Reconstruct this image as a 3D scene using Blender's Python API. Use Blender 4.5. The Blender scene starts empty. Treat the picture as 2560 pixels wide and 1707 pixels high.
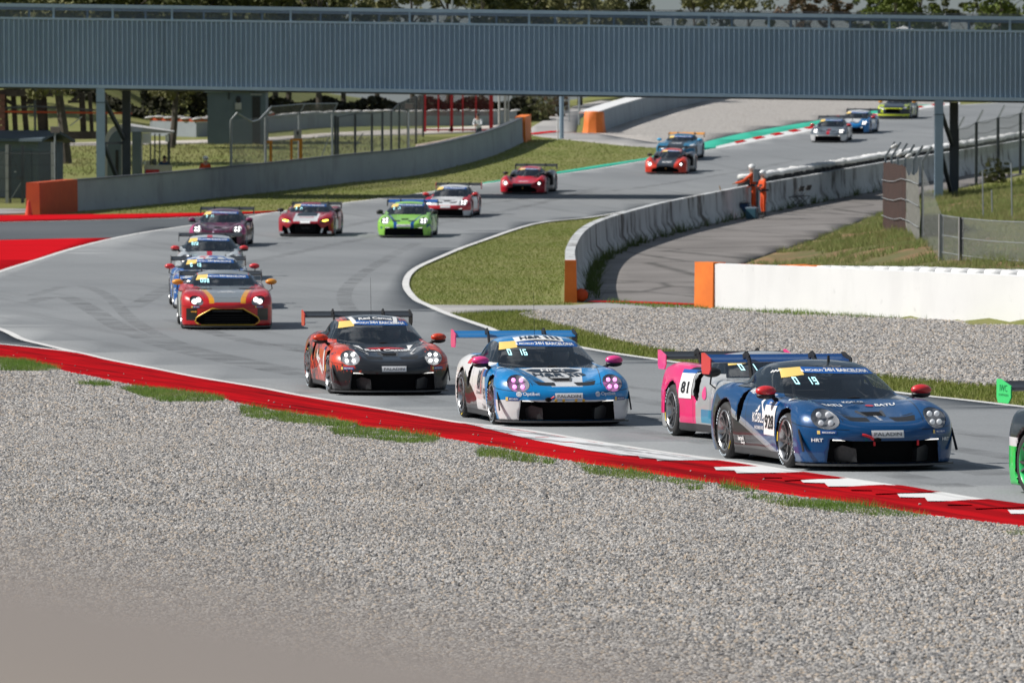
import bpy, bmesh, math, random
import numpy as np
from mathutils import Vector, Matrix
from mathutils.geometry import delaunay_2d_cdt
from mathutils.bvhtree import BVHTree

# ------------------------------------------------------------------ camera, sky, sun, exposure
scene = bpy.context.scene
FPX = 14222.0                      # focal length in pixels of a 2560 px wide frame (200 mm)
CAMH = 4.6
TH = math.atan((853.5 - 300.0) / FPX)
cam_data = bpy.data.cameras.new("camera")
cam_data.lens = 200.0
cam_data.sensor_width = 36.0
cam_data.clip_start = 0.1
cam_data.clip_end = 9000.0
cam_data.dof.use_dof = True
cam_data.dof.focus_distance = 74.0
cam_data.dof.aperture_fstop = 5.6
cam = bpy.data.objects.new("camera", cam_data)
scene.collection.objects.link(cam)
cam.location = (0, 0, CAMH)
cam.rotation_euler = (math.pi / 2 - TH, 0, 0)
scene.camera = cam

SUN_EL = math.radians(43.0)
SUN_AZ = math.atan2(-1.0, 0.0)   # clockwise from +Y: the sun stands to the left, square to the track
world = bpy.data.worlds.new("World")
scene.world = world
world.use_nodes = True
_wn, _wl = world.node_tree.nodes, world.node_tree.links
_wn.clear()
_sky = _wn.new("ShaderNodeTexSky")
_sky.sky_type = 'NISHITA'
_sky.sun_disc = False
_sky.sun_elevation = SUN_EL
_sky.sun_rotation = SUN_AZ
_sky.altitude = 150.0
_sky.dust_density = 0.4
_tc = _wn.new("ShaderNodeTexCoord")
_mp = _wn.new("ShaderNodeMapping")
_mp.inputs['Scale'].default_value = (1.0, 1.0, 2.6)
_nz = _wn.new("ShaderNodeTexNoise")
_nz.inputs['Scale'].default_value = 3.4
_nz.inputs['Detail'].default_value = 7.0
_nz.inputs['Roughness'].default_value = 0.58
_vl = _wn.new("ShaderNodeMix")      # thin even veil of haze over the blue
_vl.data_type = 'RGBA'
_vl.inputs['Factor'].default_value = 0.55
_vl.inputs['B'].default_value = (2.8, 3.9, 5.2, 1.0)
_rp = _wn.new("ShaderNodeValToRGB")
_rp.color_ramp.elements[0].position = 0.54
_rp.color_ramp.elements[1].position = 0.67
_mx = _wn.new("ShaderNodeMix")
_mx.data_type = 'RGBA'
_mx.inputs['B'].default_value = (16.0, 17.0, 18.0, 1.0)
_bg = _wn.new("ShaderNodeBackground")
_bg.inputs['Strength'].default_value = 0.05
_wo = _wn.new("ShaderNodeOutputWorld")
_wl.new(_tc.outputs['Generated'], _mp.inputs['Vector'])
_wl.new(_mp.outputs['Vector'], _nz.inputs['Vector'])
_wl.new(_nz.outputs['Fac'], _rp.inputs['Fac'])
_wl.new(_rp.outputs['Color'], _mx.inputs['Factor'])
_wl.new(_sky.outputs['Color'], _vl.inputs['A'])
_wl.new(_vl.outputs['Result'], _mx.inputs['A'])
_wl.new(_mx.outputs['Result'], _bg.inputs['Color'])
_wl.new(_bg.outputs['Background'], _wo.inputs['Surface'])

sun_data = bpy.data.lights.new("sun", 'SUN')
sun_data.energy = 5.0
sun_data.angle = math.radians(0.55)
sun_data.color = (1.0, 0.955, 0.89)
sun = bpy.data.objects.new("sun", sun_data)
scene.collection.objects.link(sun)
sun_dir = Vector((math.sin(SUN_AZ) * math.cos(SUN_EL), math.cos(SUN_AZ) * math.cos(SUN_EL), math.sin(SUN_EL)))
sun.rotation_euler = sun_dir.to_track_quat('Z', 'Y').to_euler()
sun.location = sun_dir * 200

scene.view_settings.view_transform = 'Standard'
scene.view_settings.look = 'None'
scene.view_settings.exposure = 0.16
scene.view_settings.gamma = 1.0
scene.view_settings.use_curve_mapping = False
scene.cycles.use_denoising = True
scene.cycles.max_bounces = 6
scene.cycles.transparent_max_bounces = 16
scene.cycles.caustics_reflective = False
scene.cycles.caustics_refractive = False
random.seed(7)
RNG = np.random.default_rng(11)
col = scene.collection


# ------------------------------------------------------------------ helpers: objects
def tag(o, label=None, cat=None, group=None, kind=None):
    if label: o["label"] = label
    if cat: o["category"] = cat
    if group: o["group"] = group
    if kind: o["kind"] = kind
    return o


def empty(name, loc=(0, 0, 0), rz=0.0):
    o = bpy.data.objects.new(name, None)
    o.empty_display_size = 0.3
    col.objects.link(o)
    o.location = loc
    o.rotation_euler = (0, 0, rz)
    return o


def mesh_obj(name, verts, faces, mat=None, parent=None, smooth=False, loc=None):
    me = bpy.data.meshes.new(name)
    me.from_pydata([tuple(map(float, v)) for v in verts], [], [tuple(map(int, f)) for f in faces])
    me.update()
    if smooth:
        me.polygons.foreach_set("use_smooth", [True] * len(me.polygons))
    return link_mesh(name, me, mat, parent, loc)


def np_mesh(name, V, T, smooth=True):
    """triangle mesh from numpy arrays, fast"""
    me = bpy.data.meshes.new(name)
    V = np.ascontiguousarray(V, dtype=np.float32)
    T = np.ascontiguousarray(T, dtype=np.int32)
    k = T.shape[1]
    me.vertices.add(len(V))
    me.vertices.foreach_set("co", V.ravel())
    me.loops.add(T.size)
    me.loops.foreach_set("vertex_index", T.ravel())
    me.polygons.add(len(T))
    me.polygons.foreach_set("loop_start", np.arange(0, T.size, k, dtype=np.int32))
    me.polygons.foreach_set("loop_total", np.full(len(T), k, dtype=np.int32))
    if smooth:
        me.polygons.foreach_set("use_smooth", np.ones(len(T), dtype=bool))
    me.update(calc_edges=True)
    me.validate()
    return me


def link_mesh(name, me, mat=None, parent=None, loc=None):
    o = bpy.data.objects.new(name, me)
    col.objects.link(o)
    if mat is not None:
        if len(me.materials) == 0:
            me.materials.append(mat)
        elif me.materials[0] is not mat:
            o.material_slots[0].link = 'OBJECT'
            o.material_slots[0].material = mat
    if parent is not None:
        o.parent = parent
    if loc is not None:
        o.location = loc
    return o


class MB:
    """collects boxes, bars, tubes into one mesh"""
    def __init__(s):
        s.v, s.f = [], []

    def add(s, v, f):
        b = len(s.v)
        s.v += [tuple(p) for p in v]
        s.f += [tuple(i + b for i in q) for q in f]
        return s

    def box(s, c, d, rz=0.0, ry=0.0):
        hx, hy, hz = d[0] / 2, d[1] / 2, d[2] / 2
        R = Matrix.Rotation(rz, 3, 'Z') @ Matrix.Rotation(ry, 3, 'Y')
        v = [Vector(c) + R @ Vector((x * hx, y * hy, z * hz)) for x in (-1, 1) for y in (-1, 1) for z in (-1, 1)]
        return s.add(v, [(0, 1, 3, 2), (4, 6, 7, 5), (0, 4, 5, 1), (2, 3, 7, 6), (0, 2, 6, 4), (1, 5, 7, 3)])

    def bar(s, a, b, w, h=None, up=(0, 0, 1)):
        """rectangular bar from a to b"""
        a, b = Vector(a), Vector(b)
        h = w if h is None else h
        d = (b - a).normalized()
        u = Vector(up)
        if abs(d.dot(u)) > 0.98: u = Vector((1, 0, 0))
        r = d.cross(u).normalized()
        u = r.cross(d)
        v = [p + r * sx * w / 2 + u * sy * h / 2 for p in (a, b) for sx in (-1, 1) for sy in (-1, 1)]
        return s.add(v, [(0, 1, 3, 2), (4, 6, 7, 5), (0, 4, 5, 1), (2, 3, 7, 6), (0, 2, 6, 4), (1, 5, 7, 3)])

    def tube(s, pts, r, n=8, cap=True):
        pts = [Vector(p) for p in pts]
        rs = r if isinstance(r, (list, tuple)) else [r] * len(pts)
        base = len(s.v)
        for i, p in enumerate(pts):
            d = (pts[min(i + 1, len(pts) - 1)] - pts[max(i - 1, 0)]).normalized()
            u = Vector((0, 0, 1)) if abs(d.z) < 0.9 else Vector((1, 0, 0))
            a = d.cross(u).normalized()
            b = d.cross(a)
            for k in range(n):
                t = 2 * math.pi * k / n
                s.v.append(tuple(p + (a * math.cos(t) + b * math.sin(t)) * rs[i]))
        for i in range(len(pts) - 1):
            for k in range(n):
                k2 = (k + 1) % n
                s.f.append((base + i * n + k, base + i * n + k2, base + (i + 1) * n + k2, base + (i + 1) * n + k))
        if cap:
            s.f.append(tuple(base + k for k in range(n))[::-1])
            s.f.append(tuple(base + (len(pts) - 1) * n + k for k in range(n)))
        return s

    def ellip(s, c, r, nu=10, nv=7, R=None):
        base = len(s.v)
        c = Vector(c)
        for j in range(nv + 1):
            ph = math.pi * j / nv
            for i in range(nu):
                t = 2 * math.pi * i / nu
                p = Vector((r[0] * math.sin(ph) * math.cos(t), r[1] * math.sin(ph) * math.sin(t), r[2] * math.cos(ph)))
                if R is not None: p = R @ p
                s.v.append(tuple(c + p))
        for j in range(nv):
            for i in range(nu):
                i2 = (i + 1) % nu
                s.f.append((base + j * nu + i, base + (j + 1) * nu + i, base + (j + 1) * nu + i2, base + j * nu + i2))
        return s

    def prism(s, poly, thick, frame):
        """polygon (u,v) extruded by +-thick/2; frame=(origin,U,V,N)"""
        o, U, Vv, N = [Vector(q) for q in frame]
        n = len(poly)
        v = [o + U * p[0] + Vv * p[1] + N * (thick / 2 * sg) for sg in (-1, 1) for p in poly]
        f = [tuple(range(n))[::-1], tuple(range(n, 2 * n))] + [(i, (i + 1) % n, n + (i + 1) % n, n + i) for i in range(n)]
        return s.add(v, f)

    def lathe(s, prof, n=28, axis='Y', c=(0, 0, 0)):
        """prof: list of (axial, radius)"""
        base = len(s.v)
        for a, r in prof:
            for k in range(n):
                t = 2 * math.pi * k / n
                if axis == 'Y': p = (r * math.cos(t), a, r * math.sin(t))
                elif axis == 'Z': p = (r * math.cos(t), r * math.sin(t), a)
                else: p = (a, r * math.cos(t), r * math.sin(t))
                s.v.append((p[0] + c[0], p[1] + c[1], p[2] + c[2]))
        for i in range(len(prof) - 1):
            for k in range(n):
                k2 = (k + 1) % n
                s.f.append((base + i * n + k, base + i * n + k2, base + (i + 1) * n + k2, base + (i + 1) * n + k))
        return s

    def mesh(s, name, smooth=False):
        me = bpy.data.meshes.new(name)
        me.from_pydata([tuple(map(float, p)) for p in s.v], [], s.f)
        bm = bmesh.new(); bm.from_mesh(me)
        bmesh.ops.recalc_face_normals(bm, faces=bm.faces)
        bm.to_mesh(me); bm.free()
        if smooth:
            me.polygons.foreach_set("use_smooth", [True] * len(me.polygons))
            try: me.set_sharp_from_angle(angle=math.radians(38))
            except Exception: pass
        me.update()
        return me

    def build(s, name, mat=None, parent=None, smooth=False, loc=None):
        return link_mesh(name, s.mesh(name, smooth), mat, parent, loc)


# ------------------------------------------------------------------ helpers: splines
class Spl:
    """monotone cubic spline, evaluated through a fine table"""
    def __init__(s, pts, n=400):
        pts = sorted(pts)
        x = np.array([p[0] for p in pts], float); y = np.array([p[1] for p in pts], float)
        h = np.diff(x); d = np.diff(y) / h
        m = np.zeros(len(x))
        m[0], m[-1] = d[0], d[-1]
        for i in range(1, len(x) - 1):
            if d[i - 1] * d[i] > 0:
                w1, w2 = 2 * h[i] + h[i - 1], h[i] + 2 * h[i - 1]
                m[i] = (w1 + w2) / (w1 / d[i - 1] + w2 / d[i])
        s.X = np.linspace(x[0], x[-1], n)
        k = np.clip(np.searchsorted(x, s.X) - 1, 0, len(x) - 2)
        t = (s.X - x[k]) / h[k]
        s.Y = ((1 + 2 * t) * (1 - t) ** 2 * y[k] + t * (1 - t) ** 2 * h[k] * m[k]
               + t * t * (3 - 2 * t) * y[k + 1] + t * t * (t - 1) * h[k] * m[k + 1])

    def __call__(s, q):
        return np.interp(q, s.X, s.Y)


def catmull(pts, per=6, closed=False):
    P = [np.array(p, float) for p in pts]
    out = []
    n = len(P)
    for i in range(n - 1):
        p0, p1, p2, p3 = P[max(i - 1, 0)], P[i], P[i + 1], P[min(i + 2, n - 1)]
        for k in range(per):
            t = k / per
            out.append(0.5 * ((2 * p1) + (-p0 + p2) * t + (2 * p0 - 5 * p1 + 4 * p2 - p3) * t * t + (-p0 + 3 * p1 - 3 * p2 + p3) * t ** 3))
    out.append(P[-1])
    return out


def resample(pts, step):
    P = np.array([np.array(p, float) for p in pts])
    d = np.r_[0, np.cumsum(np.linalg.norm(np.diff(P[:, :2], axis=0), axis=1))]
    n = max(2, int(d[-1] / step) + 1)
    t = np.linspace(0, d[-1], n)
    return [np.array([np.interp(q, d, P[:, j]) for j in range(P.shape[1])]) for q in t]


def sstep(a, b, x):
    t = np.clip((x - a) / (b - a), 0, 1)
    return t * t * (3 - 2 * t)


# ------------------------------------------------------------------ the lie of the land
_H = Spl([(-60, 0.6), (0, 1.9), (12, 3.2), (26, 3.9), (45, 4.05), (67, 4.15), (82, 4.38), (95, 4.5), (126, 4.62), (160, 4.57),
          (190, 4.35), (215, 4.05), (237, 3.62), (254, 3.15), (271, 2.6), (284, 2.1), (300, 1.4), (316, 0.75), (339, 0.0),
          (360, -0.6), (380, -1.0), (400, -1.2), (440, -1.3), (4000, -1.35)], n=9000)
_BE = [(138, 5.2), (160, 6.2), (178, 7.3), (187, 8.5), (200, 10.5), (208, 11.6), (222, 13.6), (233, 15.3), (252, 18.2), (275, 26.0), (310, 40), (400, 60)]
_BX = np.array([p[0] for p in _BE], float); _BYv = np.array([p[1] for p in _BE], float)


def ground(X, Y):
    X = np.asarray(X, float); Y = np.asarray(Y, float)
    z = CAMH - _H(Y)
    e = np.interp(Y, _BX, _BYv)
    d = X - e
    behind = Y - (138.0 + (X - 4.5) * (-11.0 / 7.0))
    fade = sstep(1.0, 6.0, behind) * (1 - 0.75 * sstep(225, 262, Y)) * (Y > 100)
    b = 0.95 * sstep(0.0, 7.0, d) + 0.03 * np.clip(d - 6, 0, 40)
    b = b + 0.07 * np.sin(X * 1.3 + Y * 0.7) * np.sin(Y * 0.55 - X * 0.4) * sstep(0.5, 3, d)
    z = z + 2.6 * sstep(318, 350, Y) * sstep(21.0, 27.0, -X)
    z = z + 1.0 * sstep(345, 415, Y) * sstep(2.0, 10.0, X)
    return z + b * fade


def gz(x, y):
    return float(ground(x, y))


_cs, _sn = math.cos(TH), math.sin(TH)


def ray(px, py):
    u, v = (px - 1280.0) / FPX, (853.5 - py) / FPX
    return np.array([u, _cs + v * _sn, -_sn + v * _cs])


_T = np.linspace(20, 520, 6001)


def g2w(px, py, dz=0.0):
    """where the line of sight through a point of the photograph meets the ground (raised by dz)"""
    d = ray(px, py)
    P = _T[:, None] * d[None, :]
    hgt = CAMH + P[:, 2] - (ground(P[:, 0], P[:, 1]) + dz)
    k = np.argmax(hgt < 0)
    if hgt[k] >= 0: k = len(_T) - 1
    a, b = hgt[k - 1], hgt[k]
    t = _T[k - 1] + (_T[k] - _T[k - 1]) * (a / (a - b) if a != b else 0)
    return np.array([t * d[0], t * d[1], gz(t * d[0], t * d[1])])


def gpts(pts, dz=0.0):
    return [g2w(p[0], p[1], dz)[:2] for p in pts]


def at(px, py, Y):
    """the point of that line of sight at depth Y"""
    d = ray(px, py)
    t = Y / d[1]
    return Vector((t * d[0], Y, CAMH + t * d[2]))


def drape_poly(name, poly, mat, lift, step=1.0, kind='structure', parent=None, skirt=True):
    """a sheet filling the polygon (world x,y), laid on the ground"""
    poly = [np.array(p[:2], float) for p in poly]
    # densify the outline
    out = []
    for i, p in enumerate(poly):
        q = poly[(i + 1) % len(poly)]
        n = max(1, int(np.linalg.norm(q - p) / step))
        for k in range(n): out.append(p + (q - p) * k / n)
    A = np.array(out)
    xs = np.arange(A[:, 0].min(), A[:, 0].max(), step) + step * 0.37
    ys = np.arange(A[:, 1].min(), A[:, 1].max(), step) + step * 0.41
    if len(xs) and len(ys):
        GX, GY = np.meshgrid(xs, ys)
        g = np.c_[GX.ravel(), GY.ravel()]
        ins = np.zeros(len(g), bool)
        for i in range(len(A)):
            x1, y1 = A[i]; x2, y2 = A[(i + 1) % len(A)]
            c = ((y1 > g[:, 1]) != (y2 > g[:, 1]))
            with np.errstate(divide='ignore', invalid='ignore'):
                xi = (x2 - x1) * (g[:, 1] - y1) / (y2 - y1) + x1
            ins ^= c & (g[:, 0] < xi)
        g = g[ins]
    else:
        g = np.zeros((0, 2))
    vs = [Vector((float(a), float(b))) for a, b in np.vstack([A, g])]
    r = delaunay_2d_cdt(vs, [], [list(range(len(A)))], 1, 1e-4)
    V = np.array([(v.x, v.y) for v in r[0]])
    Z = ground(V[:, 0], V[:, 1]) + lift
    o = mesh_obj(name, np.c_[V, Z], r[2], mat, parent, smooth=True)
    me = o.data
    bm = bmesh.new(); bm.from_mesh(me)
    for f in bm.faces:
        if f.normal.z < 0: f.normal_flip()
    if skirt:
        be = [e for e in bm.edges if e.is_boundary]
        r_ = bmesh.ops.extrude_edge_only(bm, edges=be)
        for v in r_['geom']:
            if isinstance(v, bmesh.types.BMVert): v.co.z -= 0.10
    bm.to_mesh(me); bm.free()
    if kind: o["kind"] = kind
    return o


def strip(path, off0, off1, lift0, lift1=None, n=1, side=1):
    """ribbon along a world path between two sideways offsets -> verts, faces"""
    P = [np.array(p[:2], float) for p in path]
    V, F = [], []
    lift1 = lift0 if lift1 is None else lift1
    for i, p in enumerate(P):
        d = P[min(i + 1, len(P) - 1)] - P[max(i - 1, 0)]
        d = d / (np.linalg.norm(d) + 1e-9)
        nrm = np.array([-d[1], d[0]])
        for k in range(n + 1):
            t = k / n
            q = p + nrm * (off0 + (off1 - off0) * t)
            V.append((q[0], q[1], gz(q[0], q[1]) + lift0 + (lift1 - lift0) * t))
    m = n + 1
    for i in range(len(P) - 1):
        for k in range(n):
            F.append((i * m + k, i * m + k + 1, (i + 1) * m + k + 1, (i + 1) * m + k))
    return V, F


def up_faces(o):
    bm = bmesh.new(); bm.from_mesh(o.data)
    for f in bm.faces:
        if f.normal.z < 0: f.normal_flip()
    bm.to_mesh(o.data); bm.free()
    return o


# ------------------------------------------------------------------ helpers: materials
class E:
    """shader value expression"""
    def __init__(s, nt, sock): s.nt, s.s = nt, sock

    def _m(s, op, o=None, rev=False):
        n = s.nt.nodes.new("ShaderNodeMath"); n.operation = op
        a, b = (o, s) if rev else (s, o)
        for i, q in enumerate((a, b)):
            if q is None: continue
            if isinstance(q, E): s.nt.links.new(q.s, n.inputs[i])
            else: n.inputs[i].default_value = float(q)
        return E(s.nt, n.outputs[0])

    def __add__(s, o): return s._m('ADD', o)
    __radd__ = __add__
    def __sub__(s, o): return s._m('SUBTRACT', o)
    def __rsub__(s, o): return s._m('SUBTRACT', o, True)
    def __mul__(s, o): return s._m('MULTIPLY', o)
    __rmul__ = __mul__
    def __truediv__(s, o): return s._m('DIVIDE', o)
    def __gt__(s, o): return s._m('GREATER_THAN', o)
    def __lt__(s, o): return s._m('LESS_THAN', o)
    def __neg__(s): return s._m('MULTIPLY', -1.0)
    def abs(s): return s._m('ABSOLUTE')
    def sin(s): return s._m('SINE')
    def frac(s): return s._m('FRACT')
    def min(s, o): return s._m('MINIMUM', o)
    def max(s, o): return s._m('MAXIMUM', o)
    def pow(s, o): return s._m('POWER', o)
    def clamp(s): return s.max(0.0).min(1.0)
    def ramp(s, a, b): return ((s - a) / (b - a)).clamp()


class Mat:
    def __init__(s, name, rough=0.6, metal=0.0, spec=0.5):
        s.m = bpy.data.materials.new(name)
        s.m.use_nodes = True
        s.nt = s.m.node_tree
        s.b = s.nt.nodes['Principled BSDF']
        s.b.inputs['Roughness'].default_value = rough
        s.b.inputs['Metallic'].default_value = metal
        s.b.inputs['Specular IOR Level'].default_value = spec
        s._tc = None

    def tc(s, which='Object'):
        if s._tc is None: s._tc = s.nt.nodes.new("ShaderNodeTexCoord")
        return s._tc.outputs[which]

    def geo(s):
        return s.nt.nodes.new("ShaderNodeNewGeometry").outputs['Position']

    def xyz(s, which='Object'):
        n = s.nt.nodes.new("ShaderNodeSeparateXYZ")
        s.nt.links.new(s.geo() if which == 'World' else s.tc(which), n.inputs[0])
        return [E(s.nt, n.outputs[i]) for i in range(3)]

    def vec(s, scale=(1, 1, 1), rot=(0, 0, 0), which='Object'):
        n = s.nt.nodes.new("ShaderNodeMapping")
        n.vector_type = 'TEXTURE'      # turn first, then stretch
        n.inputs['Scale'].default_value = tuple(1.0 / q for q in scale)
        n.inputs['Rotation'].default_value = rot
        s.nt.links.new(s.geo() if which == 'World' else s.tc(which), n.inputs['Vector'])
        return n.outputs['Vector']

    def noise(s, scale, detail=4, rough=0.55, vec=None, which='Object', dist=0.0):
        n = s.nt.nodes.new("ShaderNodeTexNoise")
        n.inputs['Scale'].default_value = scale
        n.inputs['Detail'].default_value = detail
        n.inputs['Roughness'].default_value = rough
        n.inputs['Distortion'].default_value = dist
        s.nt.links.new(vec if vec is not None else (s.geo() if which == 'World' else s.tc(which)), n.inputs['Vector'])
        return E(s.nt, n.outputs['Fac'])

    def voro(s, scale, vec=None, which='Object', feature='F1', out='Distance', rnd=1.0):
        n = s.nt.nodes.new("ShaderNodeTexVoronoi")
        n.feature = feature
        n.inputs['Scale'].default_value = scale
        n.inputs['Randomness'].default_value = rnd
        s.nt.links.new(vec if vec is not None else (s.geo() if which == 'World' else s.tc(which)), n.inputs['Vector'])
        return E(s.nt, n.outputs[out]) if out != 'Color' else n.outputs['Color']

    def objrand(s):
        n = s.nt.nodes.new("ShaderNodeObjectInfo")
        return E(s.nt, n.outputs['Random'])

    def mix(s, fac, a, b, mode='MIX'):
        n = s.nt.nodes.new("ShaderNodeMix"); n.data_type = 'RGBA'; n.blend_type = mode
        if isinstance(fac, E): s.nt.links.new(fac.s, n.inputs['Factor'])
        else: n.inputs['Factor'].default_value = fac
        for k, q in (('A', a), ('B', b)):
            if isinstance(q, tuple): n.inputs[k].default_value = (*q[:3], 1.0)
            else: s.nt.links.new(q, n.inputs[k])
        return n.outputs['Result']

    def color(s, c):
        if isinstance(c, tuple): s.b.inputs['Base Color'].default_value = (*c[:3], 1.0)
        else: s.nt.links.new(c, s.b.inputs['Base Color'])
        return s

    def set(s, key, v):
        if isinstance(v, E): s.nt.links.new(v.s, s.b.inputs[key])
        elif hasattr(v, 'is_linked'): s.nt.links.new(v, s.b.inputs[key])
        else: s.b.inputs[key].default_value = v
        return s

    def bump(s, h, strength=0.4, dist=0.02):
        n = s.nt.nodes.new("ShaderNodeBump")
        n.inputs['Strength'].default_value = strength
        n.inputs['Distance'].default_value = dist
        s.nt.links.new(h.s, n.inputs['Height'])
        s.nt.links.new(n.outputs['Normal'], s.b.inputs['Normal'])
        return s

    def emit(s, c, k):
        s.b.inputs['Emission Color'].default_value = (*c, 1)
        s.b.inputs['Emission Strength'].default_value = k
        return s


def simple(name, c1, c2=None, scale=3.0, rough=0.6, metal=0.0, bump=0.0, detail=5, which='Object', spec=0.5, lo=0.35, hi=0.65, bscale=None):
    m = Mat(name, rough, metal, spec)
    if c2 is None:
        m.color(c1)
    else:
        n = m.noise(scale, detail, which=which)
        m.color(m.mix(n.ramp(lo, hi), c1, c2))
    if bump:
        nb = m.noise(bscale or scale * 6, 4, which=which)
        m.bump(nb, bump, 0.02)
    return m.m
# ------------------------------------------------------------------ surface materials
def m_asphalt(name, c1, c2, dark=None, grain=0.25, rot=0.25):
    m = Mat(name, 0.82, 0, 0.12)
    big = m.noise(0.10, 4, which='World')
    c = m.mix(big.ramp(0.3, 0.7), c1, c2)
    st = m.noise(1.0, 4, 0.6, vec=m.vec((1.6, 0.05, 1), (0, 0, rot), 'World'))
    c = m.mix(st.ramp(0.54, 0.8) * 0.6, c, tuple(q * 0.5 for q in c1))
    fine = m.noise(38, 2, 0.7, which='World')
    c = m.mix(fine.ramp(0.25, 0.75) * grain, c, tuple(min(1, q * 1.7) for q in c2))
    fine2 = m.noise(22, 2, 0.7, which='World')
    c = m.mix(fine2.ramp(0.5, 0.8) * 0.5, c, tuple(q * 0.45 for q in c1))
    m.color(c)
    m.set('Roughness', m.noise(0.3, 3, which='World') * 0.2 + 0.66)
    m.bump(fine, 0.35, 0.008)
    return m.m


MT = {}
MT['asphalt'] = m_asphalt('track_asphalt', (0.160, 0.169, 0.178), (0.230, 0.240, 0.248))
MT['asphalt_dark'] = m_asphalt('runoff_asphalt', (0.075, 0.083, 0.092), (0.11, 0.12, 0.13), rot=1.3)
MT['asphalt_path'] = m_asphalt('path_asphalt', (0.25, 0.245, 0.24), (0.34, 0.33, 0.325), rot=1.4)


def m_service():
    m = Mat('service_road', 0.9, 0, 0.3)
    big = m.noise(0.22, 5, which='World')
    c = m.mix(big.ramp(0.3, 0.7), (0.115, 0.105, 0.10), (0.205, 0.19, 0.182))
    fine = m.noise(30, 2, 0.7, which='World')
    c = m.mix(fine.ramp(0.3, 0.75) * 0.4, c, (0.28, 0.265, 0.255))
    crack = m.voro(0.16, vec=m.vec((1, 0.45, 1), (0, 0, 0.3), 'World'), feature='DISTANCE_TO_EDGE')
    wob = m.noise(1.2, 4, which='World')
    c = m.mix((1 - (crack + (wob - 0.5) * 0.05).ramp(0.0, 0.022)) * 0.75, c, (0.045, 0.043, 0.04))
    moss = m.noise(0.5, 5, which='World')
    c = m.mix(moss.ramp(0.62, 0.78) * 0.35, c, (0.07, 0.075, 0.035))
    return m.color(c).m


MT['service'] = m_service()


def m_ground():
    m = Mat('ground_grass', 0.95, 0, 0.2)
    a = m.noise(0.12, 5, which='World'); b = m.noise(0.7, 5, which='World'); f = m.noise(9, 3, 0.7, which='World')
    c = m.mix(a.ramp(0.35, 0.65), (0.14, 0.165, 0.04), (0.20, 0.20, 0.07))
    c = m.mix(b.ramp(0.45, 0.75) * 0.8, c, (0.24, 0.21, 0.10))
    c = m.mix(f.ramp(0.3, 0.8) * 0.3, c, (0.10, 0.115, 0.032))
    m.color(c)
    return m.bump(f, 0.2, 0.03).m


MT['ground'] = m_ground()


def m_earth():
    m = Mat('bank_earth', 0.95, 0, 0.2)
    a = m.noise(0.35, 5, which='World'); f = m.noise(6, 4, 0.7, which='World')
    c = m.mix(a.ramp(0.4, 0.6), (0.26, 0.155, 0.09), (0.12, 0.125, 0.05))
    c = m.mix(f.ramp(0.3, 0.8) * 0.5, c, (0.12, 0.09, 0.05))
    return m.color(c).bump(f, 0.7, 0.06).m


MT['earth'] = m_earth()


def m_gravel(name, scale, c_lo, c_hi, tan, disp=0.5):
    m = Mat(name, 0.92, 0, 0.25)
    v = m.voro(scale, which='World', out='Color')
    sep = m.nt.nodes.new("ShaderNodeSeparateColor"); m.nt.links.new(v, sep.inputs[0])
    r, g = E(m.nt, sep.outputs[0]), E(m.nt, sep.outputs[1])
    c = m.mix(r, c_lo, c_hi)
    c = m.mix((g > 0.8) * 0.6, c, tan)
    d = m.voro(scale, which='World')
    c = m.mix(d.ramp(0.35, 0.75) * 0.75, c, tuple(q * 0.32 for q in c_lo))
    big = m.noise(0.35, 4, which='World')
    c = m.mix(big.ramp(0.35, 0.7) * 0.35, c, tuple(q * 0.72 for q in c_hi))
    m.color(c)
    return m.bump(1.0 - d, disp, 0.05).m


MT['gravel'] = m_gravel('gravel_bed', 24, (0.20, 0.195, 0.19), (0.46, 0.445, 0.43), (0.40, 0.31, 0.23))
MT['gravel_far'] = m_gravel('gravel_far', 10, (0.36, 0.34, 0.325), (0.50, 0.475, 0.45), (0.46, 0.41, 0.35), 0.35)


def m_stone():
    m = Mat('gravel_stone', 0.88, 0, 0.3)
    r = m.objrand()
    c = m.mix(r.ramp(0.0, 0.85), (0.115, 0.112, 0.110), (0.52, 0.495, 0.47))
    pw_ = m.noise(0.5, 4, which='World')
    c = m.mix(pw_.ramp(.45, .7) * .35, c, (0.25, 0.225, 0.20))
    r2 = (r * 37.0).frac()
    c = m.mix((r2 > 0.86) * 0.75, c, (0.50, 0.40, 0.30))
    c = m.mix((r2 < 0.13) * 0.75, c, (0.13, 0.135, 0.15))
    return m.color(c).m


MT['stone'] = m_stone()


def m_paint(name, c1, c2, wear=(0.09, 0.09, 0.095), w0=0.58, w1=0.8, amt=0.8, streak=True, rough=0.55):
    m = Mat(name, rough, 0, 0.0)
    a = m.noise(0.5, 5, which='World')
    c = m.mix(a.ramp(0.3, 0.7), c1, c2)
    s = m.noise(1.0, 6, 0.65, vec=m.vec((5.0, 0.22, 1), (0, 0, 0.315), 'World')) if streak else m.noise(2.2, 6, 0.7, which='World')
    c = m.mix(s.ramp(w0, w1) * amt, c, wear)
    f = m.noise(30, 2, 0.7, which='World')
    c = m.mix(f.ramp(0.55, 0.9) * 0.25, c, wear)
    return m.color(c).m


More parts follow.
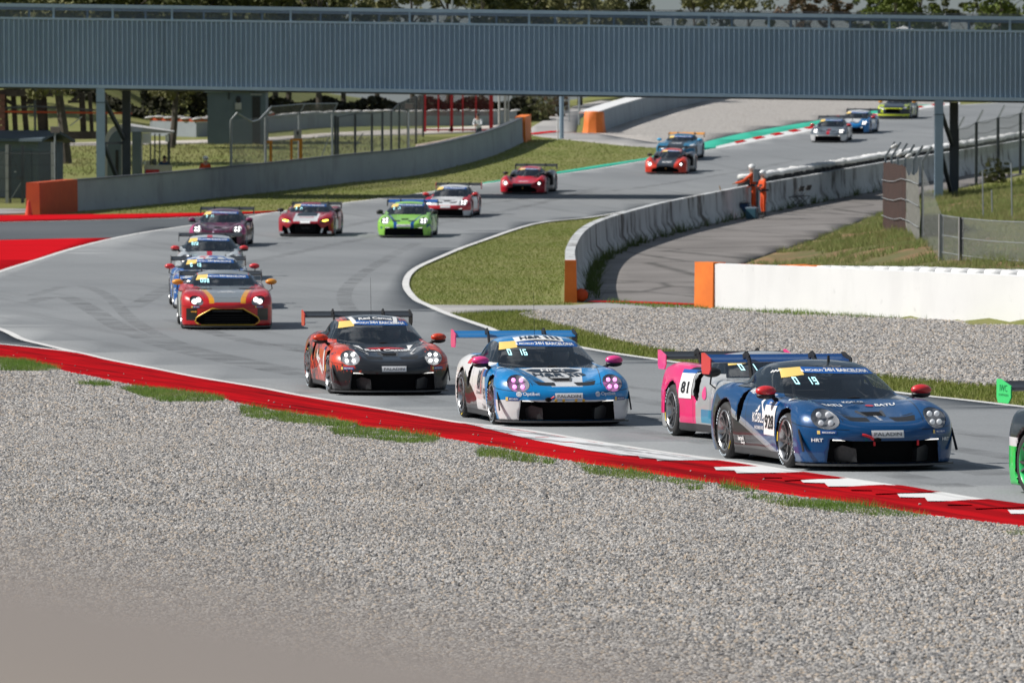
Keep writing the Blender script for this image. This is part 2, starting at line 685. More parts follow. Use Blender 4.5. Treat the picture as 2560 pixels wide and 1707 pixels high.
MT['red'] = m_paint('red_paint', (0.47, 0.009, 0.014), (0.36, 0.008, 0.012), (0.045, 0.008, 0.010), 0.42, 0.70, 0.85)
MT['red_flat'] = m_paint('red_runoff_paint', (0.52, 0.010, 0.017), (0.45, 0.010, 0.015), (0.3, 0.012, 0.014), 0.6, 0.9, 0.4)
MT['white_line'] = m_paint('white_line_paint', (0.62, 0.62, 0.61), (0.52, 0.52, 0.52), (0.25, 0.255, 0.26), 0.55, 0.85, 0.5)
MT['white_worn'] = m_paint('worn_white_paint', (0.66, 0.67, 0.68), (0.56, 0.57, 0.585), (0.055, 0.06, 0.066), 0.46, 0.62, 0.92)
MT['white_block'] = m_paint('white_kerb_paint', (0.70, 0.70, 0.70), (0.60, 0.605, 0.61), (0.14, 0.145, 0.15), 0.54, 0.78, 0.8)
MT['green'] = m_paint('green_paint', (0.035, 0.30, 0.215), (0.05, 0.35, 0.26), (0.16, 0.30, 0.24), 0.55, 0.85, 0.5)


def m_wall(name, base, base2, streak, amt=0.75, mould=0.5):
    m = Mat(name, 0.85, 0, 0.3)
    x, y, z = m.xyz('World')
    a = m.noise(0.6, 5, which='World')
    c = m.mix(a.ramp(0.3, 0.7), base, base2)
    v = m.noise(1.0, 6, 0.65, vec=m.vec((1.5, 0.9, 0.35), which='World'))
    gate = m.noise(0.33, 3, which='World')
    c = m.mix(v.ramp(0.50, 0.62) * gate.ramp(0.36, 0.54) * amt, c, streak)
    d = m.noise(2.6, 6, 0.7, which='World')
    c = m.mix(d.ramp(0.62, 0.72) * mould, c, tuple(q * 0.5 for q in streak))
    return m.color(c).bump(d, 0.15, 0.02).m


MT['wall'] = m_wall('white_concrete', (0.54, 0.555, 0.56), (0.42, 0.435, 0.445), (0.075, 0.062, 0.055), 0.92, 0.75)
MT['wall_clean'] = m_wall('grey_concrete', (0.34, 0.375, 0.40), (0.29, 0.32, 0.345), (0.17, 0.175, 0.18), 0.35, 0.3)
MT['barrier'] = m_wall('white_barrier', (0.74, 0.74, 0.735), (0.69, 0.69, 0.69), (0.5, 0.5, 0.5), 0.16, 0.25)
MT['orange'] = simple('orange_paint', (0.80, 0.20, 0.025), (0.68, 0.155, 0.02), 2.0, 0.6)
MT['orange_dk'] = simple('orange_shaded', (0.46, 0.065, 0.010), (0.40, 0.052, 0.009), 2.0, 0.65)  # darker copy of the orange: shade on the left wall end put into the colour
_m = Mat('bridge_steel', 0.5)
_c = _m.mix(_m.noise(0.25, 4, which='World').ramp(.35, .65), (0.265, 0.36, 0.455), (0.23, 0.32, 0.41))
_st = _m.noise(1.0, 5, 0.65, vec=_m.vec((2.4, 2.4, 0.10), which='World'))
_c = _m.mix(_st.ramp(.55, .72) * .45, _c, (0.11, 0.16, 0.20))
MT['bridge'] = _m.color(_c).m
MT['bridge_lt'] = simple('bridge_trim', (0.30, 0.40, 0.49), (0.26, 0.36, 0.45), 1.5, 0.45)
MT['bridge_dk'] = simple('bridge_shaded', (0.045, 0.058, 0.072), (0.035, 0.045, 0.055), 1.5, 0.6)  # bridge steel darkened: shade below the deck is put into the colour
MT['galv'] = simple('galvanised_steel', (0.36, 0.39, 0.41), (0.27, 0.295, 0.31), 6.0, 0.5, 0.3)
MT['post_dk'] = simple('dark_post', (0.075, 0.085, 0.095), (0.055, 0.062, 0.07), 5.0, 0.6)
MT['black'] = simple('black_rubber', (0.022, 0.022, 0.024), (0.032, 0.032, 0.034), 5.0, 0.75)
MT['white'] = simple('white_plastic', (0.78, 0.78, 0.77), (0.70, 0.70, 0.70), 3.0, 0.5)
MT['yellow'] = simple('yellow_orange_paint', (0.72, 0.27, 0.015), (0.62, 0.22, 0.012), 3.0, 0.5)
MT['redgate'] = simple('red_steel', (0.52, 0.012, 0.02), (0.40, 0.01, 0.016), 4.0, 0.45)
MT['timber'] = simple('dark_timber', (0.042, 0.032, 0.026), (0.07, 0.055, 0.042), 4.0, 0.85)
MT['blue_bld'] = simple('blue_grey_render', (0.135, 0.175, 0.205), (0.115, 0.15, 0.18), 1.2, 0.8)
MT['shed'] = simple('shed_sheet', (0.135, 0.175, 0.205), (0.11, 0.15, 0.18), 1.2, 0.6)
MT['grey_lt'] = simple('pale_grey', (0.46, 0.455, 0.44), (0.38, 0.375, 0.365), 2.0, 0.7)


def m_mesh(name, c, pitch, wire, which='Object', rough=0.6):
    """chain-link: wires in a diamond pattern, open between them"""
    m = Mat(name, rough, 0.2)
    x, y, z = m.xyz('Object')
    a = ((x + z) / pitch).frac(); b = ((x - z) / pitch).frac()
    mask = (a < wire).max(b < wire)
    m.color(c)
    m.set('Alpha', mask)
    return m.m


MT['mesh'] = m_mesh('chain_link', (0.24, 0.25, 0.25), 0.10, 0.20)
MT['mesh_dk'] = m_mesh('dark_chain_link', (0.07, 0.07, 0.07), 0.10, 0.24)
MT['mesh_fine'] = m_mesh('parapet_mesh', (0.10, 0.125, 0.145), 0.06, 0.30)
MT['mesh_red'] = m_mesh('red_netting', (0.14, 0.02, 0.025), 0.06, 0.22)

# ------------------------------------------------------------------ ground and the sheets that lie on it
xs = np.unique(np.r_[np.linspace(-2600, -60, 22), np.arange(-60, 60.1, 1.25), np.linspace(60, 2600, 22)])
ys = np.unique(np.r_[np.linspace(-400, -10, 8), np.arange(-10, 130, 2.5), np.arange(130, 300, 1.25), np.arange(300, 445, 2.5), np.geomspace(445, 4000, 22)])
GX, GY = np.meshgrid(xs, ys)
GZ = ground(GX, GY) - 0.03
nx, ny = len(xs), len(ys)
idx = np.arange(nx * ny).reshape(ny, nx)
Q = np.stack([idx[:-1, :-1], idx[:-1, 1:], idx[1:, 1:], idx[1:, :-1]], -1).reshape(-1, 4)
o = link_mesh('ground', np_mesh('ground', np.stack([GX, GY, GZ], -1).reshape(-1, 3), Q), MT['ground'])
o["kind"] = 'structure'

LINE_NEAR = [(-150, 776), (0, 824), (54, 849), (109, 863), (163, 876), (218, 888), (272, 901), (381, 922), (490, 944), (640, 969), (736, 988),
             (872, 1011), (1008, 1034), (1144, 1058), (1200, 1063), (1336, 1081), (1472, 1104), (1608, 1126), (1744, 1145), (1840, 1158), (1962, 1178),
             (2123, 1201), (2285, 1225), (2446, 1251), (2560, 1267), (2800, 1305), (3050, 1345)]
KERB_IN = [(-150, 850), (0, 864), (82, 871), (190, 884), (272, 903), (381, 924), (490, 946), (640, 971), (736, 990), (872, 1013), (1008, 1036), (1144, 1060),
           (1200, 1065), (1336, 1083), (1472, 1106), (1608, 1128), (1744, 1147), (1840, 1160), (1962, 1180), (2123, 1203), (2285, 1227), (2446, 1253), (2560, 1269), (2800, 1307), (3050, 1347)]
KERB_OUT = [(-150, 878), (0, 893), (54, 901), (131, 917), (163, 929), (272, 950), (340, 965), (463, 980), (544, 992), (571, 1002), (640, 1018), (709, 1031),
            (818, 1046), (954, 1073), (1090, 1095), (1240, 1119), (1336, 1140), (1472, 1163), (1608, 1183), (1744, 1204), (1840, 1217), (1962, 1238),
            (2123, 1259), (2285, 1287), (2446, 1309), (2560, 1322), (2800, 1362), (3050, 1404)]
LINE_IN = [(3000, 1066), (2800, 1046), (2560, 1019), (2405, 1001), (2276, 987), (1950, 944), (1640, 900), (1544, 886), (1468, 873), (1250, 831), (1218, 820),
           (1122, 787), (1071, 765), (1035, 746), (1014, 711), (1035, 675), (1109, 640), (1190, 608), (1333, 561), (1470, 545), (1560, 530), (1633, 516), (1700, 503)]
LINE_FAR = [(-200, 747), (0, 680), (92, 651), (184, 622), (275, 599), (367, 581), (481, 564), (600, 547), (700, 530), (857, 509), (907, 503), (1018, 489),
            (1067, 482), (1203, 462), (1404, 436), (1500, 422), (1613, 403), (1772, 376), (1881, 357), (2017, 331), (2120, 308), (2230, 287), (2329, 270), (2420, 262), (2560, 255)]
wl_near, wl_in, wl_far = gpts(LINE_NEAR), gpts(LINE_IN), gpts(LINE_FAR)
wk_in, wk_out = gpts(KERB_IN), gpts(KERB_OUT)
c_near, c_in, c_far = catmull(wl_near, 5), catmull(wl_in, 5), catmull(wl_far, 5)
WALL_TOP = [(1427, 651), (1428, 618), (1452, 579), (1503, 549), (1605, 519), (1700, 497), (1859, 466), (2010, 440), (2199, 407), (2351, 383), (2560, 349), (2700, 322)]
_hw = np.linspace(1.04, 1.22, len(WALL_TOP))
wall_path = [g2w(p[0], p[1], h)[:2] for p, h in zip(WALL_TOP, _hw)]
wall_c = resample(catmull(wall_path, 6), 1.0)

track_right = [p for p in wall_c if p[1] > 222]
poly = [tuple(p) for p in c_near] + [tuple(p) for p in c_in] + [(p[0] - 0.5, p[1]) for p in track_right] + [(60.0, 420.0)] + [tuple(p) for p in c_far[::-1]]
drape_poly('race_track', poly, MT['asphalt'], 0.012, 1.6)

# run-off surfaces left of the track
top_run = [(-200, 561), (0, 557), (306, 550), (490, 544), (640, 537), (700, 531)]
drape_poly('runoff_road', gpts(top_run) + gpts([(600, 548), (481, 565), (367, 582), (312, 595), (168, 597), (0, 601), (-200, 605)]), MT['asphalt_dark'], 0.006, 1.6)
drape_poly('red_runoff', gpts([(-200, 605), (0, 601), (168, 597), (312, 595), (275, 600), (184, 623), (92, 652), (0, 681), (-200, 748)]), MT['red_flat'], 0.010, 1.6)
drape_poly('red_kerb_strip', gpts([(-200, 543), (0, 541), (300, 538), (502, 535), (640, 532), (705, 529), (640, 536), (502, 543), (306, 549), (0, 556), (-200, 559)]), MT['red_flat'], 0.05, 1.6)
drape_poly('runoff_wedge_road', gpts([(-150, 778), (0, 826), (54, 851), (109, 865), (163, 878), (190, 884), (82, 871), (0, 863), (-150, 849)]), MT['asphalt_dark'], 0.008, 1.6)


def ribbon(name, path, w, mat, lift, off=0.0, kind='structure', n=1):
    V_, F_ = strip(resample(path, 0.8), off - w / 2, off + w / 2, lift, None, n)
    o = up_faces(mesh_obj(name, V_, F_, mat, smooth=True))
    o["kind"] = kind
    return o


m_sk = Mat('tyre_rubber_marks', 0.8)
m_sk.color((0.055, 0.057, 0.06)); m_sk.set('Alpha', m_sk.noise(1.0, 5, which='World').ramp(.38, .80) * 0.36)
for pts_, w_ in (([(80, 740), (180, 715), (260, 735), (330, 800), (420, 850), (560, 890), (760, 930)], .35), ([(60, 760), (150, 742), (220, 770), (300, 820), (420, 868), (620, 915), (900, 965), (1100, 1010)], .5),
                 ([(430, 800), (600, 850), (900, 905), (1100, 960), (1500, 1060), (1900, 1130), (2400, 1220)], .45), ([(700, 860), (1000, 930), (1400, 1010), (1900, 1085), (2500, 1190)], .6), ([(1000, 900), (1500, 985), (2100, 1085), (2560, 1150)], .5),
                 ([(1500, 960), (1900, 1010), (2300, 1070), (2560, 1105)], .4), ([(1040, 610), (980, 640), (900, 690), (860, 740), (900, 800), (1010, 850)], .4), ([(1500, 470), (1300, 520), (1100, 560), (800, 620), (500, 690), (330, 770)], .5), ([(2000, 400), (1600, 470), (1300, 500), (1000, 540), (700, 600)], .5)):
    V__, F__ = strip(resample(catmull(gpts(pts_), 6), 1.0), -w_ / 2, w_ / 2, 0.016, None, 1)
    o = up_faces(mesh_obj('skid_mark', V__, F__, m_sk.m, smooth=True)); o["kind"] = 'structure'
ribbon('edge_line', c_near, 0.17, MT['white_line'], 0.018)
ribbon('edge_line', c_in, 0.19, MT['white_line'], 0.018)
ribbon('edge_line', c_far, 0.20, MT['white_line'], 0.018)
ribbon('edge_line', catmull(gpts(top_run), 4), 0.22, MT['white_line'], 0.022)
ribbon('edge_line', catmull(gpts([(-150, 849), (0, 862), (82, 870), (150, 878), (190, 884)]), 4), 0.14, MT['white_line'], 0.022)

# the red kerb of the near edge: rises gently towards the gravel, then drops
ci = resample(catmull(wk_in, 5), 0.45); n_k = len(ci)
co_raw = catmull(wk_out, 5)


def match(path, n):
    P = np.array(path); d = np.r_[0, np.cumsum(np.linalg.norm(np.diff(P, axis=0), axis=1))]
    t = np.linspace(0, d[-1], n)
    return [np.array([np.interp(q, d, P[:, 0]), np.interp(q, d, P[:, 1])]) for q in t]


co = match(co_raw, n_k); ci = match(ci, n_k)
kerb_prof = [(0.0, 0.020), (0.03, 0.028), (0.35, 0.036), (0.7, 0.038), (0.985, 0.032), (1.0, 0.0), (1.0, -0.08)]


def kerb_pt(i, t):
    a = ci[i] * (1 - t) + co[i] * t
    h = np.interp(t, [p[0] for p in kerb_prof[:5]], [p[1] for p in kerb_prof[:5]])
    return (a[0], a[1], gz(a[0], a[1]) + h)


V_, F_ = [], []
m_ = len(kerb_prof)
for i in range(n_k):
    for t, h in kerb_prof:
        a = ci[i] * (1 - t) + co[i] * t
        V_.append((a[0], a[1], gz(a[0], a[1]) + h))
for i in range(n_k - 1):
    for k in range(m_ - 1):
        F_.append((i * m_ + k, i * m_ + k + 1, (i + 1) * m_ + k + 1, (i + 1) * m_ + k))
kerb = up_faces(mesh_obj('kerb', V_, F_, MT['red'], smooth=False))
kerb["kind"] = 'structure'


def kerb_patch(name, px, mat, lift, step=0.35):
    """painted block lying on the kerb"""
    P = gpts(px)
    o = drape_poly(name, P, mat, 0.0, step, None, kerb, False)
    me = o.data
    ciA, coA = np.array(ci), np.array(co)
    for v in me.vertices:
        p = np.array(v.co[:2])
        k = int(np.argmin(np.minimum(np.linalg.norm(ciA - p, axis=1), np.linalg.norm(coA - p, axis=1))))
        e = coA[k] - ciA[k]
        t = float(np.clip(np.dot(p - ciA[k], e) / np.dot(e, e), 0, 1))
        h = float(np.interp(t, [q[0] for q in kerb_prof[:5]], [q[1] for q in kerb_prof[:5]]))
        v.co.z = gz(p[0], p[1]) + h + lift
    me.update()
    return o


kerb_patch('worn_block', [(1150, 1062), (1200, 1068), (1336, 1086), (1472, 1109), (1608, 1131), (1744, 1150), (1800, 1156), (1643, 1160), (1640, 1154), (1600, 1153), (1595, 1147),
                          (1554, 1146), (1472, 1134), (1336, 1107), (1200, 1073)], MT['white_worn'], 0.012)
for blk in ([(1785, 1176), (1903, 1172), (2013, 1188), (1842, 1192), (1836, 1184), (1790, 1184)],
            [(2000, 1207), (2123, 1204), (2249, 1223), (2070, 1226), (2061, 1216), (2008, 1216)],
            [(2243, 1244), (2365, 1241), (2508, 1260), (2319, 1263), (2312, 1253), (2249, 1253)],
            [(2519, 1284), (2620, 1281), (2780, 1302), (2600, 1306), (2590, 1294), (2527, 1294)]):
    kerb_patch('white_block', blk, MT['white_block'], 0.015)
    # the red tooth that follows each white block, a little proud of the kerb
    kerb_patch('red_tooth', [(p[0] + 118, p[1] + 19.5) if i in (0, 3, 4, 5) else (p[0] + 105, p[1] + 14.5) for i, p in enumerate(blk)], MT['red'], 0.018)

# gravel traps
near_poly = gpts([(-150, 878)]) + [tuple(p) for p in co_raw] + [(26.0, 40.0), (26.0, 12.0), (-26.0, 12.0), (-26.0, 100.0)]
gravel_near = drape_poly('gravel_trap', near_poly, MT['gravel'], -0.012, 1.6)
trap_top = [(1297, 786), (1340, 777), (1435, 773), (1640, 771), (1760, 769), (2000, 780), (2293, 795), (2560, 812), (2900, 836)]
trap_bot = [(2900, 1005), (2560, 969), (2461, 961), (2321, 950), (2197, 936), (2000, 915), (1800, 893), (1640, 870), (1571, 855), (1517, 841), (1435, 817), (1354, 800)]
gravel_mid = drape_poly('gravel_trap', gpts(trap_top) + gpts(trap_bot), MT['gravel'], -0.006, 1.6)
drape_poly('path', gpts([(1066, 762), (1250, 764), (1435, 763), (1500, 757), (1745, 764), (1750, 771), (1435, 773), (1330, 775), (1220, 778), (1118, 784)]), MT['asphalt_path'], 0.004, 1.2)

# service road behind the curved wall
sr_left = [(p[0] + 0.25, p[1]) for p in wall_c if p[1] < 272]
sr_right = [(7.3, 178.0), (8.5, 187.0), (10.5, 200.0), (11.6, 208.0), (13.6, 222.0), (15.6, 233.0), (18.0, 247.0), (20.0, 256.0), (24.5, 272.0)]
g0, g1 = g2w(1455, 752)[:2], g2w(1745, 764)[:2]
sr = [tuple(g0)] + [tuple(p) for p in sr_left[2:]] + sr_right[::-1] + [(6.2, 160.0), tuple(g1)]
drape_poly('service_road', sr, MT['service'], 0.002, 1.2)
ribbon('red_line', [g2w(1500, 754)[:2], g2w(1620, 758)[:2], g2w(1742, 763)[:2]], 0.9, MT['red_flat'], 0.02)

# green strip, far kerb, far gravel
gr_top = [(1085, 477), (1220, 455), (1406, 428), (1500, 413), (1612, 396), (1700, 373), (1772, 353), (1854, 334), (1935, 320), (2044, 302), (2160, 281), (2290, 264), (2400, 258)]
gr_bot = [(2400, 262), (2329, 270), (2230, 287), (2120, 308), (2017, 331), (1881, 357), (1772, 376), (1613, 402), (1500, 421), (1404, 435), (1203, 461), (1085, 479)]
drape_poly('green_strip', gpts(gr_top) + gpts(gr_bot), MT['green'], 0.008, 2.0)
kb_lo = catmull(gpts([(1790, 374), (1881, 357), (2017, 331), (2120, 308), (2230, 287), (2329, 270), (2400, 262)]), 8)
kb_hi = catmull(gpts([(1790, 370), (1881, 349), (2017, 322), (2120, 300), (2230, 280), (2329, 265), (2400, 259)]), 8)
kb_lo, kb_hi = match(kb_lo, 61), match(kb_hi, 61)
fk = []
for i in range(61):
    for p, h in ((kb_lo[i], 0.03), (kb_hi[i], 0.08)):
        fk.append((p[0], p[1], gz(p[0], p[1]) + h))
far_kerb = up_faces(mesh_obj('kerb', fk, [(2 * i, 2 * i + 1, 2 * i + 3, 2 * i + 2) for i in range(60)], MT['white_block']))
far_kerb["kind"] = 'structure'
for i in range(4, 58, 4):
    qa = [kb_lo[i] * .55 + kb_hi[i] * .45, kb_lo[i + 2] * .55 + kb_hi[i + 2] * .45, kb_hi[i + 2], kb_hi[i]]
    up_faces(mesh_obj('red_block', [(p[0], p[1], gz(p[0], p[1]) + h) for p, h in zip(qa, (0.075, 0.075, 0.10, 0.10))], [(0, 1, 2, 3)], MT['red_flat'], far_kerb))
fg = gpts([(1489, 326), (1600, 340), (1700, 352), (1640, 366), (1560, 361), (1470, 348)])
drape_poly('gravel_trap', gpts([(1480, 336), (1640, 364)] + [(1700, 372), (1772, 353), (1854, 334), (1935, 320), (2044, 302), (2160, 281), (2290, 264), (2380, 258)])
           + [(30.0, 400.0), (14.0, 400.0)] + gpts([(1730, 262), (1640, 277), (1560, 301), (1489, 325)]), MT['gravel_far'], 0.0, 2.5)
drape_poly('path', gpts([(1318, 335), (1400, 333), (1440, 332), (1480, 333), (1560, 345), (1650, 359), (1690, 368), (1640, 369), (1560, 364), (1488, 356), (1400, 347), (1350, 341)]), MT['asphalt_path'], 0.006, 1.6)
drape_poly('path', gpts([(1318, 337), (1330, 318), (1380, 290), (1440, 264), (1500, 252), (1530, 252), (1470, 280), (1446, 300), (1440, 331)]), MT['asphalt_path'], 0.003, 1.6)
ribbon('red_line', [g2w(1322, 337)[:2], g2w(1395, 329)[:2]], 0.8, MT['red_flat'], 0.03)
drape_poly('path', gpts([(-100, 360), (200, 357), (440, 352), (540, 350), (690, 343), (850, 331), (1060, 322), (1290, 312), (1290, 318), (1200, 330), (1060, 336), (850, 340), (690, 352), (440, 360), (200, 364), (-100, 367)]),
           simple('pale_track', (0.42, 0.38, 0.34), (0.5, 0.46, 0.42), 0.6, 0.9, which='World'), 0.01, 2.0)
drape_poly('path', gpts([(1040, 362), (1100, 352), (1190, 334), (1275, 316), (1290, 318), (1180, 352), (1080, 378), (1030, 384)]),
           simple('tan_track', (0.34, 0.27, 0.22), (0.40, 0.33, 0.28), 0.6, 0.9, which='World'), 0.014, 2.0)
drape_poly('path', gpts([(-150, 538), (0, 536), (75, 533), (75, 522), (0, 522), (-150, 523)]), MT['asphalt_path'], 0.01, 1.6)


# ------------------------------------------------------------------ walls
def sweep(path, prof, closed_ends=True, zoff=0.0, hs=None):
    """profile [(side, z)] swept along a world path; z is above the ground, scaled by hs"""
    V_, F_ = [], []
    P = [np.array(p[:2], float) for p in path]
    n = len(prof)
    for i, p in enumerate(P):
        d = P[min(i + 1, len(P) - 1)] - P[max(i - 1, 0)]
        d = d / (np.linalg.norm(d) + 1e-9)
        nr = np.array([-d[1], d[0]])
        k = hs[i] if hs is not None else 1.0
        g = gz(p[0], p[1])
        for s_, z_ in prof:
            q = p + nr * s_
            V_.append((q[0], q[1], g + z_ * k + zoff))
    for i in range(len(P) - 1):
        for k in range(n):
            k2 = (k + 1) % n
            F_.append((i * n + k, i * n + k2, (i + 1) * n + k2, (i + 1) * n + k))
    if closed_ends:
        F_.append(tuple(range(n))[::-1])
        F_.append(tuple((len(P) - 1) * n + k for k in range(n)))
    mb = MB(); mb.v, mb.f = V_, F_
    return mb


# long wall on the left
LW = [(178, 528), (357, 512), (536, 493), (693, 476), (858, 456), (1024, 438), (1157, 408), (1240, 382), (1300, 355)]
lw = resample(catmull(gpts(LW), 6), 1.2)
wall_l = empty('concrete_wall', (lw[0][0], lw[0][1], gz(*lw[0])))
tag(wall_l, 'long grey concrete wall along the grass in front of the footbridge, orange at both ends', 'wall')
lw_prof = [(-0.22, -0.15), (-0.15, 0.25), (-0.13, 1.24), (0.13, 1.24), (0.15, 0.25), (0.22, -0.15)]


def local_sweep(name, path, prof, mat, parent, hs=None):
    mb = sweep(path, prof, hs=hs)
    b = Vector(parent.location)
    mb.v = [tuple(Vector(p) - b) for p in mb.v]
    return mb.build(name, mat, parent, True)


local_sweep('wall_face', lw, lw_prof, MT['wall_clean'], wall_l)
local_sweep('coping', lw, [(-0.17, 1.243), (-0.16, 1.29), (0.16, 1.29), (0.17, 1.243)], MT['post_dk'], wall_l)
e0, e1 = np.array(g2w(82, 538)[:2]), np.array(lw[0])
local_sweep('orange_end', resample([e0, e1 - (e1 - e0) * 0.004], 1.0), [(-0.30, -0.1), (-0.28, 1.30), (0.28, 1.30), (0.30, -0.1)], MT['orange_dk'], wall_l)
f0 = np.array(lw[-1]); fd = (f0 - np.array(lw[-2])); fd = fd / np.linalg.norm(fd)
local_sweep('orange_end', [f0 + fd * 0.02, f0 + fd * 1.6, f0 + fd * 3.2], [(-0.30, -0.1), (-0.28, 1.33), (0.28, 1.33), (0.30, -0.1)], MT['orange'], wall_l)
for (x, y) in ((216, 459), (1028, 380), (735, 462), (1100, 408), (680, 470)):
    pass

# curved wall on the right (inside of the bend), flared foot at its near end
hs = np.interp(np.linspace(0, 1, len(wall_c)), np.linspace(0, 1, len(_hw)), _hw)
wall_r = empty('curved_wall', (wall_c[0][0], wall_c[0][1], gz(*wall_c[0])))
tag(wall_r, 'curved white concrete wall with rust streaks that two marshals stand behind', 'wall')
cw_prof = [(0.16, -0.15), (0.14, 1.0), (-0.12, 1.0), (-0.15, 0.35), (-0.34, 0.12), (-0.42, -0.15)]
local_sweep('wall_face', wall_c, cw_prof, MT['wall'], wall_r, hs=hs)
w0 = np.array(wall_c[0]); wd = np.array(wall_c[1]) - w0; wd = wd / np.linalg.norm(wd)
local_sweep('orange_end', [w0 - wd * 0.25, w0 - wd * 0.006], [(0.17, -0.1), (0.15, 1.05), (-0.14, 1.05), (-0.16, -0.1)], MT['orange'], wall_r)
mb = MB().ellip((0, 0, 0), (0.17, 0.05, 0.17), 14, 8)
q = g2w(1461, 745)
foot = mb.build('orange_foot', MT['orange_dk'], wall_r, True)
foot.location = Vector((w0[0] + 0.27, w0[1] - 0.06, gz(*w0) + 0.16)) - wall_r.location
foot.scale = (1, 1.4, 1)

# bright white barrier on the right, capped by a row of white tyres
BW = [(1752, 769), (2000, 781), (2293, 797), (2560, 811), (2800, 826)]
bw = resample(catmull(gpts(BW), 5), 0.8)
bar_r = empty('white_barrier', (bw[0][0], bw[0][1], gz(*bw[0])))
tag(bar_r, 'bright white barrier beside the gravel with an orange end', 'barrier')
local_sweep('barrier_face', bw[1:], [(0.12, -0.15), (0.12, 1.09), (0.0, 1.11), (-0.14, 1.09), (-0.14, -0.15)], MT['barrier'], bar_r)
b0 = np.array(bw[0]); b1 = np.array(bw[1])
local_sweep('orange_end', [b0, b1 - (b1 - b0) * 0.008], [(0.20, -0.1), (0.19, 1.13), (-0.18, 1.13), (-0.2, -0.1)], MT['orange'], bar_r)
bb = resample(bw[1:], 0.62)
cap_me = None
for i, p in enumerate(bb[:-1]):
    d = np.array(bb[i + 1]) - np.array(p); nr = np.array([-d[1], d[0]]) / np.linalg.norm(d)
    c = (np.array(p) + np.array(bb[i + 1])) / 2 + nr * 0.42
    if cap_me is None:
        cm = MB().lathe([(-0.11, 0.12), (-0.10, 0.27), (-0.05, 0.31), (0.05, 0.31), (0.10, 0.27), (0.11, 0.12), (-0.11, 0.12)], 14, 'Z')
        cap_me = cm.mesh('tyre_cap', True)
    red = i < 6
    t = link_mesh('tyre_cap', cap_me, MT['white'] if not red else MT['orange'], bar_r)
    t.location = Vector((c[0], c[1], gz(*c) + 0.985 + random.uniform(-.012, .012))) - bar_r.location
    t.rotation_euler = (random.uniform(-.05, .05), random.uniform(-.05, .05), random.uniform(0, 6))
    t.scale = (1.0, 1.0, random.uniform(0.9, 1.1))

# second wall beside the far gravel
W2 = [(1488, 331), (1560, 305), (1640, 280), (1730, 258)]
w2 = resample(catmull(gpts(W2), 5), 1.5)
w2 += [np.array(w2[-1]) + (np.array(w2[-1]) - np.array(w2[-2])) * k for k in (1, 4, 9)]
wall_2 = empty('concrete_wall', (w2[0][0], w2[0][1], gz(*w2[0])))
tag(wall_2, 'pale concrete wall beside the far gravel with an orange block at its end', 'wall')
local_sweep('wall_face', w2, [(0.30, -0.15), (0.22, 1.1), (-0.18, 1.1), (-0.3, -0.15)], MT['wall_clean'], wall_2)
local_sweep('coping', w2, [(0.9, 1.04), (0.9, 1.16), (-0.2, 1.16), (-0.2, 1.104)], MT['white'], wall_2)
o2 = np.array(w2[0]); d2 = np.array(w2[1]) - o2; d2 = d2 / np.linalg.norm(d2)
mb = MB().lathe([(-0.1, 0.72), (0.1, 0.66), (0.5, 0.60), (1.08, 0.57), (1.16, 0.50), (1.17, 0.0)], 9, 'Z')
blk = mb.build('orange_block', MT['orange'], wall_2, True)
blk.location = Vector((o2[0] - d2[0] * 0.75, o2[1] - d2[1] * 0.75, gz(*o2))) - wall_2.location

# far white wall behind the huts
FW = [(380, 338), (530, 341), (690, 326), (850, 315), (1060, 314), (1290, 312)]
fw = resample(catmull(gpts(FW), 4), 3.0)
wall_f = empty('concrete_wall', (fw[0][0], fw[0][1], gz(*fw[0])))
tag(wall_f, 'far white wall running behind the fences, hut and red gate', 'wall')
local_sweep('wall_face', fw, [(0.2, -0.2), (0.18, 0.78), (-0.18, 0.78), (-0.2, -0.2)], MT['wall_clean'], wall_f)
local_sweep('orange_rail', fw[:5], [(0.16, 0.80), (0.16, 0.95), (-0.16, 0.95), (-0.16, 0.80)], MT['orange_dk'], wall_f)
bag_me = MB().ellip((0, 0, 0), (0.34, 0.2, 0.08), 10, 6).mesh('sandbag', True)
for i, p in enumerate(resample(fw, 0.62)):
    b = link_mesh('sandbag', bag_me, MT['grey_lt'])
    tag(b, 'pale sandbag lying on top of the far white wall', 'sandbag', 'sandbags on the far wall')
    b.location = Vector((p[0] + random.uniform(-.08, .08), p[1] - 0.05, gz(p[0], p[1]) + 0.82 + random.uniform(-.03, .03)))
    b.rotation_euler = (0, random.uniform(-.15, .15), random.uniform(-.4, .4))
    if i < 20: b.location.z += 0.17

# tyre stacks behind the curved wall, along the track
st_path = resample([p for p in wall_c if p[1] > 226 and 1280 + FPX * p[0] / p[1] > 1898], 0.86)
stack_me = MB().lathe([(0.0, 0.30), (0.0, 0.34), (0.10, 0.36), (0.19, 0.34), (0.20, 0.31), (0.21, 0.34), (0.30, 0.36), (0.40, 0.34), (0.41, 0.31), (0.42, 0.34), (0.52, 0.36), (0.62, 0.34), (0.63, 0.31),
                       (0.64, 0.34), (0.74, 0.36), (0.84, 0.34), (0.85, 0.31), (0.86, 0.34), (0.96, 0.36), (1.06, 0.34), (1.07, 0.31), (1.08, 0.34), (1.18, 0.36), (1.27, 0.33), (1.28, 0.2)], 12, 'Z').mesh('tyre_stack', True)
top_me = MB().lathe([(0.0, 0.15), (0.0, 0.33), (0.05, 0.37), (0.13, 0.37), (0.18, 0.31), (0.18, 0.15), (0.0, 0.15)], 12, 'Z').mesh('white_tyre', True)
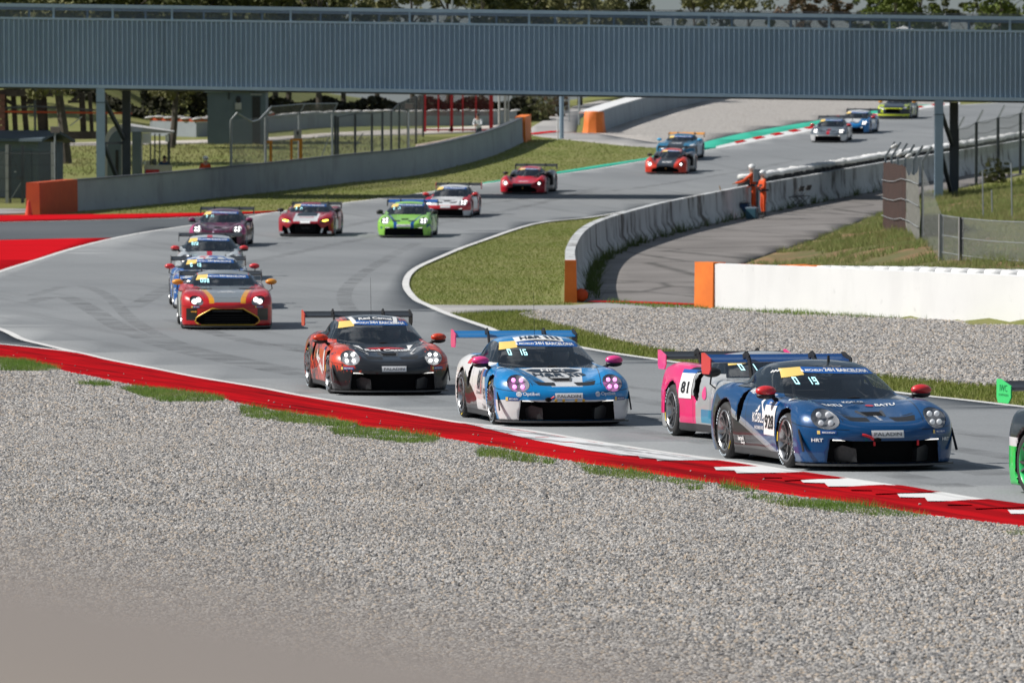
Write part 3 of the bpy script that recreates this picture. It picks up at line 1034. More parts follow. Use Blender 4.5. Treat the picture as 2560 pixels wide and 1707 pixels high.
for i, p in enumerate(st_path):
    d = np.array(st_path[min(i + 1, len(st_path) - 1)]) - np.array(st_path[max(i - 1, 0)]); d = d / np.linalg.norm(d)
    q = np.array(p) + np.array([-d[1], d[0]]) * 0.62
    if i > 66: break
    r = empty('tyre_stack', (q[0], q[1], gz(*q) + 0.01), random.uniform(0, 6))
    link_mesh('tyre_column', stack_me, MT['black'], r)
    t = link_mesh('top_tyre', top_me, MT['white'], r)
    t.location = (random.uniform(-.06, .06), random.uniform(-.06, .06), 1.285)
    t.rotation_euler = (random.uniform(-.10, .10), random.uniform(-.10, .10), 0)
    tag(r, 'black tyre stack topped by a white tyre along the track side of the curved wall', 'tyres', 'tyre stacks along the curved wall')


# ------------------------------------------------------------------ footbridge
br = empty('footbridge', (0, 245, 0))
tag(br, 'blue-grey corrugated footbridge spanning the whole track on steel posts', 'bridge')
BX0, BX1 = -37.28, 37.28


def bY(x): return 245.0 - 0.067 * (x)


def bz(x, top=False):   # height of panel bottom / top edge
    lo = CAMH + 1.37 - (x + 18.3) * (0.53 / 36.9)
    return lo + 2.98 if top else lo


def bp(x, y, z): return (x, y - 245.0, z)


n_pan = 29
pw = (BX1 - BX0) / n_pan
for i in range(n_pan):
    xa, xb = BX0 + i * pw, BX0 + (i + 1) * pw
    n_rib = 12
    V_, F_ = [], []
    cs = []
    for k in range(n_rib):
        p = pw / n_rib; x0 = xa + k * p
        cs += [(x0 + 0.004, 0.0), (x0 + p * 0.22, 0.0), (x0 + p * 0.42, -0.10), (x0 + p * 0.56, -0.10), (x0 + p * 0.76, 0.0)]
    cs += [(xb - 0.004, 0.0)]
    for (x, dy) in cs:
        V_.append(bp(x, bY(x) + dy, bz(x) + 0.16)); V_.append(bp(x, bY(x) + dy, bz(x, True) - 0.06))
    for k in range(len(cs) - 1):
        F_.append((2 * k, 2 * k + 2, 2 * k + 3, 2 * k + 1))
    mesh_obj('cladding_panel', V_, F_, MT['bridge'], br)
mb = MB()
W_BR = 4.2
for (y0, y1, z0, z1, nm, mt) in ((-0.16, 0.10, 0.0, 0.155, 'bottom_beam', 'bridge_lt'), (-0.09, 0.10, 2.925, 3.02, 'top_beam', 'bridge_lt')):
    V_ = []
    for x in (BX0, BX1):
        b = bz(x)
        V_ += [bp(x, bY(x) + y0, b + z0), bp(x, bY(x) + y1, b + z0), bp(x, bY(x) + y1, b + z1), bp(x, bY(x) + y0, b + z1)]
    mesh_obj(nm, V_, [(0, 1, 2, 3), (4, 7, 6, 5), (0, 4, 5, 1), (1, 5, 6, 2), (2, 6, 7, 3), (3, 7, 4, 0)], MT[mt], br)
V_ = []
for x in (BX0, BX1):
    b = bz(x)
    V_ += [bp(x, bY(x) + 0.11, b - 0.06), bp(x, bY(x) + W_BR, b - 0.06), bp(x, bY(x) + W_BR, b + 0.16), bp(x, bY(x) + 0.11, b + 0.16)]
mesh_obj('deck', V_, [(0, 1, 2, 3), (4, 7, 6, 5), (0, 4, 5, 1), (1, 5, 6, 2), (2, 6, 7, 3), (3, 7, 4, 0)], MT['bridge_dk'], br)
V_ = []
for x in (BX0, BX1):
    b = bz(x)
    V_ += [bp(x, bY(x) + W_BR + 0.01, b), bp(x, bY(x) + W_BR + 0.12, b), bp(x, bY(x) + W_BR + 0.12, b + 2.98), bp(x, bY(x) + W_BR + 0.01, b + 2.98)]
mesh_obj('rear_cladding', V_, [(0, 1, 2, 3), (4, 7, 6, 5), (0, 4, 5, 1), (1, 5, 6, 2), (2, 6, 7, 3), (3, 7, 4, 0)], MT['bridge'], br)
# parapet railings, front and rear
for (dy, h, th) in ((0.02, 0.60, 0.15), (W_BR + 0.06, 0.52, 0.12)):
    mb = MB()
    mb.add([bp(x, bY(x) + dy + s, bz(x, True) + 0.03 + hh) for x in (BX0, BX1) for s, hh in ((-0.05, h - th), (0.05, h - th), (0.05, h), (-0.05, h))],
           [(0, 1, 2, 3), (4, 7, 6, 5), (0, 4, 5, 1), (1, 5, 6, 2), (2, 6, 7, 3), (3, 7, 4, 0)])
    mb.build('handrail', MT['bridge_lt'] if dy < 1 else MT['bridge'], br)
    for i in range(n_pan + 1):
        x = BX0 + 0.02 + i * (BX1 - BX0 - 0.04) / n_pan + (1.15 if dy > 1 else 0.0) - 0.55
        if x > BX1 or x < BX0: continue
        z = bz(x, True)
        MB().box(bp(x, bY(x) + dy, z + 0.03 + (h - th) / 2), (0.09, 0.09, h - th - 0.004)).build('rail_post', MT['bridge_lt'] if dy < 1 else MT['bridge'], br)
V_ = []
for x in (BX0, BX1):
    V_ += [bp(x, bY(x) + 0.06, bz(x, True) + 0.03), bp(x, bY(x) + 0.06, bz(x, True) + 0.5)]
mesh_obj('parapet_mesh', V_, [(0, 2, 3, 1)], MT['mesh_fine'], br)
for dz in (0.68, 0.74):
    MB().tube([bp(x, bY(x) + W_BR, bz(x, True) + dz + (0.0 if x < 4 else 0.05)) for x in np.linspace(3.0, BX1, 9)], 0.014, 5).build('guard_wire', MT['post_dk'], br)
# legs
for (px, back_px, base) in ((247.5, 317, None), (2341, 2384, None)):
    X = (px - 1280) / FPX * 245
    y = bY(X)
    g = gz(X, y)
    zt = bz(X)
    MB().box(bp(X, y + 0.02, (g - 0.2 + zt - 0.01) / 2), (0.36, 0.34, zt - g + 0.19)).build('leg', MT['bridge_lt'], br)
    MB().box(bp(X, y + 0.02, zt - 0.62), (0.39, 0.37, 0.035)).build('leg_collar', MT['bridge_dk'], br)
    yb = y + 2.9
    Xb = (back_px - 1280) / FPX * yb
    gb = gz(Xb, yb)
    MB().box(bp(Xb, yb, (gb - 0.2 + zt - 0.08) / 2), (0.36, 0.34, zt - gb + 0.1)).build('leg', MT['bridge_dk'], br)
    zm = (g + zt) / 2
    for (za, zb) in ((zt - 0.5, zm + 0.2), (zm - 0.1, g + 0.1)):
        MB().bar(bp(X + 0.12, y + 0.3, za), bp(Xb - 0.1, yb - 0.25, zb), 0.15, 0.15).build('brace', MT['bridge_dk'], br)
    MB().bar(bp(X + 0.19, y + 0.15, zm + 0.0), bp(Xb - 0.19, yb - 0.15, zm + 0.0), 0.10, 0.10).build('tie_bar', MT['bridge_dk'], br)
# ------------------------------------------------------------------ race cars: bodies as implicit surfaces
def smax(a, b, k):
    h = np.clip(0.5 + 0.5 * (a - b) / k, 0, 1)
    return b + (a - b) * h + k * h * (1 - h)


def smin(a, b, k): return -smax(-a, -b, k)


def surface_nets(F, ax):
    xs, ys, zs = ax
    nx, ny, nz = F.shape
    S = F < 0
    cs = np.zeros((nx - 1, ny - 1, nz - 1), np.int8)
    for dx in (0, 1):
        for dy in (0, 1):
            for dz in (0, 1):
                cs += S[dx:nx - 1 + dx, dy:ny - 1 + dy, dz:nz - 1 + dz]
    act = (cs > 0) & (cs < 8)
    I, J, K = np.nonzero(act)
    n = len(I)
    vid = -np.ones(act.shape, np.int64); vid[I, J, K] = np.arange(n)
    acc = np.zeros((n, 3)); cnt = np.zeros(n)
    corners = [(0, 0, 0), (1, 0, 0), (0, 1, 0), (1, 1, 0), (0, 0, 1), (1, 0, 1), (0, 1, 1), (1, 1, 1)]
    fv = {c: F[I + c[0], J + c[1], K + c[2]] for c in corners}
    for a in corners:
        for d in range(3):
            if a[d]: continue
            b = list(a); b[d] = 1; b = tuple(b)
            fa, fb = fv[a], fv[b]
            m = (fa < 0) != (fb < 0)
            t = np.where(m, fa / np.where(fa - fb == 0, 1e-9, fa - fb), 0)
            p = np.array(a, float)[None, :].repeat(n, 0)
            p[:, d] += t
            acc[m] += p[m]; cnt[m] += 1
    V = acc / cnt[:, None] + np.c_[I, J, K]
    h = np.array([xs[1] - xs[0], ys[1] - ys[0], zs[1] - zs[0]])
    V = V * h + np.array([xs[0], ys[0], zs[0]])
    quads = []
    for d in range(3):
        sl0 = [slice(None)] * 3; sl1 = [slice(None)] * 3
        sl0[d] = slice(0, -1); sl1[d] = slice(1, None)
        A, B = S[tuple(sl0)], S[tuple(sl1)]
        e1, e2 = (d + 1) % 3, (d + 2) % 3
        ch = A != B
        idx = np.array(np.nonzero(ch)).T
        ok = (idx[:, e1] > 0) & (idx[:, e2] > 0) & (idx[:, e1] < F.shape[e1] - 1) & (idx[:, e2] < F.shape[e2] - 1)
        idx = idx[ok]
        fl = A[tuple(idx.T)]
        q = []
        for o1, o2 in ((-1, -1), (0, -1), (0, 0), (-1, 0)):
            c = idx.copy(); c[:, e1] += o1; c[:, e2] += o2
            q.append(vid[c[:, 0], c[:, 1], c[:, 2]])
        q = np.array(q).T
        q[~fl] = q[~fl][:, ::-1]
        quads.append(q)
    Qd = np.vstack(quads)
    Qd = Qd[(Qd >= 0).all(1)]
    return V, np.vstack([Qd[:, [0, 1, 2]], Qd[:, [0, 2, 3]]])


def cut(V, T, g):
    """split a triangle mesh along g=0: returns (inside g<0), (outside)"""
    s = g < 0
    k = s[T].sum(1)
    ti, to = [T[k == 3]], [T[k == 0]]
    V = [V]; nv = len(V[0])
    base = V[0]
    mid, newv = {}, []

    def mp(a, b):
        key = (a, b) if a < b else (b, a)
        if key not in mid:
            t = g[a] / (g[a] - g[b])
            mid[key] = nv + len(newv)
            newv.append(base[a] * (1 - t) + base[b] * t)
        return mid[key]

    A, B = [], []
    for tri in T[(k == 1) | (k == 2)]:
        f = s[tri]
        one = f.sum() == 1
        j = int(np.argmax(f)) if one else int(np.argmin(f))
        a, b, c = int(tri[j]), int(tri[(j + 1) % 3]), int(tri[(j + 2) % 3])
        ab, ac = mp(a, b), mp(a, c)
        (A if one else B).append((a, ab, ac))
        (B if one else A).extend([(ab, b, c), (ab, c, ac)])
    VV = np.vstack([base, np.array(newv)]) if newv else base
    Ti = np.vstack([ti[0], np.array(A, int)]) if A else ti[0]
    To = np.vstack([to[0], np.array(B, int)]) if B else to[0]
    return compact(VV, Ti), compact(VV, To)


def compact(V, T):
    u, inv = np.unique(T.ravel(), return_inverse=True)
    return V[u], inv.reshape(-1, 3)


class Body:
    """one kind of car: field from side profile, plan, crest and cabin curves"""
    def __init__(s, P, h):
        s.P = P
        F = lambda p: s.field(p[..., 0], p[..., 1], p[..., 2])
        xs = np.arange(P['x1'] - 0.12, P['x0'] + 0.14, h)
        ys = np.arange(-1.12 + h * 0.37, 1.13, h)
        zs = np.arange(0.02, 1.40, h)
        X, Y, Z = np.meshgrid(xs, ys, zs, indexing='ij')
        G = s.field(X, Y, Z)
        V, T = surface_nets(G, (xs, ys, zs))
        e = 0.002
        for it in range(3):
            f = F(V)
            gr = np.stack([(F(V + np.eye(3)[i] * e) - F(V - np.eye(3)[i] * e)) / (2 * e) for i in range(3)], -1)
            st = f[:, None] * gr / np.maximum((gr ** 2).sum(-1), 0.05)[:, None]
            L = np.linalg.norm(st, axis=1)
            st *= np.minimum(1, h * 0.6 / np.maximum(L, 1e-9))[:, None]
            V = V - st * 0.9
        s.V, s.T = V, T
        s.bvh = BVHTree.FromPolygons([Vector(v) for v in V], [tuple(map(int, t)) for t in T])
        s.parts = {}
        rest = (V, T)
        for nm, fn in P['cuts']:
            ins, rest = cut(*rest, fn(rest[0][:, 0], rest[0][:, 1], rest[0][:, 2]))
            s.parts[nm] = ins
        s.parts['body'] = rest
        s.me = {}
        for nm, (v, t) in s.parts.items():
            if len(t) == 0: continue
            base = nm.split(':')[0]
            if nm.endswith(':four'):
                c = v[t].mean(1)
                for tag_, m in (('FL', (c[:, 0] > 0) & (c[:, 1] > 0)), ('FR', (c[:, 0] > 0) & (c[:, 1] <= 0)), ('RL', (c[:, 0] <= 0) & (c[:, 1] > 0)), ('RR', (c[:, 0] <= 0) & (c[:, 1] <= 0))):
                    s.me[base + tag_] = (base, np_mesh(base, *compact(v, t[m])))
            elif nm.endswith(':lr'):
                c = v[t][:, :, 1].mean(1)
                for tag_, m in (('L', c > 0), ('R', c <= 0)):
                    s.me[base + tag_] = (base, np_mesh(base, *compact(v, t[m])))
            else:
                s.me[nm] = (base, np_mesh(base, v, t))

    def field(s, x, y, z):
        P = s.P
        a = np.abs(y)
        zc, zf, yf = P['zc'](x), P['zf'](x), P['yf'](x)
        d = a - yf
        bump = np.exp(-(d / np.where(d < 0, P['wf_in'], P['wf_out'])) ** 2)
        top = zc + (zf - zc) * bump
        side = P['W'](x) * P['vp'](z)
        nose = P['nose'](a, z)
        tail = P['tail'](a, z)
        f = smax(z - top, a - side, P.get('k_side', 0.13))
        f = smax(f, x - nose, P.get('k_nose', 0.10))
        f = smax(f, tail - x, 0.10)
        f = np.maximum(f, P['floor'] - z)
        # cabin
        xr = x + P['ws_bow'] * (a / 0.7) ** 2
        zr = P['zr'](xr) - P['crown'] * (a / 0.6) ** 2
        zb = P.get('zb', 0.85)
        cab = P['Wc'](x) - P['tum'] * np.maximum(z - zb, 0) - 1.2 * np.maximum(zb - z, 0)
        c = smax(z - zr, a - cab, P.get('k_cab', 0.10))
        c = np.maximum(c, np.maximum(x - P.get('cx0', 1.12), P['x1'] + 0.22 - x))
        f = smin(f, c, P.get('k_join', 0.03))
        for xa, za, ra, yin in P['arches']:
            r = np.hypot(x - xa, z - za) - ra
            f = np.maximum(f, -np.maximum(r, yin - a))
        for fn in P.get('carve', []):
            f = np.maximum(f, -fn(x, a, z))
        return f


def arch_cut(P):
    def g(x, y, z):
        r = np.full(x.shape, 9.0)
        for xa, za, ra, yin in P['arches']:
            r = np.minimum(r, np.maximum(np.hypot(x - xa, z - za) - (ra + 0.006), (yin - 0.02) - np.abs(y)))
        return r
    return g


def box_f(x0, x1, a0, a1, z0, z1):
    return lambda x, a, z: np.maximum.reduce([x0 - x, x - x1, a0 - np.abs(a), np.abs(a) - a1, z0 - z, z - z1])


def ell(u, v, cu, cv, ru, rv): return (np.sqrt(((u - cu) / ru) ** 2 + ((v - cv) / rv) ** 2) - 1) * min(ru, rv)


# ---- rear-engined coupe with round headlights
PC = dict(x0=2.30, x1=-2.34, floor=0.085, k_side=0.15, k_nose=0.12, ws_bow=0.16, crown=0.060, tum=0.56, k_cab=0.12, wf_in=0.22, wf_out=0.32,
          zb=0.78,
          zc=Spl([(2.4, .465), (2.27, .52), (2.2, .545), (2.05, .58), (1.9, .608), (1.6, .655), (1.3, .702), (1.0, .748), (.8, .778), (.4, .82), (-.5, .88), (-1.2, .92), (-1.7, .90), (-2.1, .85), (-2.35, .76)]),
          zf=Spl([(2.4, .465), (2.25, .53), (2.12, .585), (2.0, .645), (1.85, .705), (1.7, .75), (1.5, .785), (1.23, .805), (1.0, .805), (.8, .81), (.3, .835), (-.3, .875), (-.9, .93), (-1.3, .945), (-1.7, .915), (-2.1, .83), (-2.35, .74)]),
          yf=Spl([(2.3, .62), (1.8, .66), (1.2, .72), (.6, .78), (0, .78), (-1.2, .74), (-2.3, .6)]),
          W=Spl([(2.4, .90), (2.1, .955), (1.8, .968), (1.23, .965), (.85, .945), (.4, .925), (0, .925), (-.5, .94), (-.85, .965), (-1.23, .975), (-1.7, .955), (-2.0, .90), (-2.35, .80)]),
          vp=Spl([(0, .93), (.12, .955), (.22, .985), (.38, 1.0), (.52, 1.0), (.65, .985), (.8, .945), (.95, .88), (1.3, .7)]),
          nose=lambda a, z: 2.275 - 0.30 * (a / 0.86) ** 2.7 - 0.9 * np.clip(z - 0.40, 0, 1) ** 1.7 - 0.10 * np.clip(0.22 - z, 0, 1),
          tail=lambda a, z: -2.30 + 0.28 * (a / 0.85) ** 2.6 + 0.5 * np.clip(z - 0.6, 0, 1) ** 1.5 + 0.2 * np.clip(0.3 - z, 0, 1),
          zr=Spl([(1.4, .45), (1.05, .675), (.9, .755), (.75, .835), (.55, .935), (.35, 1.03), (.12, 1.12), (-.05, 1.175), (-.25, 1.215), (-.5, 1.235), (-.8, 1.205), (-1.2, 1.10), (-1.6, .975), (-2.0, .84), (-2.35, .68)]),
          Wc=Spl([(1.2, .70), (.8, .775), (.5, .81), (.1, .83), (-.5, .83), (-.9, .80), (-1.3, .72), (-1.7, .60), (-2.1, .45)]),
          arches=[(1.23, .335, .375, .55), (-1.23, .345, .395, .52)])
PC['carve'] = [lambda x, a, z: np.maximum.reduce([2.02 - x, a - (0.665 + 0.10 * (0.35 - z)), 0.10 - z, z - 0.345 - 0.02 * sstep(0.4, 0.6, a)]),
               lambda x, a, z: np.maximum.reduce([ell(x, z, -0.62 + 0.25 * (z - .7), 0.68, 0.085, 0.20), 0.80 - a])]
PC['cuts'] = [('arch_liner:four', arch_cut(PC)),
              ('air_intake', lambda x, y, z: np.maximum.reduce([1.85 - x, np.abs(y) - (0.672 + 0.10 * (0.35 - z)), z - 0.352 - 0.02 * sstep(0.4, 0.6, np.abs(y)), 0.094 - z])),
              ('side_intake:lr', lambda x, y, z: np.maximum.reduce([ell(x, z, -0.62 + 0.25 * (z - .7), 0.68, 0.092, 0.208), 0.70 - np.abs(y)])),
              ('windscreen', lambda x, y, z: np.maximum.reduce([0.792 - 0.01 * (y / .7) ** 2 - z, z - (1.172 - 0.055 * (y / .6) ** 2), np.abs(y) - (0.715 - 0.40 * (z - 0.79)), -0.25 - x, x - 1.02])),
              ('side_window:lr', lambda x, y, z: np.maximum.reduce([0.865 - 0.03 * x - z, z - (PC['zr'](x) - 0.085), x - (0.58 - (z - 0.87) * 2.0), -1.02 + (z - 0.9) * 1.0 - x, 0.42 - np.abs(y)])),
              ('rear_window', lambda x, y, z: np.maximum.reduce([x + 0.72, -1.55 - x, np.abs(y) - 0.50, 0.93 - z])),
              ('headlight:lr', lambda x, y, z: np.maximum(ell(np.abs(y), z, 0.685, 0.605, 0.152, 0.122), 1.3 - x)),
              ('hood_vent:lr', lambda x, y, z: np.maximum.reduce([1.86 - x + 0.10 * (np.abs(y) - .15), x - 2.085, 0.155 - 0.08 * (2.09 - x) - np.abs(y), np.abs(y) - 0.40 - (2.09 - x) * 0.30, 0.4 - z])),
              ('hood_duct', lambda x, y, z: np.maximum.reduce([1.52 - x, x - 1.79, np.abs(y) - 0.105 - (1.79 - x) * 0.18, 0.5 - z])),
              ('hood_slot:lr', lambda x, y, z: np.maximum(ell(x, np.abs(y), 1.83, 0.385, 0.022, 0.085), 0.5 - z)),
              ('side_skirt:lr', lambda x, y, z: np.maximum.reduce([z - 0.17, np.abs(x) - 0.95]))]

# ---- front-engined coupe, wide mouth
def front_coupe(mouth, lights, hw=1.0, roof=1.235, hood=0.0, vents=True):
    P = dict(cx0=0.75, x0=2.32, x1=-2.32, floor=0.09, k_side=0.10, k_nose=0.10, ws_bow=0.15, crown=0.065, tum=0.58, k_cab=0.12, wf_in=0.20, wf_out=0.34,
             zc=Spl([(2.4, .52), (2.25, .62), (2.1, .70), (1.8, .77 + hood), (1.4, .83 + hood), (1.0, .86 + hood), (.6, .885), (.3, .90), (-.5, .91), (-1.2, .93), (-1.8, .93), (-2.1, .91), (-2.35, .86)]),
             zf=Spl([(2.4, .5), (2.2, .62), (2.05, .70), (1.9, .755), (1.6, .83), (1.3, .86), (1.0, .865), (.6, .875), (0, .89), (-.6, .92), (-1.2, .965), (-1.6, .955), (-2.1, .90), (-2.35, .82)]),
             yf=Spl([(2.3, .68), (1.2, .80), (0, .80), (-1.2, .80), (-2.3, .7)]),
             W=Spl([(2.4, .90 * hw), (2.1, .97 * hw), (1.7, 1.0 * hw), (1.3, 1.01 * hw), (.9, 1.0 * hw), (.4, .94 * hw), (-.3, .94 * hw), (-.8, .98 * hw), (-1.3, 1.01 * hw), (-1.8, .99 * hw), (-2.35, .86 * hw)]),
             vp=Spl([(0, .96), (.12, .98), (.3, 1.0), (.6, 1.0), (.75, .975), (.9, .92), (1.3, .7)]),
             nose=lambda a, z: 2.29 - 0.34 * (a / 0.95) ** 2.6 - 0.8 * np.clip(z - 0.52, 0, 1) ** 1.5 - 0.05 * np.clip(0.25 - z, 0, 1),
             tail=lambda a, z: -2.27 + 0.22 * (a / 0.9) ** 2.6 + 0.35 * np.clip(z - 0.7, 0, 1) ** 1.4,
             zr=Spl([(1.1, .50), (.62, .80), (.42, .895), (.2, .985), (-.05, 1.085), (-.25, 1.155), (-.45, roof - .03), (-.7, roof), (-1.0, roof - .03), (-1.4, 1.10), (-1.8, .98), (-2.1, .87), (-2.35, .72)]),
             Wc=Spl([(.9, .74), (.5, .80), (.1, .83), (-.5, .835), (-1.0, .80), (-1.5, .68), (-2.1, .5)]),
             arches=[(1.32, .34, .385, .58), (-1.32, .35, .395, .56)])
    P['carve'] = [mouth, lambda x, a, z: np.maximum.reduce([np.abs(x - 0.80) - 0.10, 0.90 - a, np.abs(z - 0.45) - 0.22])]
    P['cuts'] = [('arch_liner:four', arch_cut(P)),
                 ('grille', lambda x, y, z: np.maximum(mouth(x + 0.0, np.abs(y), z) - 0.007, 1.80 - x)),
                 ('fender_vent:lr', lambda x, y, z: np.maximum.reduce([np.abs(x - 0.80) - 0.106, 0.86 - np.abs(y), np.abs(z - 0.45) - 0.226])),
                 ('windscreen', lambda x, y, z: np.maximum.reduce([0.905 - 0.01 * (y / .7) ** 2 - z, z - (1.165 + (roof - 1.235) - 0.055 * (y / .6) ** 2), np.abs(y) - (0.715 - 0.42 * (z - 0.85)), -0.6 - x, x - 0.7])),
                 ('side_window:lr', lambda x, y, z: np.maximum.reduce([0.93 - z, z - (P['zr'](x) - 0.08), x - (0.26 - (z - 0.9) * 1.9), -1.20 + (z - 0.9) * 0.9 - x, 0.42 - np.abs(y)])),
                 ('headlight:lr', lights)]
    if vents:
        P['cuts'].append(('hood_vent:lr', lambda x, y, z: np.maximum.reduce([0.80 - x, x - 1.22 + 0.8 * np.abs(np.abs(y) - .48), 0.30 - np.abs(y), np.abs(y) - 0.66, 0.6 - z])))
    P['cuts'].append(('side_skirt:lr', lambda x, y, z: np.maximum.reduce([z - 0.20, np.abs(x) - 1.0])))
    return P


# grand tourer with the broad rounded mouth
_wm = Spl([(.05, .48), (.12, .58), (.19, .675), (.25, .66), (.33, .55), (.40, .42), (.46, .32), (.6, .2)])
mouth_a = lambda x, a, z: np.maximum.reduce([2.02 - x, a - _wm(z), 0.105 - z, z - 0.45])
P_AST = front_coupe(mouth_a, lambda x, y, z: np.maximum(ell(np.abs(y) * 0.94 + (z - .63) * 0.34, z * 0.94 - (np.abs(y) - .68) * 0.34, 0.638, 0.597, 0.155, 0.10), 1.3 - x), hw=1.0)
mouth_m = lambda x, a, z: np.maximum.reduce([2.02 - x, a - (0.40 + 0.35 * (0.62 - z) * 0.5), 0.36 - z, z - 0.60])
P_AMG = front_coupe(mouth_m, lambda x, y, z: np.maximum(ell(np.abs(y), z - (np.abs(y) - .7) * 0.35, 0.70, 0.665, 0.165, 0.062), 1.3 - x), hw=0.985, hood=0.02)


# ---- mid-engined coupe
def mid_coupe(mouth, lights):
    P = dict(cx0=1.35, x0=2.28, x1=-2.30, floor=0.09, k_side=0.10, k_nose=0.10, ws_bow=0.20, crown=0.07, tum=0.62, k_cab=0.13, wf_in=0.26, wf_out=0.34,
             zc=Spl([(2.4, .42), (2.2, .54), (2.0, .60), (1.6, .68), (1.2, .77), (1.0, .81), (.5, .85), (-.5, .9), (-1.0, .94), (-1.6, .96), (-2.0, .94), (-2.35, .86)]),
             zf=Spl([(2.4, .44), (2.15, .59), (1.95, .68), (1.7, .76), (1.35, .82), (1.0, .815), (.5, .82), (0, .85), (-.5, .92), (-1.0, .985), (-1.4, 1.0), (-1.9, .95), (-2.35, .84)]),
             yf=Spl([(2.3, .68), (1.2, .78), (0, .80), (-1.2, .80), (-2.3, .72)]),
             W=Spl([(2.4, .90), (2.1, .97), (1.7, 1.0), (1.3, 1.01), (.9, .99), (.3, .93), (-.3, .94), (-.7, .99), (-1.3, 1.02), (-1.8, 1.0), (-2.35, .88)]),
             vp=Spl([(0, .95), (.15, .98), (.3, 1.0), (.6, 1.0), (.75, .975), (.95, .91), (1.3, .7)]),
             nose=lambda a, z: 2.27 - 0.36 * (a / 0.95) ** 2.5 - 0.9 * np.clip(z - 0.42, 0, 1) ** 1.5,
             tail=lambda a, z: -2.25 + 0.2 * (a / 0.9) ** 2.6 + 0.3 * np.clip(z - 0.7, 0, 1) ** 1.4,
             zr=Spl([(1.7, .50), (1.2, .72), (.95, .83), (.7, .935), (.4, 1.05), (.15, 1.125), (-.1, 1.165), (-.35, 1.17), (-.7, 1.13), (-1.2, 1.03), (-1.7, .92), (-2.3, .70)]),
             Wc=Spl([(1.3, .72), (.9, .78), (.5, .82), (0, .83), (-.5, .80), (-1.0, .68), (-1.5, .5), (-2.1, .35)]),
             arches=[(1.32, .335, .38, .58), (-1.32, .35, .395, .56)])
    P['carve'] = [mouth, lambda x, a, z: np.maximum.reduce([ell(x, z, -0.28, 0.70, 0.12, 0.19), 0.80 - a])]
    P['cuts'] = [('arch_liner:four', arch_cut(P)),
                 ('grille', lambda x, y, z: np.maximum(mouth(x, np.abs(y), z) - 0.007, 1.7 - x)),
                 ('side_intake:lr', lambda x, y, z: np.maximum.reduce([ell(x, z, -0.28, 0.70, 0.127, 0.197), 0.70 - np.abs(y)])),
                 ('windscreen', lambda x, y, z: np.maximum.reduce([0.84 - 0.01 * (y / .7) ** 2 - z, z - (1.125 - 0.055 * (y / .6) ** 2), np.abs(y) - (0.72 - 0.45 * (z - 0.85)), -0.2 - x])),
                 ('side_window:lr', lambda x, y, z: np.maximum.reduce([0.88 - z, z - (P['zr'](x) - 0.075), x - (0.72 - (z - 0.9) * 2.0), -0.72 + (z - 0.9) * 0.6 - x, 0.42 - np.abs(y)])),
                 ('headlight:lr', lights),
                 ('side_skirt:lr', lambda x, y, z: np.maximum.reduce([z - 0.20, np.abs(x) - 1.0]))]
    return P


mouth_r = lambda x, a, z: np.maximum.reduce([1.90 - x, a - (0.84 - 0.25 * np.abs(z - 0.25)), 0.12 - z, z - (0.46 - 0.16 * sstep(0.42, 0.62, a) + 0.10 * sstep(0.62, 0.85, a))])
P_AUD = mid_coupe(mouth_r, lambda x, y, z: np.maximum(ell(np.abs(y), z - (np.abs(y) - .7) * 0.12, 0.70, 0.575, 0.20, 0.058), 1.3 - x))

# ---- open-flanked sports car with a narrow canopy and tall front wings
P_KTM = dict(cx0=1.35, x0=2.32, x1=-2.30, floor=0.08, k_side=0.08, k_nose=0.08, ws_bow=0.16, crown=0.10, tum=0.55, k_cab=0.13, wf_in=0.20, wf_out=0.26,
             zc=Spl([(2.4, .26), (2.2, .40), (2.0, .48), (1.6, .56), (1.2, .63), (.9, .68), (.4, .70), (-.5, .74), (-1.2, .84), (-1.9, .86), (-2.35, .78)]),
             zf=Spl([(2.4, .30), (2.15, .52), (1.95, .66), (1.7, .76), (1.4, .80), (1.1, .76), (.85, .60), (.6, .54), (.1, .58), (-.3, .70), (-.8, .90), (-1.3, .95), (-1.9, .90), (-2.35, .8)]),
             yf=Spl([(2.3, .70), (1.2, .80), (0, .80), (-1.2, .80), (-2.3, .72)]),
             W=Spl([(2.4, .88), (2.1, .97), (1.7, 1.01), (1.3, 1.02), (.95, .97), (.7, .84), (.2, .82), (-.2, .90), (-.6, .98), (-1.3, 1.02), (-1.8, 1.0), (-2.35, .9)]),
             vp=Spl([(0, .97), (.15, 1.0), (.6, 1.0), (.8, .96), (1.3, .75)]),
             nose=lambda a, z: 2.27 - 0.25 * (a / 0.95) ** 2.5 - 0.8 * np.clip(z - 0.30, 0, 1) ** 1.4,
             tail=lambda a, z: -2.22 + 0.15 * (a / 0.9) ** 2.6,
             zr=Spl([(1.6, .40), (1.2, .61), (.9, .75), (.6, .88), (.3, 1.0), (.05, 1.08), (-.2, 1.13), (-.5, 1.14), (-.9, 1.08), (-1.5, .95), (-2.1, .80), (-2.35, .68)]),
             Wc=Spl([(1.4, .40), (1.0, .52), (.6, .60), (0, .64), (-.6, .62), (-1.1, .50), (-1.6, .35), (-2.2, .2)]),
             arches=[(1.32, .33, .38, .58), (-1.30, .345, .395, .56)])
mouth_k = lambda x, a, z: np.maximum.reduce([1.95 - x, a - (0.62 + 0.3 * (0.2 - z)), 0.11 - z, z - (0.36 - 0.10 * sstep(0.2, 0.62, a))])
P_KTM['carve'] = [mouth_k, lambda x, a, z: np.maximum.reduce([np.abs(x + 0.42) - 0.24, 0.70 - a, 0.30 - z, z - 0.74])]
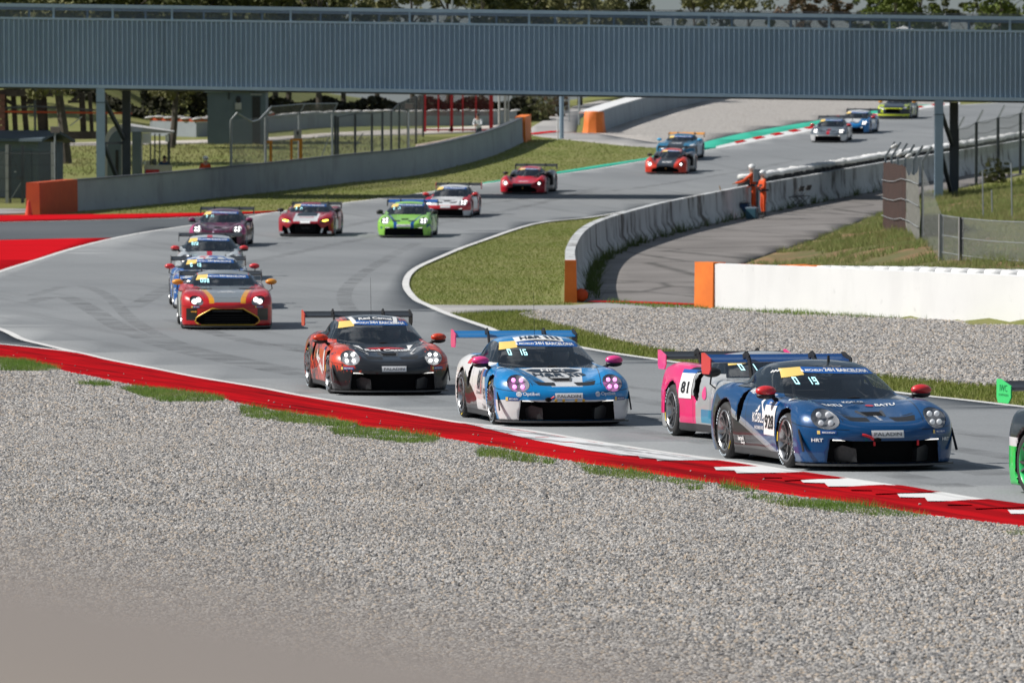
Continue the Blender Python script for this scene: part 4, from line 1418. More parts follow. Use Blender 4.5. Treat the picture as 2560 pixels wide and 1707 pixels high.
P_KTM['cuts'] = [('arch_liner:four', arch_cut(P_KTM)),
                 ('grille', lambda x, y, z: np.maximum(mouth_k(x, np.abs(y), z) - 0.007, 1.7 - x)),
                 ('side_intake:lr', lambda x, y, z: np.maximum.reduce([np.abs(x + 0.42) - 0.246, 0.55 - np.abs(y), 0.29 - z, z - 0.75, np.abs(y) - 0.9])),
                 ('windscreen', lambda x, y, z: np.maximum.reduce([0.74 - z, z - (1.085 - 0.05 * (y / .4) ** 2), np.abs(y) - (0.55 - 0.42 * (z - 0.75)), -0.2 - x])),
                 ('side_window:lr', lambda x, y, z: np.maximum.reduce([0.80 - z, z - (P_KTM['zr'](x) - 0.09), x - (0.55 - (z - 0.8) * 1.9), -0.60 - x, 0.30 - np.abs(y)])),
                 ('headlight:lr', lambda x, y, z: np.maximum.reduce([(np.abs(np.abs(y) - 0.76) + np.abs(z - 0.50) * 0.9 - 0.135) * 0.7, 1.3 - x])),
                 ('side_skirt:lr', lambda x, y, z: np.maximum.reduce([z - 0.20, np.abs(x) - 0.95]))]

KIND = {}
KIND['cup'] = dict(body=Body(PC, 0.0255), P=PC, wf=(1.23, .80, .330, .29), wr=(-1.23, .805, .352, .31), mirror=(.60, .985, .872), wing=(-2.10, 1.175, 1.84, .32), rad=.345)
KIND['ast'] = dict(body=Body(P_AST, 0.033), P=P_AST, wf=(1.32, .845, .345, .31), wr=(-1.32, .845, .355, .32), mirror=(.42, 1.04, .985), wing=(-2.20, 1.10, 1.86, .34), rad=.36)
KIND['amg'] = dict(body=Body(P_AMG, 0.036), P=P_AMG, wf=(1.32, .83, .345, .31), wr=(-1.32, .83, .355, .32), mirror=(.42, 1.02, .96), wing=(-2.20, 1.14, 1.82, .34), rad=.36)
KIND['mid'] = dict(body=Body(P_AUD, 0.033), P=P_AUD, wf=(1.32, .845, .340, .31), wr=(-1.32, .845, .355, .33), mirror=(.80, 1.02, .90), wing=(-2.18, 1.05, 1.80, .34), rad=.36)
KIND['ktm'] = dict(body=Body(P_KTM, 0.036), P=P_KTM, wf=(1.32, .85, .335, .30), wr=(-1.30, .85, .35, .32), mirror=(.85, .93, .86), wing=(-2.10, 1.10, 1.86, .30), rad=.36)


# ------------------------------------------------------------------ car materials
def m_plain(name, c, rough=0.5, metal=0.0, coat=0.0, spec=0.5):
    m = Mat(name, rough, metal, spec).color(c)
    if coat:
        m.set('Coat Weight', coat); m.set('Coat Roughness', 0.04)
    return m.m


CM = dict(
    black=m_plain('car_black', (0.012, 0.012, 0.013), 0.55),
    void=m_plain('intake_black', (0.005, 0.005, 0.006), 0.9, 0, 0, 0.2),
    carbon=simple('carbon_fibre', (0.018, 0.019, 0.021), (0.03, 0.031, 0.034), 40, 0.35),
    carbon_lt=simple('grey_carbon', (0.055, 0.057, 0.06), (0.075, 0.077, 0.08), 30, 0.45),
    tyre=simple('tyre_rubber', (0.018, 0.018, 0.019), (0.028, 0.028, 0.029), 12, 0.72),
    rim=m_plain('rim_metal', (0.16, 0.163, 0.17), 0.35, 0.7),
    rim_lip=m_plain('rim_lip', (0.48, 0.49, 0.50), 0.28, 0.9),
    disc=m_plain('brake_disc', (0.10, 0.095, 0.09), 0.5, 0.6),
    chrome=m_plain('lamp_reflector', (0.5, 0.52, 0.54), 0.22, 0.9),
    shell=m_plain('lamp_shell', (0.20, 0.21, 0.23), 0.35, 0.5),
    lamp=Mat('lamp_white', 0.3).color((0.9, 0.9, 0.9)).emit((1.0, 0.97, 0.92), 3.2).m,
    lamp_unlit=Mat('lamp_unlit', 0.2).color((0.7, 0.72, 0.75)).emit((0.9, 0.95, 1.0), 0.18).m,  # unlit lens; the faint glow stands in for its bright reflections
    lamp_pink=Mat('lamp_pink', 0.3).color((0.9, 0.3, 0.7)).emit((1.0, 0.25, 0.75), 2.4).m,
    lamp_yellow=Mat('lamp_yellow', 0.3).color((0.9, 0.8, 0.2)).emit((1.0, 0.78, 0.08), 4.0).m,
    drl=Mat('drl_white', 0.3).color((0.9, 0.9, 0.88)).emit((1.0, 0.97, 0.90), 1.0).m,
    digit=Mat('digit_led', 0.4).color((0.5, 0.9, 0.95)).emit((0.45, 0.9, 1.0), 1.1).m,
    white=m_plain('decal_white', (0.78, 0.78, 0.78), 0.4),
    ink=m_plain('decal_ink', (0.012, 0.013, 0.016), 0.45),
    navy=m_plain('decal_navy', (0.02, 0.032, 0.05), 0.4),
    blue=m_plain('decal_blue', (0.006, 0.085, 0.33), 0.4),
    midblue=m_plain('decal_midblue', (0.004, 0.06, 0.26), 0.4),
    yellow=m_plain('decal_yellow', (0.80, 0.56, 0.16), 0.4),
    gold=m_plain('decal_gold', (0.70, 0.42, 0.05), 0.35, 0.2),
    red=m_plain('decal_red', (0.62, 0.02, 0.025), 0.35, 0, 0.6),
    pink=m_plain('decal_pink', (0.80, 0.05, 0.25), 0.35, 0, 0.6),
    cyan=m_plain('decal_cyan', (0.04, 0.40, 0.70), 0.4),
    tyre_mark=m_plain('tyre_marking', (0.45, 0.52, 0.58), 0.6),
    tyre_yellow=m_plain('tyre_yellow', (0.75, 0.55, 0.04), 0.6),
    orange=m_plain('decal_orange', (0.75, 0.30, 0.02), 0.4, 0, 0.6),
    green=m_plain('neon_green', (0.03, 0.62, 0.16), 0.35, 0, 0.5),
    fgreen=m_plain('dark_green_ink', (0.0, 0.16, 0.05), 0.4),
    dark=m_plain('cockpit_dark', (0.02, 0.021, 0.023), 0.8),
    suit=m_plain('driver_suit', (0.10, 0.12, 0.16), 0.9),
    helmet=m_plain('driver_helmet', (0.35, 0.36, 0.38), 0.3, 0, 0.8),
    vinyl_red=m_plain('tow_strap_red', (0.7, 0.02, 0.03), 0.5),
)


def m_glass(name, alpha, tint=(0.012, 0.014, 0.017)):
    m = Mat(name, 0.02, 0.0, 1.0).color(tint)
    m.set('Alpha', alpha); m.set('Coat Weight', 1.0); m.set('Coat Roughness', 0.01)
    return m.m


CM['glass'] = m_glass('tinted_glass', 0.60)
CM['side_glass'] = m_glass('side_glass', 0.50, (0.03, 0.04, 0.05))
CM['lens'] = m_glass('lamp_cover', 0.10, (0.05, 0.05, 0.055))


def paint(name, fn, rough=0.32, metal=0.0, coat=1.0, lines=True):
    """livery: fn(m, x, y, z) returns a colour socket or tuple in car coordinates"""
    m = Mat(name, rough, metal, 0.5)
    x, y, z = m.xyz('Object')
    c = fn(m, x, y, z)
    if lines:      # panel gaps
        a = y.abs()
        gap = ((a - (0.50 + (2.08 - x) * 0.13)).abs() < .006) * (x > .80) * (x < 2.10) * (z > .5)
        gap = gap.max(((x - 2.115 + a * a * .28).abs() < .006) * (a < .50) * (z > .4))
        gap = gap.max((((x - .66).abs() < .006).max((x + .40).abs() < .006)) * (a > .75) * (z > .22) * (z < .86))
        gap = gap.max(((z - .505 + (x - 2.0) * .12).abs() < .005) * (x > 1.55) * (a > .45))
        c = m.mix(gap * .85, c, (0.008, 0.008, 0.009))
    m.color(c)
    m.set('Coat Weight', coat * 0.6); m.set('Coat Roughness', 0.03)
    m.set('Specular IOR Level', 0.35)
    return m.m


# ------------------------------------------------------------------ shared small meshes
def wheel_meshes():
    out = {}
    for nm, R, w in (('f', .330, .29), ('r', .352, .31), ('g', .345, .31), ('gr', .355, .325)):
        rr = 0.242
        ty = MB().lathe([(-w / 2 + .02, rr - .01), (-w / 2, R * .82), (-w / 2 + .012, R * .93), (-w / 2 + .035, R * .985), (-w / 2 + .08, R), (w / 2 - .08, R), (w / 2 - .035, R * .985), (w / 2 - .012, R * .93), (w / 2, R * .82), (w / 2 - .006, rr + .012), (w / 2 - .03, rr - .01)], 40)
        out['tyre' + nm] = ty.mesh('tyre', True)
        rm = MB().lathe([(w / 2 - .03, rr), (w / 2 - .008, rr + .010), (w / 2 - .002, rr + .002), (w / 2 - .02, rr - .016), (w / 2 - .10, rr - .03), (-w / 2 + .03, rr - .03)], 40)
        out['lip' + nm] = rm.mesh('rim_lip', True)
        sp = MB()
        for k in range(5):
            for s in (-1, 1):
                t0 = 2 * math.pi * k / 5 + s * 0.10; t1 = 2 * math.pi * k / 5 + s * 0.24
                a = Vector((0.05 * math.cos(t0), w / 2 - .055, 0.05 * math.sin(t0)))
                b = Vector((0.14 * math.cos((t0 + t1) / 2), w / 2 - .045, 0.14 * math.sin((t0 + t1) / 2)))
                c = Vector(((rr - .012) * math.cos(t1), w / 2 - .018, (rr - .012) * math.sin(t1)))
                sp.bar(a, b, .026, .035, (0, 1, 0)); sp.bar(b, c, .022, .03, (0, 1, 0))
        sp.lathe([(w / 2 - .12, .07), (w / 2 - .045, .062), (w / 2 - .035, .04), (w / 2 - .02, .036), (w / 2 - .018, .0)], 16)
        out['spoke' + nm] = sp.mesh('spokes', True)
        d = MB().lathe([(w / 2 - .17, .195), (w / 2 - .14, .195), (w / 2 - .14, .02)], 24)
        d.lathe([(-w / 2 + .03, 0.21), (-w / 2 + .03, 0.0)], 20)
        out['disc' + nm] = d.mesh('brake_disc', False)
        mk = MB()
        for (a0, a1, r0, r1) in ((0.15, 1.15, .262, .298), (2.3, 3.3, .262, .298), (4.4, 5.3, .262, .298)):
            n = 18
            for i in range(n):
                if i % 3 == 2: continue
                ta, tb = a0 + (a1 - a0) * i / n, a0 + (a1 - a0) * (i + .8) / n
                mk.add([(r * R / .33 * math.cos(t), w / 2 + .0015 - .006 * (r == r0), r * R / .33 * math.sin(t)) for r, t in ((r0, ta), (r1, ta), (r1, tb), (r0, tb))], [(0, 1, 2, 3)])
        out['mark' + nm] = mk.mesh('sidewall_lettering')
        mk = MB()
        for (a0, a1) in ((1.45, 1.85),):
            n = 4
            for i in range(n):
                ta, tb = a0 + (a1 - a0) * i / n, a0 + (a1 - a0) * (i + 1) / n
                mk.add([(r * R / .33 * math.cos(t), w / 2 + .0015 - .006 * (r < .27), r * R / .33 * math.sin(t)) for r, t in ((.262, ta), (.292, ta), (.292, tb), (.262, tb))], [(0, 1, 2, 3)])
        out['ymark' + nm] = mk.mesh('yellow_marking')
    return out


WM = wheel_meshes()
SH = {}
SH['mirror_shell'] = MB().ellip((0, 0, 0.01), (.085, .130, .068), 18, 12).mesh('mirror_shell', True)
SH['mirror_base'] = MB().ellip((-.005, 0, -.034), (.078, .122, .048), 16, 8).tube([(-.01, -.06, -.03), (-.02, -.11, -.07), (-.04, -.19, -.12)], [.022, .026, .035], 8).mesh('mirror_base', True)
SH['mirror_stalk'] = MB().tube([(0, 0, 0), (0, .02, -.14), (-.02, -.05, -.19), (-.05, -.22, -.20)], .012, 6).mesh('mirror_stalk', True)
SH['lamp4'] = MB().ellip((0, 0, 0), (.018, .027, .027), 12, 6).mesh('lamp', True)
SH['lamp1'] = MB().ellip((0, 0, 0), (.03, .05, .05), 12, 6).mesh('lamp', True)
SH['lampbar'] = MB().box((0, 0, 0), (.02, .20, .022)).mesh('light_bar')
SH['lampblade'] = MB().ellip((0, 0, 0), (.03, .13, .028), 12, 6).mesh('lamp', True)
SH['wiper'] = MB().bar((1.0, -.07, .83), (.42, .12, 1.115), .018, .014).bar((.80, -.02, .905), (.30, .135, 1.135), .026, .012).mesh('wiper')
SH['antenna'] = MB().tube([(0, 0, 0), (-.02, 0, .3), (-.06, 0, .62)], [.0035, .003, .002], 5).mesh('antenna')
SH['stub'] = MB().tube([(0, 0, -.02), (0, 0, .03), (0, 0, .075)], [.02, .018, .016], 8).mesh('roof_pod', True)
ck = MB().box((.40, 0, .68), (.34, 1.20, .20)).box((-.75, 0, .62), (.25, 1.2, .5))
for sy in (-1, 1):
    ck.tube([(.45, sy * .56, .72), (.02, sy * .47, 1.04), (-.75, sy * .46, 1.08), (-1.1, sy * .46, .85)], .020, 6)
ck.tube([(.02, -.47, 1.04), (.02, .47, 1.04)], .020, 6).tube([(-.55, -.5, 1.10), (-.55, .5, 1.10)], .022, 6).tube([(-.55, -.52, .6), (-.55, -.52, 1.1)], .022, 6).tube([(-.55, .52, .6), (-.55, .52, 1.1)], .022, 6)
ck.box((-.38, .34, .68), (.16, .46, .72), 0, -.15).box((-.20, .34, .42), (.5, .46, .12)).box((-.33, .34, 1.0), (.14, .30, .20))
SH['cockpit'] = ck.mesh('cockpit')
SH['helmet'] = MB().ellip((-.16, .34, .97), (.14, .125, .135), 14, 10).mesh('helmet', True)
SH['driver'] = MB().ellip((-.22, .34, .66), (.16, .23, .26), 12, 8).tube([(-.16, .14, .78), (.04, .12, .66), (.22, .24, .74)], [.06, .05, .04], 8).tube([(-.16, .54, .78), (.04, .56, .66), (.22, .44, .74)], [.06, .05, .04], 8).mesh('driver_torso', True)

_txt = {}


def text2d(s, bold=0.0, shear=0.0, space=1.0):
    key = (s, bold, shear, space)
    if key not in _txt:
        cu = bpy.data.curves.new('t', 'FONT')
        cu.body = s; cu.align_x = 'CENTER'; cu.align_y = 'CENTER'; cu.size = 1.0
        cu.offset = bold; cu.shear = shear; cu.space_character = space; cu.resolution_u = 3
        ob = bpy.data.objects.new('t', cu)
        col.objects.link(ob)
        dg = bpy.context.evaluated_depsgraph_get()
        me = ob.evaluated_get(dg).to_mesh()
        v = np.array([(p.co.x, p.co.y) for p in me.vertices]) if len(me.vertices) else np.zeros((0, 2))
        f = [tuple(p.vertices) for p in me.polygons]
        ob.to_mesh_clear() if hasattr(ob, 'to_mesh_clear') else None
        bpy.data.objects.remove(ob); bpy.data.curves.remove(cu)
        _txt[key] = (v, f)
    v, f = _txt[key]
    return v.copy(), list(f)


FR = dict(front=((0, 1, 0), (0, 0, 1), (-1, 0, 0)), right=((1, 0, 0), (0, 0, 1), (0, 1, 0)), left=((-1, 0, 0), (0, 0, 1), (0, -1, 0)),
          hood=((0, 1, 0), (-1, 0, 0), (0, 0, -1)), roof=((0, 1, 0), (-1, 0, 0), (0, 0, -1)))


def project(bvh, pts, view, org, off):
    U, Vv, D = [Vector(q) for q in FR[view]]
    out = []
    for u, v in pts:
        st = Vector(org) + U * u + Vv * v - D * 2.5
        hit = bvh.ray_cast(st, D, 5.0)
        out.append(None if hit[0] is None else tuple(hit[0] - D * off))
    return out


def decal(car, name, pts, faces, view, org, mat, off=0.006, parent=None):
    P3 = project(car['bvh'], pts, view, org, off)
    fs = [f for f in faces if all(P3[i] is not None for i in f)]
    # drop faces that jump in depth
    D = Vector(FR[view][2])
    fs = [f for f in fs if max(Vector(P3[i]).dot(D) for i in f) - min(Vector(P3[i]).dot(D) for i in f) < 0.28]
    if not fs: return None
    V3 = [p if p is not None else (0, 0, -5) for p in P3]
    used = sorted({i for f in fs for i in f}); mp_ = {u: k for k, u in enumerate(used)}
    fs = [tuple(mp_[i] for i in f) for f in fs]
    V3 = [V3[i] for i in used]
    n0 = Vector((0, 0, 0))
    for f in fs[:6]:
        a, b, c = [Vector(V3[i]) for i in f[:3]]
        n0 += (b - a).cross(c - a)
    if n0.dot(D) > 0: fs = [f[::-1] for f in fs]
    return mesh_obj(name, V3, fs, mat, parent or car['root'], smooth=False)


def plate(car, name, cx, cz, w, h, view, org, mat, off=0.005, skew=0.0, parent=None, quad=None):
    nu, nv = max(2, int(w / 0.02)), max(2, int(h / 0.02))
    pts, fs = [], []
    for j in range(nv + 1):
        for i in range(nu + 1):
            a, b = i / nu, j / nv
            if quad:
                p = (np.array(quad[0]) * (1 - a) + np.array(quad[1]) * a) * (1 - b) + (np.array(quad[3]) * (1 - a) + np.array(quad[2]) * a) * b
                pts.append(tuple(p))
            else:
                pts.append((cx + (a - .5) * w + skew * (b - .5) * h, cz + (b - .5) * h))
    for j in range(nv):
        for i in range(nu):
            q = j * (nu + 1) + i
            fs.append((q, q + 1, q + nu + 2, q + nu + 1))
    return decal(car, name, pts, fs, view, org, mat, off, parent)


def letters(car, s, cx, cz, w, h, view, org, mat, off=0.010, bold=0.0, shear=0.0, rot=0.0, parent=None, name='lettering'):
    v, f = text2d(s, bold, shear)
    if len(v) == 0: return None
    v[:, 0] -= (v[:, 0].max() + v[:, 0].min()) / 2; v[:, 1] -= (v[:, 1].max() + v[:, 1].min()) / 2
    v[:, 0] *= w / max(np.ptp(v[:, 0]), 1e-6); v[:, 1] *= h / max(np.ptp(v[:, 1]), 1e-6)
    c_, s_ = math.cos(rot), math.sin(rot)
    pts = [(cx + a * c_ - b * s_, cz + a * s_ + b * c_) for a, b in v]
    return decal(car, name, pts, f, view, org, mat, off, parent)


SEG = {'0': 'abcdef', '1': 'bc', '2': 'abged', '3': 'abgcd', '6': 'afgedc', '8': 'abcdefg', '9': 'abcdfg', '4': 'fgbc', '7': 'abc', ' ': '', '5': 'afgcd'}


def digits(car, s, cx, cz, view, org, hgt=0.085, mat=None):
    mb_p, mb_f = [], []
    wd = hgt * 0.58; t = hgt * 0.13
    for k, ch in enumerate(s):
        x0 = cx + k * wd * 1.55
        R = dict(a=(0, hgt - t, wd, hgt), d=(0, 0, wd, t), g=(0, hgt / 2 - t / 2, wd, hgt / 2 + t / 2), f=(0, hgt / 2, t, hgt), b=(wd - t, hgt / 2, wd, hgt), e=(0, 0, t, hgt / 2), c=(wd - t, 0, wd, hgt / 2))
        for q in SEG[ch]:
            a = R[q]; b = len(mb_p)
            mb_p += [(x0 + a[0], cz + a[1]), (x0 + a[2], cz + a[1]), (x0 + a[2], cz + a[3]), (x0 + a[0], cz + a[3])]
            mb_f.append((b, b + 1, b + 2, b + 3))
    return decal(car, 'number_display', mb_p, mb_f, view, org, mat or CM['digit'], 0.018)


# ------------------------------------------------------------------ car assembly
def make_car(kind, px, py, psi, label, group=None, body=None, name='race_car', anchor='nose', mirror='black', wing='carbon', endp='carbon', lamps='lamp', banner=True, num=None,
             near=False, texts=True, drl='drl', roof_stub=False, antenna=False, rimlip='rim_lip', roll=0.0):
    K = KIND[kind]; B = K['body']
    ps = math.radians(psi)
    fwd = np.array([math.sin(ps), -math.cos(ps)]); lft = np.array([math.cos(ps), math.sin(ps)])
    g = g2w(px, py)[:2]
    if anchor == 'nose': c = g - fwd * 2.27
    elif anchor == 'fr': c = g - fwd * K['wf'][0] + lft * K['wf'][1]
    elif anchor == 'rr': c = g - fwd * K['wr'][0] + lft * K['wr'][1]
    root = empty(name)
    zf_, zb_ = gz(*(c + fwd * 1.25)), gz(*(c - fwd * 1.25))
    zl_, zr_ = gz(*(c + lft * .8)), gz(*(c - lft * .8))
    root.location = (c[0], c[1], (zf_ + zb_) / 2 + 0.014)
    root.rotation_euler = (math.atan2(zl_ - zr_, 1.6) + roll, -math.atan2(zf_ - zb_, 2.5), ps - math.pi / 2)
    tag(root, label, 'race car', group or 'race cars on the track')
    car = dict(root=root, bvh=B.bvh, K=K, kind=kind)
    for nm, (base, me) in B.me.items():
        mt = dict(body=body, arch_liner=CM['void'], air_intake=CM['void'], grille=CM['void'], side_intake=CM['void'], windscreen=CM['glass'], side_window=CM['side_glass'], rear_window=CM['side_glass'],
                  headlight=CM['lens'], hood_vent=CM['black'], hood_duct=CM['void'], hood_slot=CM['black'], fender_vent=CM['void'], side_skirt=CM['carbon']).get(base, CM['black'])
        o = link_mesh(base, me, mt, root)
        car.setdefault(base, []).append(o)
    # wheels
    for (wx, wy, wr, ww), pre, keys in ((K['wf'], 'front', 'f' if kind == 'cup' else 'g'), (K['wr'], 'rear', 'r' if kind == 'cup' else 'gr')):
        for s in (-1, 1):
            w = empty('wheel'); w.parent = root
            w.location = (wx, s * wy, wr - 0.006)
            w.rotation_euler = (0, random.uniform(0, 6), 0 if s > 0 else math.pi)
            if pre == 'front': w.rotation_euler = (0, w.rotation_euler[1], w.rotation_euler[2] + math.radians(1.5))
            w.rotation_mode = 'YXZ'
            link_mesh('tyre', WM['tyre' + keys], CM['tyre'], w)
            link_mesh('rim', WM['spoke' + keys], CM['rim'], w)
            link_mesh('rim_lip', WM['lip' + keys], CM[rimlip], w)
            link_mesh('brake_disc', WM['disc' + keys], CM['disc'], w)
            if near:
                link_mesh('sidewall_lettering', WM['mark' + keys], CM['tyre_mark'], w)
                link_mesh('yellow_marking', WM['ymark' + keys], CM['tyre_yellow'], w)
    # splitter
    P = K['P']
    pts = [(P['nose'](np.float64(abs(a)), np.float64(0.16)) + 0.045, a) for a in np.linspace(-0.93, 0.93, 25)]
    pl = [(float(a), float(b)) for a, b in pts] + [(1.72, .97), (1.72, -.97)]
    MB().prism(pl, 0.022, ((0, 0, .068), (1, 0, 0), (0, 1, 0), (0, 0, 1))).build('splitter', CM['carbon_lt'], root)
    # floor so that no light shows under the car
    MB().box((0, 0, .105), (3.3, 1.5, .05)).build('floor_pan', CM['void'], root)
    # cockpit
    dx = {'cup': 0.0, 'ast': -.35, 'amg': -.35, 'mid': .25, 'ktm': .05}[kind]
    if kind != 'ktm':
        for nm, mt in (('cockpit', 'dark'), ('helmet', 'helmet'), ('driver', 'suit')):
            o = link_mesh({'driver': 'driver_torso'}.get(nm, nm), SH[nm], CM[mt], root); o.location = (dx, 0, -.02 if kind != 'mid' else -.06)
    # mirrors
    mx_, my_, mz_ = K['mirror']
    for s in (-1, 1):
        e = empty('mirror'); e.parent = root
        e.location = (mx_, s * my_, mz_); e.scale = (1, s, 1)
        sh = link_mesh('mirror_shell', SH['mirror_shell'], CM[mirror] if isinstance(mirror, str) else mirror, e); sh.location = (0, 0, 0.008)
        link_mesh('mirror_base', SH['mirror_base'] if kind == 'cup' else SH['mirror_stalk'], CM['black'], e)
    # rear wing
    wx, wz, sp, ch = K['wing']
    wg = empty('rear_wing'); wg.parent = root; wg.location = (wx, 0, wz)
    prof = [(ch / 2, -.012), (ch * .42, .010), (ch * .15, .018), (-ch * .3, .042), (-ch / 2, .075), (-ch * .48, .052), (-ch * .1, -.020), (ch * .3, -.030)]
    MB().prism(prof, sp - 0.03, ((0, 0, 0), (1, 0, 0), (0, 0, 1), (0, 1, 0))).build('wing_plane', CM[wing] if isinstance(wing, str) else wing, wg, True)
    ep = [(ch * .62, .03), (ch * .62, -.10), (ch * .40, -.165), (-ch * .50, -.165), (-ch * .62, -.11), (-ch * .62, .095), (-ch * .3, .10)]
    for s in (-1, 1):
        e_ = endp if isinstance(endp, str) else endp[0 if s < 0 else 1]
        MB().prism(ep, 0.014, ((0, s * sp / 2, 0), (1, 0, 0), (0, 0, 1), (0, 1, 0))).build('end_plate', CM[e_], wg)
        zdeck = 0.86 - wz
        sn = MB()
        neck = [(-.02, .045), (.10, .085), (.22, .03), (.30, -.12), (.36, zdeck + .02), (.36, zdeck - .06)]
        for q in range(len(neck) - 1):
            sn.bar((neck[q][0], s * .43, neck[q][1]), (neck[q + 1][0], s * .43, neck[q + 1][1]), .022, .085 if q else .07, (0, 1, 0) if False else (0, 0, 1))
        sn.build('wing_support', CM['black'], wg)
    # lights
    if kind == 'cup':
        offs = [(-.052, .048), (.052, .048), (-.052, -.045), (.052, -.045)]
        for s in (-1, 1):
            hl = [o for o in car['headlight'] if (np.mean([v.co.y for v in o.data.vertices]) > 0) == (s > 0)][0]
            bowl = MB()
            ring, cen = [], []
            for k in range(20):
                t = 2 * math.pi * k / 20
                h = B.bvh.ray_cast(Vector((4, s * .685 + .150 * math.cos(t), .605 + .120 * math.sin(t))), Vector((-1, 0, 0)), 6)
                ring.append(h[0] if h[0] else Vector((1.8, s * .685 + .15 * math.cos(t), .605 + .12 * math.sin(t))))
            mid_ = sum(ring, Vector()) / 20
            V_ = [tuple(p - Vector((.012, 0, 0))) for p in ring] + [tuple(mid_ + (p - mid_) * .62 - Vector((.06, 0, .0))) for p in ring] + [tuple(mid_ - Vector((.075, 0, 0)))]
            F_ = [(k, (k + 1) % 20, 20 + (k + 1) % 20, 20 + k) for k in range(20)] + [(20 + k, 20 + (k + 1) % 20, 40) for k in range(20)]
            mesh_obj('lamp_bowl', V_, F_, CM['shell'], hl, True)
            for du, dv in offs:
                h = B.bvh.ray_cast(Vector((4, s * .685 + du, .605 + dv)), Vector((-1, 0, 0)), 6)
                o = link_mesh('lamp', SH['lamp4'], CM[lamps], hl); o.location = h[0] - Vector((.045, 0, .0)); o.scale = (1.3, 1.3, 1.3) if lamps == 'lamp_unlit' else (1.1, 1.1, 1.1)
            h = B.bvh.ray_cast(Vector((4, s * .58, .372)), Vector((-1, 0, 0)), 6)
            if h[0] is not None:
                o = link_mesh('daytime_light', SH['lampbar'], CM[drl], root); o.location = (h[0].x + .004, s * .575, .362); o.rotation_euler = (s * .05, 0, -s * .30); o.scale = (1, .85, .62)
    else:
        for s in (-1, 1):
            hl = [o for o in car['headlight'] if (np.mean([v.co.y for v in o.data.vertices]) > 0) == (s > 0)][0]
            vs = np.array([v.co for v in hl.data.vertices])
            cxx = vs.mean(0)
            o = link_mesh('lamp_bowl', hl.data, CM['shell'], hl); o.location = (-.05, 0, -.01); o.scale = (1, 1, 1)
            if kind == 'ast': spots = [(s * .045, -.022, 'lamp1'), (-s * .045, .018, 'lamp1')]
            elif kind == 'ktm': spots = [(-s * .02, -.03, 'lamp1')]
            else: spots = [(0, 0, 'lampblade')]
            for du, dv, shp in spots:
                h = B.bvh.ray_cast(Vector((4, cxx[1] + du, cxx[2] + dv)), Vector((-1, 0, 0)), 6)
                if h[0] is None: continue
                o = link_mesh('lamp', SH[shp], CM[lamps], hl); o.location = h[0] - Vector((.015, 0, 0)); o.rotation_euler = (s * .15 if shp == 'lampblade' else 0, 0, 0)
                if kind == 'ast': o.scale = (1, 1.05, 1.05)
    # wiper, antenna
    if kind == 'cup':
        w = decal(car, 'wiper', [(-.02, .80), (.02, .80), (-.085, 1.15), (-.10, 1.148), (.045, .805), (.06, .81), (-.055, 1.0), (-.07, .995)], [(0, 1, 2, 3), (4, 5, 6, 7)], 'front', (0, 0, 0), CM['black'], 0.03)
    elif kind != 'ktm':
        zb = 0.92 if kind != 'mid' else 0.86
        decal(car, 'wiper', [(-.012, zb), (.012, zb), (.01, zb + .24), (-.005, zb + .24)], [(0, 1, 2, 3)], 'front', (0, 0, 0), CM['black'], 0.03)
    if antenna and kind != 'ktm':
        xr_ = -.55 if kind != 'mid' else -.2
        o = link_mesh('antenna', SH['antenna'], CM['black'], root)
        h = B.bvh.ray_cast(Vector((xr_, .02, 3)), Vector((0, 0, -1)), 5)
        o.location = h[0]
    if roof_stub:
        h = B.bvh.ray_cast(Vector((-.25, .08, 3)), Vector((0, 0, -1)), 5)
        o = link_mesh('roof_pod', SH['stub'], CM['black'], root); o.location = h[0]
    # windscreen banner: yellow corner at the driver's right, blue band with the event name
    if banner:
        zt, hb, wy = {'cup': (1.128, .062, .555), 'ast': (1.122, .062, .56), 'amg': (1.122, .062, .56), 'mid': (1.085, .060, .56), 'ktm': (1.05, .05, .36)}[kind]
        bd = plate(car, 'windscreen_banner', 0, 0, wy * 2, hb, 'front', (0, 0, 0), CM['blue'], 0.010,
                   quad=[(-wy + .20 - .02, zt - hb * .5 - .002), (wy + .015, zt - hb * .95), (wy - .02, zt + hb * .18), (-wy + .22, zt + hb * .5)])
        y2 = .05 if kind != 'ktm' else .03
        plate(car, 'yellow_sticker', 0, 0, .22, .11, 'front', (0, 0, 0), CM['yellow'], 0.011,
              quad=[(-wy - .065, zt - hb * .5 - y2 * 1.3), (-wy + .19, zt - hb * .5 - y2 * .55), (-wy + .215, zt + hb * .5), (-wy - .01, zt + hb * .15)])
        if texts:
            letters(car, '24H BARCELONA', .205, zt - .010, .60, .037, 'front', (0, 0, 0), CM['white'], 0.017, 0.035, 0, -.035, bd)
            letters(car, 'MICHELIN', -.215, zt - .006, .21, .026, 'front', (0, 0, 0), CM['white'], 0.017, 0.02, .25, .0, bd)
            decal(car, 'emblem', [(-.372, zt - .022), (-.336, zt - .022), (-.35, zt + .014)], [(0, 1, 2)], 'front', (0, 0, 0), CM['white'], 0.017, bd)
    if num:
        zt = {'cup': .965, 'ast': .985, 'amg': .985, 'mid': .935, 'ktm': .95}[kind]
        digits(car, num, -.52, zt, 'front', (0, 0, 0), 0.078)
    return car


def sponsor_front(car, z=.432, w=.40, h=.088):
    p = plate(car, 'sponsor_plate', 0, z, w, h, 'front', (0, 0, 0), CM['white'], .006)
    letters(car, 'PALADIN', 0, z, w * .84, h * .45, 'front', (0, 0, 0), CM['ink'], .011, .0, 0, 0, p)


